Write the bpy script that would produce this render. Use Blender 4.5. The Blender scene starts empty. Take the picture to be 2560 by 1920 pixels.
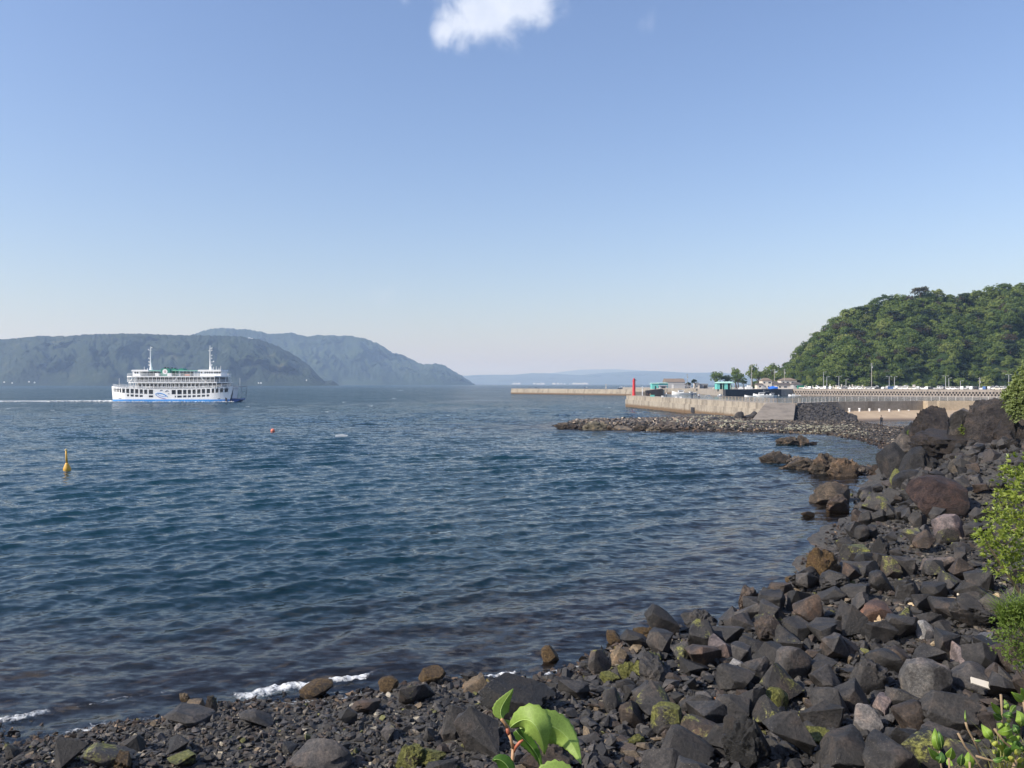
import bpy, bmesh, math, random
import numpy as np
from mathutils import Vector, Matrix, Euler

random.seed(7); RNG = np.random.default_rng(11)
SC = bpy.context.scene
COL = SC.collection
PI = math.pi

# ------------------------------------------------------------------ camera
F = 1991.0                      # focal length in pixels of the 2560 wide photograph
CAMZ = 8.0
cam_d = bpy.data.cameras.new('camera')
cam_d.sensor_width = 36.0; cam_d.lens = 28.0
cam_d.clip_start = 0.05; cam_d.clip_end = 90000
cam = bpy.data.objects.new('camera', cam_d); COL.objects.link(cam)
cam.location = (0, 0, CAMZ); cam.rotation_euler = (math.radians(90.0), 0, 0)
SC.camera = cam

# ------------------------------------------------------------------ world, sun, exposure
SUN_EL = math.radians(38)
SUN_AZ = math.radians(-113)      # clockwise from +Y: to the left and behind the camera
sdir = Vector((math.sin(SUN_AZ) * math.cos(SUN_EL), math.cos(SUN_AZ) * math.cos(SUN_EL), math.sin(SUN_EL)))
W = bpy.data.worlds.new('World'); SC.world = W; W.use_nodes = True
wn, wl = W.node_tree.nodes, W.node_tree.links
wn.clear()
sky = wn.new('ShaderNodeTexSky'); sky.sky_type = 'NISHITA'; sky.sun_disc = False
sky.sun_elevation = SUN_EL; sky.sun_rotation = SUN_AZ
sky.altitude = 0; sky.air_density = 1.35; sky.dust_density = 1.0; sky.ozone_density = 2.2
bg = wn.new('ShaderNodeBackground'); bg.inputs['Strength'].default_value = 0.135
wo = wn.new('ShaderNodeOutputWorld')
# cumulus puffs: white where 3-D noise in the sky direction exceeds a threshold, inside a few cloud cells
tc = wn.new('ShaderNodeTexCoord')
def wmath(op, a, b=None, c=None, clamp=False):
    n = wn.new('ShaderNodeMath'); n.operation = op; n.use_clamp = clamp
    for i, v in enumerate((a, b, c)):
        if v is None: continue
        if isinstance(v, (int, float)): n.inputs[i].default_value = v
        else: wl.new(v, n.inputs[i])
    return n.outputs[0]
def pix_dir(u, v):
    d = Vector(((u - 1280) / F, 1.0, (960 - v) / F)); return d.normalized()
nz = wn.new('ShaderNodeTexNoise'); nz.inputs['Scale'].default_value = 20; nz.inputs['Detail'].default_value = 10
nz.inputs['Roughness'].default_value = 0.60; nz.inputs['Distortion'].default_value = 0.6
wl.new(tc.outputs['Generated'], nz.inputs['Vector'])
cells = None
CL = [(1118, 80, .024, 1.0), (1150, 60, .036, 1.0), (1195, 33, .046, 1.15), (1250, 14, .050, 1.15), (1310, -2, .046, 1.1), (1250, -55, .085, 1.1), (955, 765, .024, .14), (1340, 816, .018, .10), (1650, 704, .018, .10), (1612, 56, .014, .10),
      (1012, 2, .010, .3)]
for (u, v, r, k) in CL:
    d = pix_dir(u, v)
    sub = wn.new('ShaderNodeVectorMath'); sub.operation = 'DISTANCE'
    wl.new(tc.outputs['Generated'], sub.inputs[0]); sub.inputs[1].default_value = d
    c = wmath('MULTIPLY', wmath('SUBTRACT', 1.0, wmath('DIVIDE', sub.outputs['Value'], r)), k)
    cells = c if cells is None else wmath('MAXIMUM', cells, c)
# further scattered cloud cells over the whole sky (outside the picture, same kind)
for k in range(10):
    az = math.radians(50 + k * 29 + (k * 37 % 13)); el = math.radians(30 + (k * 53 % 40))
    d = Vector((math.sin(az) * math.cos(el), math.cos(az) * math.cos(el), math.sin(el)))
    sub = wn.new('ShaderNodeVectorMath'); sub.operation = 'DISTANCE'
    wl.new(tc.outputs['Generated'], sub.inputs[0]); sub.inputs[1].default_value = d
    c = wmath('SUBTRACT', 1.0, wmath('DIVIDE', sub.outputs['Value'], .06 + .05 * (k % 3)))
    cells = wmath('MAXIMUM', cells, c)
cells = wmath('MAXIMUM', cells, -0.6)
dens = wmath('ADD', cells, wmath('MULTIPLY', wmath('SUBTRACT', nz.outputs['Fac'], 0.5), 1.6))
mask = wn.new('ShaderNodeMapRange'); mask.interpolation_type = 'SMOOTHSTEP'
mask.inputs['From Min'].default_value = 0.02; mask.inputs['From Max'].default_value = 0.8
mask.inputs['To Max'].default_value = 0.9
wl.new(dens, mask.inputs['Value'])
# weak cells stay thin veils
kk = wmath('MULTIPLY', mask.outputs[0], wmath('MULTIPLY_ADD', cells, 3.0, 0.35, clamp=True))
nz2 = wn.new('ShaderNodeTexNoise'); nz2.inputs['Scale'].default_value = 40; nz2.inputs['Detail'].default_value = 4
wl.new(tc.outputs['Generated'], nz2.inputs['Vector'])
cm = wn.new('ShaderNodeMix'); cm.data_type = 'RGBA'
cm.inputs['A'].default_value = (4.4, 5.0, 6.2, 1); cm.inputs['B'].default_value = (6.4, 6.7, 7.5, 1)
wl.new(nz2.outputs['Fac'], cm.inputs['Factor'])
mx = wn.new('ShaderNodeMix'); mx.data_type = 'RGBA'
tint = wn.new('ShaderNodeMix'); tint.data_type = 'RGBA'; tint.blend_type = 'MULTIPLY'; tint.inputs['Factor'].default_value = 1
tint.inputs['B'].default_value = (.86, .875, 1.07, 1); wl.new(sky.outputs[0], tint.inputs['A'])
wl.new(kk, mx.inputs['Factor']); wl.new(tint.outputs['Result'], mx.inputs['A']); wl.new(cm.outputs['Result'], mx.inputs['B'])
wl.new(mx.outputs['Result'], bg.inputs['Color']); wl.new(bg.outputs[0], wo.inputs['Surface'])

sd = bpy.data.lights.new('sun', 'SUN'); sd.energy = 5.0; sd.angle = math.radians(0.53); sd.color = (1.0, 0.93, 0.82)
sun = bpy.data.objects.new('sun', sd); COL.objects.link(sun)
sun.rotation_euler = sdir.to_track_quat('Z', 'Y').to_euler()
sun.location = (0, 0, 100)
SC.view_settings.view_transform = 'Standard'; SC.view_settings.look = 'None'
SC.view_settings.exposure = 0.22; SC.view_settings.gamma = 1.0; SC.view_settings.use_curve_mapping = False
SC.cycles.volume_bounces = 1
SC.cycles.max_bounces = 8; SC.cycles.diffuse_bounces = 3; SC.cycles.glossy_bounces = 3
SC.cycles.transparent_max_bounces = 16
SC.cycles.caustics_reflective = False; SC.cycles.caustics_refractive = False
SC.cycles.use_denoising = True

# ------------------------------------------------------------------ helpers
def P(u, v, Y):
    """point seen at pixel (u, v) of the photograph, Y metres in front of the camera"""
    return Vector(((u - 1280) / F * Y, Y, CAMZ + (960 - v) / F * Y))
def G(u, v, z=0.0):
    Y = (CAMZ - z) * F / (v - 960)
    return P(u, v, Y)

def _hash(ix, iy, iz, s):
    h = (ix.astype(np.int64) * 374761393 + iy.astype(np.int64) * 668265263 + iz.astype(np.int64) * 2147483647 + s * 974711) & 0xffffffff
    h = ((h ^ (h >> 13)) * 1274126177) & 0xffffffff
    h = ((h ^ (h >> 16)) * 2246822519) & 0xffffffff
    return ((h ^ (h >> 15)) & 0xffff) / 32767.5 - 1.0
def vnoise(x, y, z, s=0):
    x = np.asarray(x, float); y = np.asarray(y, float) + 0 * x; z = np.asarray(z, float) + 0 * x
    fx, fy, fz = np.floor(x), np.floor(y), np.floor(z)
    tx, ty, tz = x - fx, y - fy, z - fz
    tx = tx * tx * (3 - 2 * tx); ty = ty * ty * (3 - 2 * ty); tz = tz * tz * (3 - 2 * tz)
    r = 0
    for a in (0, 1):
        for b in (0, 1):
            for c in (0, 1):
                w = (tx if a else 1 - tx) * (ty if b else 1 - ty) * (tz if c else 1 - tz)
                r = r + w * _hash(fx + a, fy + b, fz + c, s)
    return r
def fbm(x, y, z, octs=4, s=0, rough=.5):
    r = 0; a = 1; f = 1
    for i in range(octs):
        r = r + a * vnoise(x * f + i * 17.3, y * f - i * 9.1, z * f + i * 4.7, s + i)
        a *= rough; f *= 2.03
    return r

def mesh_np(name, verts, faces, mats=None, smooth=False, mat_idx=None):
    """faces: (n,3) or (n,4) int array, or list of such arrays"""
    me = bpy.data.meshes.new(name)
    verts = np.asarray(verts, np.float32)
    fl = faces if isinstance(faces, list) else [faces]
    fl = [np.asarray(f, np.int32) for f in fl if len(f)]
    loops = np.concatenate([f.ravel() for f in fl])
    counts = np.concatenate([np.full(len(f), f.shape[1], np.int32) for f in fl])
    starts = np.concatenate([[0], np.cumsum(counts)[:-1]]).astype(np.int32)
    me.vertices.add(len(verts)); me.vertices.foreach_set('co', verts.ravel())
    me.loops.add(len(loops)); me.loops.foreach_set('vertex_index', loops)
    me.polygons.add(len(counts)); me.polygons.foreach_set('loop_start', starts)
    try: me.polygons.foreach_set('loop_total', counts)
    except Exception: pass
    if mat_idx is not None: me.polygons.foreach_set('material_index', np.asarray(mat_idx, np.int32))
    me.polygons.foreach_set('use_smooth', np.full(len(counts), smooth))
    me.update(calc_edges=True); me.validate()
    for m in (mats or []): me.materials.append(m)
    return me

def link(name, data, parent=None, loc=None, rot=None, scale=None, **props):
    o = bpy.data.objects.new(name, data); COL.objects.link(o)
    if parent is not None: o.parent = parent
    if loc is not None: o.location = loc
    if rot is not None: o.rotation_euler = rot
    if scale is not None: o.scale = scale if hasattr(scale, '__len__') else (scale,) * 3
    for k, v in props.items():
        if v is not None: o[k] = v
    return o
def thing(name, label, category, loc=(0, 0, 0), rot=(0, 0, 0), group=None, data=None, scale=None):
    return link(name, data, None, loc, rot, scale, label=label, category=category, group=group)
def copy_tree(o, parent=None):
    c = o.copy(); COL.objects.link(c)
    if parent is not None: c.parent = parent
    for ch in list(o.children): copy_tree(ch, c)
    return c

class MB:
    """collects boxes, bars, tubes into one mesh"""
    def __init__(s): s.v = []; s.f = []; s.m = []
    def add(s, vs, fs, mi=0):
        n = len(s.v); s.v += [tuple(v) for v in vs]
        s.f += [tuple(i + n for i in f) for f in fs]; s.m += [mi] * len(fs)
    def box(s, x0, x1, y0, y1, z0, z1, mi=0, M=None):
        vs = [Vector(p) for p in ((x0, y0, z0), (x1, y0, z0), (x1, y1, z0), (x0, y1, z0), (x0, y0, z1), (x1, y0, z1), (x1, y1, z1), (x0, y1, z1))]
        if M is not None: vs = [M @ v for v in vs]
        s.add(vs, [(0, 3, 2, 1), (4, 5, 6, 7), (0, 1, 5, 4), (1, 2, 6, 5), (2, 3, 7, 6), (3, 0, 4, 7)], mi)
    def prism(s, poly, y0, y1, mi=0, axis='y'):
        n = len(poly)
        if axis == 'y': vs = [(p[0], y0, p[1]) for p in poly] + [(p[0], y1, p[1]) for p in poly]
        elif axis == 'z': vs = [(p[0], p[1], y0) for p in poly] + [(p[0], p[1], y1) for p in poly]
        else: vs = [(y0, p[0], p[1]) for p in poly] + [(y1, p[0], p[1]) for p in poly]
        fs = [tuple(range(n))[::-1], tuple(range(n, 2 * n))] + [(i, (i + 1) % n, n + (i + 1) % n, n + i) for i in range(n)]
        s.add(vs, fs, mi)
    def tube(s, pts, rad, n=6, mi=0, cap=True):
        pts = [Vector(p) for p in pts]
        rad = rad if hasattr(rad, '__len__') else [rad] * len(pts)
        vs = []; prev = None
        for i, p in enumerate(pts):
            t = (pts[min(i + 1, len(pts) - 1)] - pts[max(i - 1, 0)]).normalized()
            a = Vector((0, 0, 1)) if abs(t.z) < .9 else Vector((1, 0, 0))
            if prev is not None: a = prev
            x = t.cross(a).normalized(); y = t.cross(x).normalized(); prev = x.cross(t).normalized() if False else a
            for k in range(n):
                an = 2 * PI * k / n
                vs.append(p + (x * math.cos(an) + y * math.sin(an)) * rad[i])
        fs = []
        for i in range(len(pts) - 1):
            for k in range(n):
                fs.append((i * n + k, i * n + (k + 1) % n, (i + 1) * n + (k + 1) % n, (i + 1) * n + k))
        if cap: fs += [tuple(range(n))[::-1], tuple(range((len(pts) - 1) * n, len(pts) * n))]
        s.add(vs, fs, mi)
    def lathe(s, prof, n=16, mi=0, c=(0, 0, 0)):
        vs = []
        for r, z in prof:
            for k in range(n):
                a = 2 * PI * k / n; vs.append((c[0] + r * math.cos(a), c[1] + r * math.sin(a), c[2] + z))
        fs = []
        for i in range(len(prof) - 1):
            for k in range(n):
                fs.append((i * n + k, i * n + (k + 1) % n, (i + 1) * n + (k + 1) % n, (i + 1) * n + k))
        fs += [tuple(range(n))[::-1], tuple(range((len(prof) - 1) * n, len(prof) * n))]
        s.add(vs, fs, mi)
    def mesh(s, name, mats, smooth=False, fix=True):
        me = bpy.data.meshes.new(name); me.from_pydata([tuple(v) for v in s.v], [], s.f)
        for m in mats: me.materials.append(m)
        me.polygons.foreach_set('material_index', s.m)
        me.polygons.foreach_set('use_smooth', [smooth] * len(s.f))
        me.update()
        if fix:
            b = bmesh.new(); b.from_mesh(me); bmesh.ops.recalc_face_normals(b, faces=b.faces); b.to_mesh(me); b.free()
        return me
    def build(s, name, mats, parent=None, smooth=False, **kw):
        mats = mats if isinstance(mats, (list, tuple)) else [mats]
        return link(name, s.mesh(name, mats, smooth), parent, **kw)

# ------------------------------------------------------------------ materials
def new_mat(name):
    m = bpy.data.materials.new(name); m.use_nodes = True
    nt = m.node_tree; nt.nodes.clear()
    return m, nt.nodes, nt.links
def ramp(n, l, fac, stops, interp='LINEAR'):
    r = n.new('ShaderNodeValToRGB'); r.color_ramp.interpolation = interp
    e = r.color_ramp.elements
    while len(e) > 1: e.remove(e[-1])
    e[0].position = stops[0][0]; e[0].color = (*stops[0][1], 1)
    for p, c in stops[1:]:
        q = e.new(p); q.color = (*c, 1)
    l.new(fac, r.inputs['Fac']); return r.outputs['Color']
def noise(n, l, vec, scale, detail=4, rough=.55, dist=0.0):
    t = n.new('ShaderNodeTexNoise'); t.inputs['Scale'].default_value = scale; t.inputs['Detail'].default_value = detail
    t.inputs['Roughness'].default_value = rough; t.inputs['Distortion'].default_value = dist
    if vec is not None: l.new(vec, t.inputs['Vector'])
    return t
def mmath(n, l, op, a, b=None, c=None, clamp=False):
    q = n.new('ShaderNodeMath'); q.operation = op; q.use_clamp = clamp
    for i, v in enumerate((a, b, c)):
        if v is None: continue
        if isinstance(v, (int, float)): q.inputs[i].default_value = v
        else: l.new(v, q.inputs[i])
    return q.outputs[0]
def mixc(n, l, fac, a, b, mode='MIX'):
    q = n.new('ShaderNodeMix'); q.data_type = 'RGBA'; q.blend_type = mode
    for s, v in (('Factor', fac), ('A', a), ('B', b)):
        if isinstance(v, (int, float)): q.inputs[s].default_value = v
        elif isinstance(v, tuple): q.inputs[s].default_value = (*v, 1)
        else: l.new(v, q.inputs[s])
    return q.outputs['Result']
def simple(name, col, rough=.6, metal=0.0, var=.12, scale=3.0, dirt=None, bump=0.0, coat=0.0, spec=.5):
    """painted / plain material with gentle noise variation and optional dirt colour"""
    m, n, l = new_mat(name)
    b = n.new('ShaderNodeBsdfPrincipled'); o = n.new('ShaderNodeOutputMaterial'); l.new(b.outputs[0], o.inputs[0])
    t = n.new('ShaderNodeTexCoord')
    nz = noise(n, l, t.outputs['Object'], scale, 5)
    c = ramp(n, l, nz.outputs['Fac'], [(.3, tuple(x * (1 - var) for x in col)), (.7, tuple(min(1, x * (1 + var)) for x in col))])
    if dirt:
        nd = noise(n, l, t.outputs['Object'], scale * 2.7, 6, .65)
        f = mmath(n, l, 'MULTIPLY', mmath(n, l, 'SUBTRACT', nd.outputs['Fac'], .52), 4, clamp=True)
        c = mixc(n, l, mmath(n, l, 'MULTIPLY', f, .6), c, dirt)
    l.new(c, b.inputs['Base Color']); b.inputs['Roughness'].default_value = rough; b.inputs['Metallic'].default_value = metal
    b.inputs['Specular IOR Level'].default_value = spec
    b.inputs['Coat Weight'].default_value = coat
    if bump:
        bp = n.new('ShaderNodeBump'); bp.inputs['Strength'].default_value = bump; bp.inputs['Distance'].default_value = .02
        l.new(noise(n, l, t.outputs['Object'], scale * 6, 4).outputs['Fac'], bp.inputs['Height']); l.new(bp.outputs[0], b.inputs['Normal'])
    return m

white_paint = simple('white_paint', (.80, .80, .79), .4, var=.04, scale=.6)
dark_glass = simple('dark_glass', (.03, .04, .05), .12, var=.3, scale=2)
black_rubber = simple('black_rubber', (.03, .03, .03), .8)
# ------------------------------------------------------------------ land shape
SHORE = [(-900, 1800), (-300, 1812), (0, 1812), (116, 1842), (300, 1822), (420, 1800), (520, 1775), (640, 1755), (760, 1750), (880, 1738), (960, 1728), (1030, 1720), (1170, 1710), (1280, 1698),
         (1400, 1682), (1470, 1655), (1560, 1620), (1640, 1605), (1690, 1578), (1800, 1556), (1870, 1522), (1910, 1488), (2000, 1455), (2030, 1400),
         (2080, 1345), (2110, 1300), (2140, 1270), (2120, 1245), (2150, 1225), (2190, 1190), (2225, 1160), (2218, 1118), (2170, 1102), (2080, 1087),
         (1900, 1080), (1700, 1077), (1500, 1072), (1405, 1069)]
poly = [G(u, v).xy for u, v in SHORE]
poly += [Vector(p) for p in ((8.5, 152), (14, 158), (24, 160), (34, 168), (42, 196), (48, 215), (56, 190), (60, 174), (72, 170), (70, 150), (66, 141), (84, 139), (120, 137), (150, 130), (400, 130), (400, -60), (-80, -60), (-80, 16))]
LAND = np.array([(p[0], p[1]) for p in poly])
# sand beach behind the tidal pool
BEACH = np.array([(66, 171), (78, 174), (90, 177), (112, 178), (150, 176), (400, 176), (400, 215), (66, 215)])
def poly_sd(x, y, pg):
    """signed distance to polygon, positive inside"""
    x = np.asarray(x, float); y = np.asarray(y, float)
    d = np.full(x.shape, 1e9); ins = np.zeros(x.shape, bool)
    n = len(pg)
    for i in range(n):
        ax, ay = pg[i]; bx, by = pg[(i + 1) % n]
        ex, ey = bx - ax, by - ay
        t = np.clip(((x - ax) * ex + (y - ay) * ey) / (ex * ex + ey * ey + 1e-12), 0, 1)
        d = np.minimum(d, np.hypot(x - ax - t * ex, y - ay - t * ey))
        c = ((ay > y) != (by > y)) & (x < (bx - ax) * (y - ay) / (by - ay + 1e-12) + ax)
        ins ^= c
    return np.where(ins, d, -d)
def sstep(a, b, x):
    t = np.clip((x - a) / (b - a), 0.0, 1.0); return t * t * (3 - 2 * t)
def height(x, y):
    x = np.asarray(x, float); y = np.asarray(y, float)
    d = poly_sd(x, y, LAND)
    d = d + .5 * fbm(x * .45, y * .45, 0, 3, 5) * np.clip(y / 20, .4, 2)
    far = sstep(70, 110, y)
    near_z = np.where(d > 0, .9 * (1 - np.exp(-d * .28)) + .02 * np.minimum(d, 12), 0)
    far_z = np.where(d > 0, .7 * (1 - np.exp(-d * .25)), 0)
    z = near_z * (1 - far) + far_z * far
    z = np.where(d > 0, z, np.maximum(-.11 * -d, -7.0))
    z = z + .10 * fbm(x * .8, y * .8, 3.1, 3, 9) * sstep(-1, 1, d)
    # rise of the lava outcrops on the right
    q = sstep(39, 50, y) * (1 - sstep(92, 108, y))
    edge = .515 * y - 1 + 1.5 * vnoise(x * .2, y * .2, 0, 3)
    z = z + q * 2.6 * sstep(0, 7, x - edge)
    # high bank with the promenade where the photograph was taken
    bank = sstep(0, 4.0, x - (.66 * y + .5))
    bank = np.maximum(bank, 1 - sstep(1.5, 9.0, y))
    bank = bank * (1 - sstep(95, 120, y))
    z = np.where(bank > 0, z * (1 - bank) + 6.3 * bank, z)
    # sand beach
    db = poly_sd(x, y, BEACH)
    zb = np.clip(db * .22, -1.5, 1.75)
    z = np.where(db > -5, np.maximum(z, zb), z)
    return z
def ground(u, v, it=60):
    """where the ray through pixel (u, v) meets the ground (or the sea level)"""
    Y = 9.0
    dx = (u - 1280) / F; dz = (960 - v) / F
    ys = np.geomspace(9, 190, 900)
    zz = CAMZ + dz * ys
    hh = np.maximum(height(dx * ys, ys), 0)
    k = np.argmax(zz <= hh)
    if zz[k] > hh[k]: k = len(ys) - 1
    Y = ys[k]
    return Vector((dx * Y, Y, float(hh[k])))

# ground sheet (near land, sea bed, out to beyond the harbour)
def axis_pts(lo, hi, c, step, growth):
    a = [c]; s = step
    while a[-1] < hi: a.append(a[-1] + s); s *= growth
    b = [c]; s = step
    while b[-1] > lo: b.append(b[-1] - s); s *= growth
    return np.array(sorted(set(b[1:] + a)))
xs = axis_pts(-400, 700, 8, .17, 1.019); ys = axis_pts(-120, 1200, 17, .17, 1.019)
X, Yg = np.meshgrid(xs, ys)
Z = height(X.ravel(), Yg.ravel())
# the quays and hill foot far behind the harbour carry the land on
far_land = sstep(0, 4, poly_sd(X.ravel(), Yg.ravel(), np.array([(150, 640), (150, 700), (900, 900), (900, 330), (340, 430), (205, 575)])))
Z = np.where(far_land > 0, np.maximum(Z, -7 + 11.3 * far_land), Z)
nx, ny = len(xs), len(ys)
idx = np.arange(nx * ny).reshape(ny, nx)
quads = np.stack([idx[:-1, :-1], idx[:-1, 1:], idx[1:, 1:], idx[1:, :-1]], -1).reshape(-1, 4)
m, n, l = new_mat('shore_ground')
b = n.new('ShaderNodeBsdfPrincipled'); o = n.new('ShaderNodeOutputMaterial'); l.new(b.outputs[0], o.inputs[0])
geo = n.new('ShaderNodeNewGeometry'); sep = n.new('ShaderNodeSeparateXYZ'); l.new(geo.outputs['Position'], sep.inputs[0])
vor = n.new('ShaderNodeTexVoronoi'); vor.inputs['Scale'].default_value = 9; l.new(geo.outputs['Position'], vor.inputs['Vector'])
n1 = noise(n, l, geo.outputs['Position'], 14, 8, .7)
gravel = ramp(n, l, n1.outputs['Fac'], [(.3, (.012, .011, .011)), (.5, (.040, .036, .032)), (.6, (.075, .066, .055)), (.72, (.17, .15, .12))])
gravel = mixc(n, l, .5, gravel, ramp(n, l, vor.outputs['Color'], [(.2, (.02, .02, .02)), (.8, (.12, .11, .09))]))
n2 = noise(n, l, geo.outputs['Position'], .8, 6, .6)
weed = ramp(n, l, n2.outputs['Fac'], [(.34, (.05, .03, .02)), (.5, (.10, .062, .038)), (.64, (.20, .13, .07))])
wet = n.new('ShaderNodeMapRange'); wet.inputs['From Min'].default_value = -.10; wet.inputs['From Max'].default_value = .06; l.new(sep.outputs['Z'], wet.inputs['Value'])
c = mixc(n, l, wet.outputs[0], weed, gravel)
# sand on the beach behind the tidal pool
fa = n.new('ShaderNodeAttribute'); fa.attribute_name = 'sand'
n3 = noise(n, l, geo.outputs['Position'], .35, 6, .6)
sandc = ramp(n, l, n3.outputs['Fac'], [(.3, (.36, .27, .18)), (.7, (.47, .36, .24))])
dry = n.new('ShaderNodeMapRange'); dry.inputs['From Min'].default_value = .15; dry.inputs['From Max'].default_value = .55; l.new(sep.outputs['Z'], dry.inputs['Value'])
sandc = mixc(n, l, dry.outputs[0], (.17, .125, .09), sandc)
c = mixc(n, l, fa.outputs['Fac'], c, sandc)
l.new(c, b.inputs['Base Color']); b.inputs['Roughness'].default_value = .8
bp = n.new('ShaderNodeBump'); bp.inputs['Distance'].default_value = .05; bp.inputs['Strength'].default_value = .8
l.new(n1.outputs['Fac'], bp.inputs['Height']); l.new(bp.outputs[0], b.inputs['Normal'])
ground_mat = m
keep = ~((Z[quads] < -6.99).all(1) & (Yg.ravel()[quads] > 60).all(1) & (Yg.ravel()[quads] < 1000).all(1)) | True
me = mesh_np('ground', np.stack([X.ravel(), Yg.ravel(), Z], 1), quads[keep], [ground_mat], True)
at = me.attributes.new('sand', 'FLOAT', 'POINT')
db = poly_sd(X.ravel(), Yg.ravel(), BEACH)
sandp = [ground(u, v) for u, v in ((2320, 1512), (2365, 1515), (2350, 1520), (2440, 1512), (2475, 1505), (2460, 1520), (2500, 1510), (2210, 1570), (2225, 1590), (2170, 1588))]
sn = sstep(-4, 0, db)
for p in sandp: sn = np.maximum(sn, 1 - sstep(.25, .8, np.hypot(X.ravel() - p.x, Yg.ravel() - p.y)))
at.data.foreach_set('value', sn.astype(np.float32))
link('ground', me, kind='structure')

# sea bed far out, so that the water has a floor everywhere
bed = MB(); bed.add([(-40000, -2000, -7.6), (40000, -2000, -7.6), (40000, 40000, -7.6), (-40000, 40000, -7.6)], [(0, 1, 2, 3)])
bed.build('sea_bed', simple('sea_bed_silt', (.03, .05, .05), .9), kind='structure')

# ------------------------------------------------------------------ sea
r = [7.0]
while r[-1] < 700: r.append(r[-1] * 1.0047)
while r[-1] < 60000: r.append(r[-1] * 1.05)
r = np.array(r)
a = np.radians(np.linspace(-48, 52, 620))
Rr, Aa = np.meshgrid(r, a, indexing='ij')
wx = (Rr * np.sin(Aa)).ravel(); wy = (Rr * np.cos(Aa)).ravel(); rr = Rr.ravel()
inner = rr < 900
hz = np.zeros_like(wx); ox = np.zeros_like(wx); oy = np.zeros_like(wx)
wr = np.random.default_rng(5)
hgt = height(wx[inner], wy[inner])
dep = np.full_like(wx, 7.0); dep[inner] = np.clip(-hgt, 0, 7.0)
# calm water of the tidal pool and the harbour
calm = np.ones_like(wx)
calm *= 1 - .55 * sstep(0, 6, wx - 66) * sstep(110, 122, wy) * (1 - sstep(200, 220, wy))
harb = sstep(0, 12, poly_sd(wx[inner], wy[inner], np.array([(44, 285), (53, 205), (60, 190), (500, 190), (500, 700), (120, 680), (100, 535), (60, 420)])))
calm[inner] *= 1 - .8 * harb
shoal = sstep(0, 1.4, dep) * .75 + .25
# waves roll obliquely to the shore
main = math.atan2(-.90, .40)
step = rr * .0047
for k in range(104):
    L = .34 * (4.6 / .34) ** (wr.random() ** 1.05)
    th = main + wr.normal(0, .26 if L > 1.6 else .55)
    kx, ky = math.cos(th) * 2 * PI / L, math.sin(th) * 2 * PI / L
    amp = .0060 * L ** .78 * (0.5 + wr.random())
    ph = wr.random() * 2 * PI
    fade = 1 - sstep(.28, .5, step[inner] / L)
    A = amp * fade * calm[inner] * shoal[inner]
    p = kx * wx[inner] + ky * wy[inner] + ph
    hz[inner] += A * np.cos(p)
    ox[inner] -= A * .8 * math.cos(th) * np.sin(p); oy[inner] -= A * .8 * math.sin(th) * np.sin(p)
# gusts: patches of stronger and weaker chop
g = 1 + .40 * vnoise(wx * .035 + wy * .02, wy * .05, 0, 21) + .35 * vnoise(wx * .006, wy * .004, 0, 22)
hz *= g
edge = 1 - sstep(500, 690, rr)
hz *= edge; ox *= edge * g; oy *= edge * g
# two low swells coming in at the shore
dsh = poly_sd(wx[inner], wy[inner], LAND) + .45 * fbm(wx[inner] * .18, wy[inner] * .18, 0, 2, 31)
nearm = (1 - sstep(45, 70, wy[inner])) * (.55 + .6 * vnoise(wx[inner] * .12, wy[inner] * .12, 0, 33))
hz[inner] += .13 * np.exp(-((dsh + 1.5) / .38) ** 2) * nearm + .15 * np.exp(-((dsh + 4.6) / .75) ** 2) * nearm + .12 * np.exp(-((dsh + 9.5) / 1.2) ** 2) * nearm
V = np.stack([wx + ox, wy + oy, hz], 1)
nr, na = Rr.shape
idx = np.arange(nr * na).reshape(nr, na)
quads = np.stack([idx[:-1, :-1], idx[:-1, 1:], idx[1:, 1:], idx[1:, :-1]], -1).reshape(-1, 4)
hall = np.full_like(wx, -7.0); hall[inner] = hgt
dry_q = (hall[quads] > .45).all(1)
m, n, l = new_mat('sea_water')
o = n.new('ShaderNodeOutputMaterial')
geo = n.new('ShaderNodeNewGeometry')
mp = n.new('ShaderNodeMapping'); mp.vector_type = 'POINT'; mp.inputs['Rotation'].default_value = (0, 0, math.radians(-24)); mp.inputs['Scale'].default_value = (.45, 1.0, 1.0)
l.new(geo.outputs['Position'], mp.inputs['Vector'])
na_ = noise(n, l, mp.outputs[0], 1.7, 5, .66)
nb_ = noise(n, l, mp.outputs[0], 5.5, 4, .6)
nc_ = noise(n, l, geo.outputs['Position'], .022, 4, .6)    # gust patches
def vec(op, a, b):
    q = n.new('ShaderNodeVectorMath'); q.operation = op
    for i, v in enumerate((a, b)):
        if v is None: continue
        if isinstance(v, tuple): q.inputs[i].default_value = v
        else: l.new(v, q.inputs[i])
    return q.outputs[0]
ca = n.new('ShaderNodeAttribute'); ca.attribute_name = 'calm'
s1 = vec('MULTIPLY', vec('SUBTRACT', na_.outputs['Color'], (.5, .5, .5)), (.8, 1.5, 0))
s2 = vec('MULTIPLY', vec('SUBTRACT', nb_.outputs['Color'], (.5, .5, .5)), (.8, 1.2, 0))
far_at = n.new('ShaderNodeAttribute'); far_at.attribute_name = 'far'
fm = n.new('ShaderNodeCombineXYZ')
q1 = mmath(n, l, 'MULTIPLY', mmath(n, l, 'MULTIPLY_ADD', far_at.outputs['Fac'], 1.0, .5), ca.outputs['Fac'])
q1 = mmath(n, l, 'MULTIPLY', q1, mmath(n, l, 'MULTIPLY_ADD', nc_.outputs['Fac'], 1.6, .2))
for i in range(3): l.new(q1, fm.inputs[i])
sl = vec('MULTIPLY', vec('ADD', s1, s2), fm.outputs[0])
nrm = vec('NORMALIZE', vec('ADD', geo.outputs['Normal'], sl), None)
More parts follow.
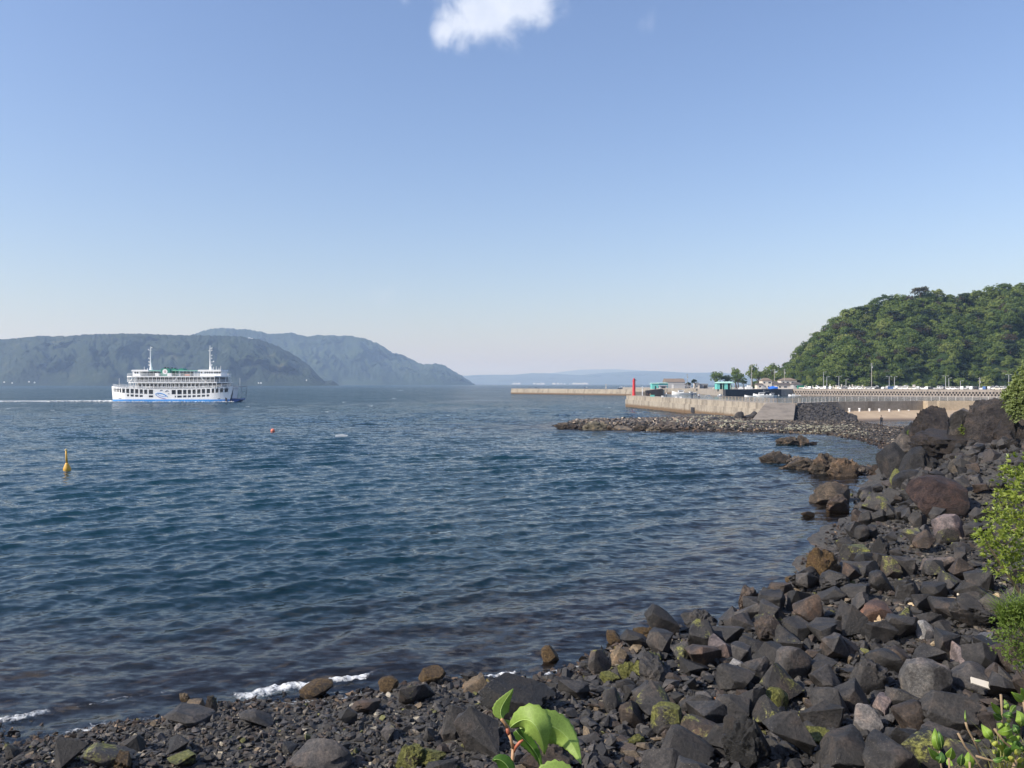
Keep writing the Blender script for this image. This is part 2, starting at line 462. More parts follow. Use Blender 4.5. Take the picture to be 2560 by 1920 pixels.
gl = n.new('ShaderNodeBsdfGlossy'); gl.inputs['Roughness'].default_value = .09; l.new(nrm, gl.inputs['Normal'])
fr = n.new('ShaderNodeFresnel'); fr.inputs['IOR'].default_value = 1.333; l.new(nrm, fr.inputs['Normal'])
da = n.new('ShaderNodeAttribute'); da.attribute_name = 'depth'
ext = mmath(n, l, 'SUBTRACT', 1.0, mmath(n, l, 'EXPONENT', mmath(n, l, 'MULTIPLY', da.outputs['Fac'], -.60)))
tr = n.new('ShaderNodeBsdfTransparent'); tr.inputs['Color'].default_value = (.80, .86, .86, 1)
df = n.new('ShaderNodeBsdfDiffuse')
deepc = ramp(n, l, nc_.outputs['Fac'], [(.3, (.004, .030, .046)), (.7, (.007, .042, .058))])
kelp = n.new('ShaderNodeMapRange'); kelp.inputs['From Min'].default_value = .95; kelp.inputs['From Max'].default_value = .25
nk = noise(n, l, geo.outputs['Position'], .5, 4, .6)
l.new(mmath(n, l, 'ADD', da.outputs['Fac'], mmath(n, l, 'MULTIPLY', mmath(n, l, 'SUBTRACT', nk.outputs['Fac'], .5), 1.3)), kelp.inputs['Value'])
nk2 = noise(n, l, geo.outputs['Position'], 6, 5, .7)
deepc = mixc(n, l, kelp.outputs[0], deepc, ramp(n, l, nk2.outputs['Fac'], [(.35, (.020, .013, .009)), (.65, (.055, .035, .021))]))
l.new(deepc, df.inputs['Color'])
ms = n.new('ShaderNodeMixShader'); l.new(ext, ms.inputs[0]); l.new(tr.outputs[0], ms.inputs[1]); l.new(df.outputs[0], ms.inputs[2])
ms2 = n.new('ShaderNodeMixShader'); l.new(fr.outputs[0], ms2.inputs[0]); l.new(ms.outputs[0], ms2.inputs[1]); l.new(gl.outputs[0], ms2.inputs[2])
l.new(ms2.outputs[0], o.inputs[0])
me = mesh_np('sea', V, quads[~dry_q], [m], True)
for nm, arr in (('depth', dep), ('calm', calm), ('far', sstep(25, 260, rr))):
    at = me.attributes.new(nm, 'FLOAT', 'POINT'); at.data.foreach_set('value', arr.astype(np.float32))
link('sea', me, kind='structure')
def sea_z(x, y): return 0.0

# ------------------------------------------------------------------ far hills
def far_hill(name, prof, Yb, depth, step_u, rows, seed, mat, amp):
    us = np.arange(prof[0][0], prof[-1][0] + 1, step_u)
    vs = np.interp(us, [p[0] for p in prof], [p[1] for p in prof])
    Yr = Yb + depth
    t = np.concatenate([np.linspace(0, 1, rows), np.linspace(1.06, 2, 14)])
    U, T = np.meshgrid(us, t)
    Hr = (960 - np.interp(U, us, vs)) / F * Yr + CAMZ
    front = np.minimum(T, 1)
    # spurs and gullies run down from the ridge
    g = fbm(U * .010 + .35 * T, T * 2.4, seed, 5, seed)
    ridge = 1 - np.abs(vnoise(U * .013 + T * .9 + .6 * g, T * 2.1, seed, seed + 3)) * 2
    Yw = Yb + depth * T + depth * .22 * (g + .5 * ridge) * np.sin(np.pi * np.clip(T / 1.0, 0, 1)) 
    shape = front ** .78
    z = -2 + (Hr + 2) * shape
    z = z + Hr * amp * .6 * fbm(U * .04, T * 4, seed + 2, 3, seed + 7) * np.sin(np.pi * front) ** .7
    cr = amp * .10 * np.max(Hr) * fbm(U * .22, T * 9, seed, 3, seed + 5) * np.clip(front * 3, 0, 1)
    z = z + cr
    back = T > 1
    z = np.where(back, (Hr + cr) * (1 - (T - 1) * .9), z)
    x = (U - 1280) / F * Yw; 
    idx = np.arange(U.size).reshape(U.shape)
    q = np.stack([idx[:-1, :-1], idx[:-1, 1:], idx[1:, 1:], idx[1:, :-1]], -1).reshape(-1, 4)
    me = mesh_np(name, np.stack([x.ravel(), Yw.ravel(), z.ravel()], 1), q, [mat], True)
    return link(name, me, kind='structure')
def forest_mat(name, s, cols, bump=20):
    m, n, l = new_mat(name)
    b = n.new('ShaderNodeBsdfPrincipled'); o = n.new('ShaderNodeOutputMaterial'); l.new(b.outputs[0], o.inputs[0])
    geo = n.new('ShaderNodeNewGeometry')
    a = noise(n, l, geo.outputs['Position'], s, 8, .62)
    v = n.new('ShaderNodeTexVoronoi'); v.inputs['Scale'].default_value = s * 6; l.new(geo.outputs['Position'], v.inputs['Vector'])
    c = ramp(n, l, a.outputs['Fac'], [(.36, cols[0]), (.5, cols[1]), (.62, cols[2]), (.7, cols[3])])
    l.new(c, b.inputs['Base Color']); b.inputs['Roughness'].default_value = .9; b.inputs['Specular IOR Level'].default_value = .1
    bp = n.new('ShaderNodeBump'); bp.inputs['Distance'].default_value = bump; bp.inputs['Strength'].default_value = 1
    l.new(mmath(n, l, 'ADD', a.outputs['Fac'], mmath(n, l, 'MULTIPLY', v.outputs['Distance'], -.5)), bp.inputs['Height']); l.new(bp.outputs[0], b.inputs['Normal'])
    return m
fm1 = forest_mat('distant_forest', .008, [(.014, .022, .016), (.020, .031, .018), (.032, .044, .024), (.07, .068, .045)], 6)
fm2 = forest_mat('far_forest', .002, [(.016, .028, .020), (.022, .037, .023), (.034, .052, .030), (.045, .058, .036)], 10)
HA = [(-700, 880), (-400, 862), (-200, 850), (0, 848), (40, 846), (90, 840), (140, 841), (240, 835), (340, 834), (400, 836), (450, 838), (520, 838), (600, 841), (650, 848), (700, 868), (740, 890), (775, 915), (796, 940), (812, 953), (830, 951), (842, 958), (848, 964)]
HB = [(380, 880), (470, 840), (500, 829), (530, 822), (560, 820), (610, 823), (640, 827), (678, 834), (727, 832), (767, 841), (802, 837), (883, 840), (909, 845), (952, 861), (978, 880), (1016, 891), (1051, 909), (1068, 911), (1091, 908), (1117, 916), (1135, 929), (1155, 939), (1175, 953), (1188, 962)]
HC = [(900, 940), (1150, 940), (1200, 937), (1280, 937), (1330, 933), (1370, 933), (1450, 938), (1510, 932), (1600, 928), (1650, 928), (1720, 932), (1800, 931), (1860, 938), (1950, 940), (2200, 934), (2600, 938), (3000, 950)]
HD = [(1100, 948), (1340, 938), (1400, 930), (1450, 924), (1540, 923), (1620, 927), (1720, 932), (1900, 940)]
far_hill('near_headland', HA, 3500, 700, 2.0, 70, 3, fm1, .10)
far_hill('second_headland', HB, 5600, 1400, 2.5, 60, 8, fm2, .12)
far_hill('far_coast_hills', HC, 15000, 2500, 6, 20, 13, fm2, .1)
far_hill('faint_far_mountains', HD, 24000, 2500, 8, 14, 17, fm2, .1)
# ------------------------------------------------------------------ rock materials
def rock_mat(name, algae=None, weed=False, relief=1.0, detail_scale=1.0, speck=True, patch=None):
    """volcanic rock; own colour of each stone comes from its object colour"""
    m, n, l = new_mat(name)
    b = n.new('ShaderNodeBsdfPrincipled'); o = n.new('ShaderNodeOutputMaterial'); l.new(b.outputs[0], o.inputs[0])
    geo = n.new('ShaderNodeNewGeometry'); oi = n.new('ShaderNodeObjectInfo')
    off = n.new('ShaderNodeVectorMath'); off.operation = 'ADD'
    l.new(geo.outputs['Position'], off.inputs[0])
    cmb = n.new('ShaderNodeCombineXYZ'); sh = mmath(n, l, 'MULTIPLY', oi.outputs['Random'], 50)
    l.new(sh, cmb.inputs[0]); l.new(sh, cmb.inputs[2]); l.new(cmb.outputs[0], off.inputs[1])
    pos = off.outputs[0]
    k = detail_scale
    a = noise(n, l, pos, 2.2 * k, 8, .65, .3)
    f = noise(n, l, pos, 17 * k, 8, .78)
    base = oi.outputs['Color']
    c = mixc(n, l, 1.0, base, ramp(n, l, a.outputs['Fac'], [(.34, (.42, .40, .39)), (.5, (1, 1, 1)), (.64, (1.7, 1.58, 1.46))]), 'MULTIPLY')
    c = mixc(n, l, 1.0, c, ramp(n, l, f.outputs['Fac'], [(.36, (.48, .48, .48)), (.5, (1, 1, 1)), (.66, (1.75, 1.68, 1.58))]), 'MULTIPLY')
    rust = noise(n, l, pos, 1.1 * k, 4, .6)
    c = mixc(n, l, mmath(n, l, 'MULTIPLY', mmath(n, l, 'SUBTRACT', rust.outputs['Fac'], .55, clamp=True), 1.6, clamp=True), c, mixc(n, l, 1.0, c, (1.9, 1.35, 1.0), 'MULTIPLY'))
    if speck:   # barnacles and bird droppings
        sp = noise(n, l, pos, 55 * k, 3, .6); big = noise(n, l, pos, 1.7 * k, 3, .5)
        fs = mmath(n, l, 'MULTIPLY', mmath(n, l, 'SUBTRACT', sp.outputs['Fac'], .63, clamp=True), 9, clamp=True)
        fs = mmath(n, l, 'MULTIPLY', fs, mmath(n, l, 'MULTIPLY', mmath(n, l, 'SUBTRACT', big.outputs['Fac'], .5, clamp=True), 7, clamp=True))
        c = mixc(n, l, fs, c, (.42, .38, .31))
    if algae:
        pn_ = noise(n, l, pos, 1.6 * k, 5, .6); fn = noise(n, l, pos, 17 * k, 5, .75)
        nz_ = n.new('ShaderNodeSeparateXYZ'); l.new(geo.outputs['True Normal'], nz_.inputs[0])
        t = mmath(n, l, 'ADD', pn_.outputs['Fac'], mmath(n, l, 'MULTIPLY', nz_.outputs['Z'], .08))
        t = mmath(n, l, 'ADD', t, mmath(n, l, 'MULTIPLY', mmath(n, l, 'SUBTRACT', fn.outputs['Fac'], .5), .5))
        fa_ = mmath(n, l, 'MULTIPLY', mmath(n, l, 'SUBTRACT', t, algae[0], clamp=True), 9, clamp=True)
        ac = ramp(n, l, fn.outputs['Fac'], [(.3, algae[1]), (.5, algae[2]), (.7, algae[3])])
        c = mixc(n, l, fa_, c, ac)
    if weed:
        ps = n.new('ShaderNodeSeparateXYZ'); l.new(geo.outputs['Position'], ps.inputs[0])
        wf = n.new('ShaderNodeMapRange'); wf.inputs['From Min'].default_value = .22; wf.inputs['From Max'].default_value = .02
        l.new(mmath(n, l, 'ADD', ps.outputs['Z'], mmath(n, l, 'MULTIPLY', mmath(n, l, 'SUBTRACT', a.outputs['Fac'], .5), .5)), wf.inputs['Value'])
        wc = ramp(n, l, f.outputs['Fac'], [(.35, (.020, .013, .008)), (.5, (.075, .045, .018)), (.66, (.18, .115, .045))])
        c = mixc(n, l, wf.outputs[0], c, wc)
    l.new(c, b.inputs['Base Color']); b.inputs['Specular IOR Level'].default_value = .42
    l.new(ramp(n, l, a.outputs['Fac'], [(.35, (.46,) * 3), (.6, (.74,) * 3)]), b.inputs['Roughness'])
    hsum = mmath(n, l, 'ADD', a.outputs['Fac'], mmath(n, l, 'MULTIPLY', f.outputs['Fac'], .8))
    bp = n.new('ShaderNodeBump'); bp.inputs['Strength'].default_value = min(1, .75 * relief); bp.inputs['Distance'].default_value = .11 / k * max(1, relief)
    l.new(hsum, bp.inputs['Height']); l.new(bp.outputs[0], b.inputs['Normal'])
    return m
GREENS = ((.03, .034, .010), (.14, .145, .03), (.36, .35, .12))
M_rock = rock_mat('basalt', relief=.8)
M_shore = rock_mat('basalt_wet_weedy', weed=True, relief=1.0)
M_algae = rock_mat('basalt_with_algae', algae=(.50, *GREENS), relief=1.2)
M_algae_full = rock_mat('algae_covered_rock', algae=(.36, *GREENS), relief=1.5)
M_moss_tuft = rock_mat('basalt_algae_spots', algae=(.60, *GREENS), relief=.9)
M_weed = rock_mat('brown_weed_rock', algae=(.38, (.03, .017, .007), (.10, .06, .022), (.25, .165, .07)), relief=1.5, speck=False)
M_out = rock_mat('lava_outcrop', relief=2.0, detail_scale=.45, speck=False)
M_red = rock_mat('reddish_lava', relief=2.2, detail_scale=.8)
M_reef = rock_mat('reef_rock', relief=2.0, detail_scale=.55, speck=True)

# ------------------------------------------------------------------ boulder shapes
def hull_rock(seed, npts=15, chips=.035, sub=2, pw=1.0):
    r = random.Random(seed)
    bm = bmesh.new()
    k = 0
    while k < npts:
        v = Vector((r.gauss(0, 1), r.gauss(0, 1), r.gauss(0, 1))).normalized()
        v = Vector([math.copysign(abs(c) ** pw, c) for c in v])
        v *= r.uniform(.82, 1.08)
        bm.verts.new(v); k += 1
    bmesh.ops.convex_hull(bm, input=bm.verts)
    for v in [v for v in bm.verts if not v.link_faces]: bm.verts.remove(v)
    bmesh.ops.dissolve_limit(bm, angle_limit=math.radians(13), verts=bm.verts, edges=bm.edges)
    bmesh.ops.bevel(bm, geom=bm.edges[:], offset=.022, segments=1, affect='EDGES', profile=.5)
    bmesh.ops.triangulate(bm, faces=bm.faces)
    for _ in range(sub):
        bmesh.ops.subdivide_edges(bm, edges=[e for e in bm.edges if e.calc_length() > .22], cuts=1, use_grid_fill=True)
        bmesh.ops.triangulate(bm, faces=bm.faces)
    co = np.array([v.co[:] for v in bm.verts])
    s = seed * 7.3
    d = chips * fbm(co[:, 0] * 2.1 + s, co[:, 1] * 2.1, co[:, 2] * 2.1, 3, seed) 
    # notches: broken-off chunks
    nt = vnoise(co[:, 0] * 1.3 + s, co[:, 1] * 1.3, co[:, 2] * 1.3, seed + 9)
    d = d - .16 * np.clip(nt - .15, 0, .35) * 2
    for v, q, c in zip(bm.verts, d, co): v.co = Vector(c * (1 + q))
    me = bpy.data.meshes.new('boulder_shape'); bm.to_mesh(me); bm.free()
    me.polygons.foreach_set('use_smooth', [True] * len(me.polygons))
    me.set_sharp_from_angle(angle=math.radians(13))
    return me
def lump_rock(seed, sub=4, amp=.22, f=1.3, octs=5, flat=0, rough=.55, ridged=0.0):
    bm = bmesh.new(); bmesh.ops.create_icosphere(bm, subdivisions=sub, radius=1)
    co = np.array([v.co[:] for v in bm.verts]); s = seed * 5.1
    d = amp * fbm(co[:, 0] * f + s, co[:, 1] * f, co[:, 2] * f, octs, seed, rough)
    if ridged:
        d += ridged * (1 - 2 * np.abs(vnoise(co[:, 0] * f * 1.7 + s, co[:, 1] * f * 1.7, co[:, 2] * f * 1.7, seed + 4)))
        d += ridged * .5 * (1 - 2 * np.abs(vnoise(co[:, 0] * f * 4 + s, co[:, 1] * f * 4, co[:, 2] * f * 4, seed + 5)))
    # a few planar cuts give broken faces
    r = random.Random(seed); co2 = co * (1 + d)[:, None]
    for k in range(flat):
        nv = np.array(Vector((r.gauss(0, 1), r.gauss(0, 1), r.gauss(0, .8))).normalized()[:]); h = r.uniform(.52, .85)
        q = co2 @ nv - h
        co2 = co2 - np.outer(np.clip(q, 0, None) * .92, nv)
    for v, c in zip(bm.verts, co2): v.co = Vector(c)
    me = bpy.data.meshes.new('boulder_shape'); bm.to_mesh(me); bm.free()
    me.polygons.foreach_set('use_smooth', [True] * len(me.polygons))
    me.set_sharp_from_angle(angle=math.radians(40 if sub > 4 else 32))
    return me
HULLS = [hull_rock(s, n, .05, 2, p) for s, n, p in [(1 + i, (10, 12, 9, 14, 11, 13, 10)[i % 7], (1, .7, .85, .6, 1, .75)[i % 6]) for i in range(26)]]
LUMPS = [lump_rock(s, 4, .14, 1.4, 5, 18) for s in (21, 22, 23, 24, 25)]
ROUGHS = [lump_rock(s, 5, .26, 1.6, 6, 9, .66, .06) for s in (31, 32, 33, 34)]
ROUND = [lump_rock(s, 4, .13, 1.3, 5, 7) for s in (41, 42, 43)]
SHAPES = {'h': HULLS, 'l': LUMPS, 'r': ROUGHS, 'o': ROUND}
for lst in SHAPES.values():
    for me in lst: me.materials.append(M_rock)
DK = (.027, .026, .026); GR = (.056, .052, .050); LG = (.16, .15, .145); BR = (.056, .043, .035); TN = (.15, .115, .075); RD = (.13, .062, .048); PU = (.14, .115, .115)
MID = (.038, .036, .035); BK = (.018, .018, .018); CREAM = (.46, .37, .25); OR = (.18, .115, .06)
placed = []    # x, y, radius
def put_rock(p, w, d, h, shape, k, mat, color, label=None, group=None, sink=.22, rot=None, name='boulder', rr=None):
    R = random.Random(int(abs(p.x) * 1000 + p.y * 77) + k)
    me = SHAPES[shape][k % len(SHAPES[shape])]
    o = bpy.data.objects.new(name, me); COL.objects.link(o)
    zr = rot if rot is not None else R.uniform(0, 2 * PI)
    tl = R.uniform(-.5, .5)
    # scale in world axes about its own spin
    o.matrix_world = Matrix.Translation((p.x, p.y, p.z + h * .5 * (1 - 2 * sink) )) @ Matrix.Rotation(0, 4, 'Z') @ Matrix.Diagonal((w / 2 * 1.05, d / 2 * 1.05, h / 2 * 1.08, 1))
    # random orientation first, then the world-axis scale: bake into mesh-independent matrix via shear-free approximation
    o.rotation_euler = (tl, R.uniform(-.4, .4), zr)
    c, s = abs(math.cos(zr)), abs(math.sin(zr))
    o.scale = ((w * c + d * s) / 2 / max(c + s, 1) * 1.14, (w * s + d * c) / 2 / max(c + s, 1) * 1.14, h / 2 * 1.06)
    o.location = (p.x, p.y, p.z + h * .5 * (1 - 2 * sink))
    if mat is not M_rock:
        o.material_slots[0].link = 'OBJECT'; o.material_slots[0].material = mat
    j = R.uniform(.82, 1.18)
    o.color = (*[min(1, c * j) for c in color], 1)
    if label: o['label'] = label; o['category'] = 'rock'
    if group: o['group'] = group
    placed.append((p.x, p.y, rr or max(w, d) / 2))
    return o
def rock_px(u0, u1, v0, v1, shape, k, mat, color, label, depth=1.0, sink=.2, hk=1.0, group=None):
    """boulder whose outline in the photograph spans u0..u1, v0..v1"""
    p = ground((u0 + u1) / 2, v1)
    w = (u1 - u0) / F * p.y
    tot = (v1 - v0) / F * p.y
    ang = math.atan2(CAMZ - p.z, p.y)
    d = min(w, tot / max(math.sin(ang), .3)) * .8 * depth
    h = max((tot - d * math.sin(ang) * .45) / math.cos(ang), .25 * w) * hk
    q = Vector((p.x, p.y + d * .42, p.z))
    q.x *= q.y / p.y
    return put_rock(q, w * 1.05, d, h / (1 - sink * .6), shape, k, mat, color, label, group, sink)
A, AF, AS, WD, SH, R0 = M_algae, M_algae_full, M_moss_tuft, M_weed, M_shore, M_rock
NAMED = [
 (0, 62, 1845, 1925, 'h', 0, AS, DK, 'upright dark boulder with a yellow-green tuft at its foot, in the bottom left corner'),
 (110, 215, 1848, 1935, 'h', 2, R0, MID, 'grey wedge-shaped boulder next to the upright boulder in the bottom left corner'),
 (216, 322, 1862, 1930, 'r', 0, AS, GR, 'lumpy grey boulder with pale spots left of the orange-brown stone'),
 (280, 335, 1884, 1932, 'r', 1, WD, OR, 'orange-brown stone at the bottom edge, left of centre'),
 (298, 368, 1838, 1888, 'h', 4, R0, MID, 'small dark boulder behind the lumpy grey boulder at bottom left'),
 (418, 540, 1768, 1822, 'h', 5, R0, GR, 'wide dark slab under the leaning tan wedge rock by the waterline'),
 (462, 516, 1742, 1790, 'h', 6, SH, TN, 'sunlit tan wedge rock on top of the dark slab by the waterline'),
 (514, 546, 1744, 1785, 'r', 2, A, BR, 'knobbly olive rock tucked right of the tan wedge rock by the waterline'),
 (450, 474, 1736, 1760, 'r', 3, SH, TN, 'small pale brown rock left of the tan wedge rock by the waterline'),
 (434, 464, 1808, 1832, 'o', 0, R0, LG, 'pale grey oval stone lying in front of the dark slab'),
 (392, 468, 1832, 1890, 'h', 7, R0, DK, 'dark boulder in the rubble throwing a long black shadow, bottom left'),
 (410, 496, 1880, 1930, 'h', 8, A, MID, 'grey boulder with a pale yellow patch at the bottom edge, left part'),
 (600, 684, 1778, 1822, 'o', 1, R0, GR, 'smooth rounded grey boulder in the gravel just above the water'),
 (748, 830, 1708, 1752, 'o', 2, WD, BR, 'wet brown rounded rock standing in the white foam'),
 (704, 752, 1846, 1886, 'h', 9, R0, DK, 'dark pointed boulder left of the big dusty boulder at the bottom'),
 (730, 868, 1845, 1935, 'l', 0, R0, GR, 'big dark boulder with a dusty pale patch at the bottom edge'),
 (846, 892, 1764, 1816, 'h', 10, R0, DK, 'dark blocky boulder in the rubble behind the big dusty boulder'),
 (882, 944, 1746, 1790, 'r', 0, SH, BR, 'brown boulder with a cream face near the waterline'),
 (945, 1002, 1694, 1732, 'o', 0, WD, TN, 'tan wet rock at the water edge right of the breaking foam'),
 (1048, 1114, 1664, 1712, 'o', 1, WD, TN, 'golden seaweed-covered rock standing in the shallow water'),
 (990, 1086, 1706, 1766, 'h', 11, AS, GR, 'faceted dark boulder with a tan crusted top behind the shingle'),
 (1150, 1196, 1674, 1708, 'h', 12, SH, DK, 'small black angular rock in the water edge near the sprout'),
 (1164, 1230, 1690, 1738, 'r', 1, SH, TN, 'barnacle-crusted tan boulder at the water edge behind the leafy sprout'),
 (944, 1000, 1812, 1856, 'h', 13, AS, GR, 'grey pyramid-shaped boulder in the middle of the rubble'),
 (1050, 1094, 1815, 1862, 'h', 0, R0, MID, 'dark grey block right of the grey pyramid-shaped boulder'),
 (990, 1058, 1872, 1930, 'r', 2, AF, BR, 'round rock covered with yellow-green algae at the bottom edge'),
 (1052, 1110, 1878, 1915, 'r', 3, AF, BR, 'smaller algae rock beside the round yellow-green one at the bottom'),
 (1136, 1252, 1752, 1905, 'h', 7, R0, MID, 'tallest smooth dark grey boulder behind the red stem of the sprout'),
 (1110, 1160, 1760, 1850, 'h', 3, R0, MID, 'dark grey slab leaning left against the tallest smooth boulder'),
 (1200, 1365, 1684, 1808, 'r', 0, R0, BK, 'big rough black lava boulder behind the leaf tip of the sprout'),
 (1060, 1150, 1896, 1950, 'h', 5, R0, MID, 'flat dark slab cut by the bottom edge left of the sprout'),
 (1388, 1474, 1692, 1752, 'h', 2, R0, MID, 'faceted dark boulder above the curved leaf of the sprout'),
 (1340, 1392, 1712, 1756, 'h', 8, R0, GR, 'small grey slab with a black shadow beside the rough black boulder'),
 (1464, 1528, 1612, 1690, 'h', 12, AS, GR, 'upright boxy grey boulder with a pale rim by the water'),
 (1524, 1576, 1618, 1660, 'r', 1, SH, TN, 'round brown and cream stone beside the upright boxy boulder'),
 (1584, 1662, 1644, 1706, 'r', 2, AF, BR, 'widest bright yellow-green algae-covered boulder near the water'),
 (1550, 1592, 1660, 1706, 'r', 3, AF, BR, 'narrow algae-covered rock left of the widest yellow-green boulder'),
 (1500, 1542, 1676, 1716, 'r', 0, AF, BR, 'low patchy green rock in front of the boxy grey boulder'),
 (1670, 1736, 1602, 1670, 'h', 4, AS, GR, 'stepped grey boulder with sharp edges at the waterline'),
 (1700, 1770, 1644, 1698, 'h', 1, R0, DK, 'dark faceted boulder left of the wide flat-topped block'),
 (1754, 1834, 1582, 1660, 'h', 6, R0, PU, 'pyramid boulder with a reddish crusted left face'),
 (1766, 1840, 1648, 1694, 'h', 9, R0, DK, 'wide flat-topped dark block with a deep shadow beneath'),
 (1818, 1866, 1644, 1686, 'h', 10, R0, (.24, .235, .23), 'small light grey flat-faced boulder'),
 (1852, 1925, 1636, 1714, 'h', 11, R0, MID, 'large smooth grey boulder right of the light grey flat-faced one'),
 (1500, 1556, 1706, 1790, 'l', 1, AS, MID, 'upright oval boulder with brown crust on its lower half'),
 (1538, 1600, 1700, 1738, 'h', 12, R0, DK, 'dark facet-topped boulder between the oval one and the algae boulder'),
 (1574, 1662, 1714, 1776, 'h', 13, R0, MID, 'broad dark boulder with a jagged right side in the middle ground'),
 (1536, 1620, 1748, 1828, 'l', 2, M_moss_tuft, BR, 'rounded boulder with a crusty brown middle'),
 (1622, 1716, 1762, 1846, 'l', 3, A, GR, 'boulder with a vertical yellow-green stripe'),
 (1696, 1784, 1732, 1798, 'h', 0, R0, MID, 'many-faceted dark boulder with a clean grey top'),
 (1768, 1796, 1736, 1752, 'h', 3, R0, (.42, .22, .11), 'small orange stone in the rubble'),
 (1676, 1802, 1792, 1862, 'l', 4, M_moss_tuft, BR, 'long rounded brownish slab behind the huge bottom boulder'),
 (1630, 1774, 1820, 1935, 'l', 0, R0, DK, 'huge dark boulder with a lit left face at the bottom centre right'),
 (1822, 1930, 1718, 1815, 'r', 1, R0, DK, 'craggy dark boulder beside the slab with the bright yellow-green face'),
 (1812, 1925, 1805, 1935, 'r', 3, R0, BK, 'rough black boulder at the bottom edge right of the huge one'),
 (1914, 1970, 1702, 1792, 'l', 1, AF, BR, 'slab with a bright yellow-green face beside the craggy mass'),
 (1566, 1618, 1842, 1880, 'r', 2, AF, BR, 'small round algae stone in the rubble at the bottom'),
 (1308, 1426, 1862, 1935, 'r', 3, AS, BR, 'rough brown boulder under the hanging leaf at the bottom'),
 (1994, 2066, 1816, 1886, 'r', 0, AF, DK, 'boulder with a yellow-green mossy left side in the lower right'),
 (2022, 2204, 1826, 1945, 'l', 2, R0, DK, 'long massive dark boulder at the bottom edge, lower right'),
 (2148, 2234, 1868, 1940, 'h', 6, R0, GR, 'pyramid-like grey-brown boulder cut by the bottom edge'),
 (2128, 2204, 1764, 1846, 'o', 1, R0, LG, 'pale purplish-grey boulder with a smooth face'),
 (2176, 2238, 1730, 1796, 'h', 13, R0, PU, 'pinkish grey boulder just above the pale purplish one'),
 (2234, 2380, 1654, 1766, 'l', 3, R0, (.13, .125, .12), 'biggest slab with a pale sheen on its right shoulder'),
 (2002, 2130, 1716, 1812, 'h', 4, R0, MID, 'wide dark grey boulder mass left of the pinkish grey one'),
 (2030, 2098, 1660, 1744, 'h', 1, R0, GR, 'upright grey boulder above the wide dark mass'),
 (2100, 2210, 1668, 1724, 'r', 1, R0, MID, 'rough boulder with a black pocket left of the biggest slab'),
 (2038, 2146, 1572, 1656, 'l', 4, R0, BR, 'boulder with a sandy brown top and black shadow at its right'),
 (2156, 2240, 1500, 1562, 'l', 0, R0, (.085, .052, .038), 'reddish brown boulder beside the cream sand'),
 (2292, 2332, 1554, 1604, 'o', 2, R0, (.27, .265, .26), 'small smooth pale grey oval boulder'),
 (2210, 2276, 1618, 1672, 'o', 0, R0, BR, 'oval brown boulder on the dark shingle'),
 (2178, 2208, 1610, 1642, 'o', 1, R0, DK, 'round dark cobble left of the oval brown boulder'),
 (2428, 2500, 1568, 1654, 'h', 10, R0, (.10, .105, .115), 'bluish grey boulder behind the blue scrap'),
 (2370, 2440, 1600, 1680, 'h', 2, R0, PU, 'purplish boulder left of the bluish grey one'),
 (2370, 2480, 1650, 1734, 'l', 1, R0, GR, 'long dark boulder with pale scratches right of the biggest slab'),
 (2440, 2530, 1655, 1740, 'l', 4, R0, BR, 'rusty brown boulder below the blue scrap'),
 (2500, 2575, 1640, 1760, 'h', 9, R0, MID, 'dark boulder at the right edge under the shrub'),
 (2236, 2320, 1744, 1840, 'l', 0, R0, BR, 'brown rough-skinned boulder below the biggest slab'),
 (2206, 2300, 1800, 1910, 'h', 11, R0, MID, 'grey boulder with a sharp ridge at the bottom, lower right'),
 (2300, 2400, 1800, 1900, 'h', 8, R0, GR, 'flat-faced grey boulder behind the glossy leaves'),
 (2330, 2420, 1750, 1810, 'h', 12, R0, MID, 'dark flat boulder left of the white board'),
 (2400, 2490, 1765, 1850, 'h', 5, R0, BR, 'rusty streaked boulder below the white board'),
 (2028, 2130, 1208, 1262, 'r', 2, M_reef, (.12, .095, .07), 'long tan wet rock sticking out into the water'),
 (2066, 2122, 1236, 1284, 'r', 2, SH, BR, 'brown ribbed rock in front of the long tan wet rock'),
 (2146, 2174, 1254, 1282, 'o', 1, R0, GR, 'small round grey stone with a lit left half at the water'),
 (2264, 2420, 1188, 1296, 'o', 2, M_red, (.062, .040, .034), 'big reddish lava boulder below the cave'),
 (2328, 2424, 1284, 1352, 'l', 3, M_rock, PU, 'purple-grey flat boulder below the reddish one'),
 (2012, 2092, 1378, 1462, 'r', 3, WD, (.12, .07, .035), 'bushy brown seaweed mound at the water edge'),
 (1962, 1998, 1438, 1468, 'o', 0, WD, TN, 'low brown rock awash left of the seaweed mound'),
 (2004, 2036, 1280, 1293, 'o', 2, SH, BR, 'low dark brown rock alone in the water'),
 (2150, 2232, 1228, 1300, 'h', 4, AS, GR, 'grey block below the algae streak of the outcrop'),
 (2300, 2378, 1384, 1440, 'h', 11, R0, (.12, .10, .088), 'flat-faced brown-lit boulder below the purple flat one'),
 (2176, 2242, 1380, 1432, 'h', 7, R0, MID, 'smooth dark trapezoid boulder in the middle of the shore slope'),
 (2096, 2190, 1350, 1410, 'h', 2, A, MID, 'dark boulder with a yellow algae patch on its right shoulder'),
 (2410, 2490, 1420, 1490, 'h', 3, R0, MID, 'large dark leaning slab at the right of the shore slope'),
 (1505, 1560, 1578, 1612, 'o', 0, WD, OR, 'leftmost golden seaweed rock of the cluster at the water edge'),
 (1585, 1645, 1572, 1612, 'r', 2, WD, TN, 'brown-gold seaweed rock at the right of the water-edge cluster'),
 (1350, 1400, 1618, 1655, 'o', 1, WD, OR, 'golden brown rock in the shallows right above the sprout'),
 (1710, 1746, 1540, 1560, 'o', 1, WD, OR, 'low orange seaweed rock in the water near the stepped boulder'),
 (1848, 1912, 1485, 1512, 'r', 1, WD, BR, 'brown weedy rock at the water edge below the seaweed mound'),
]
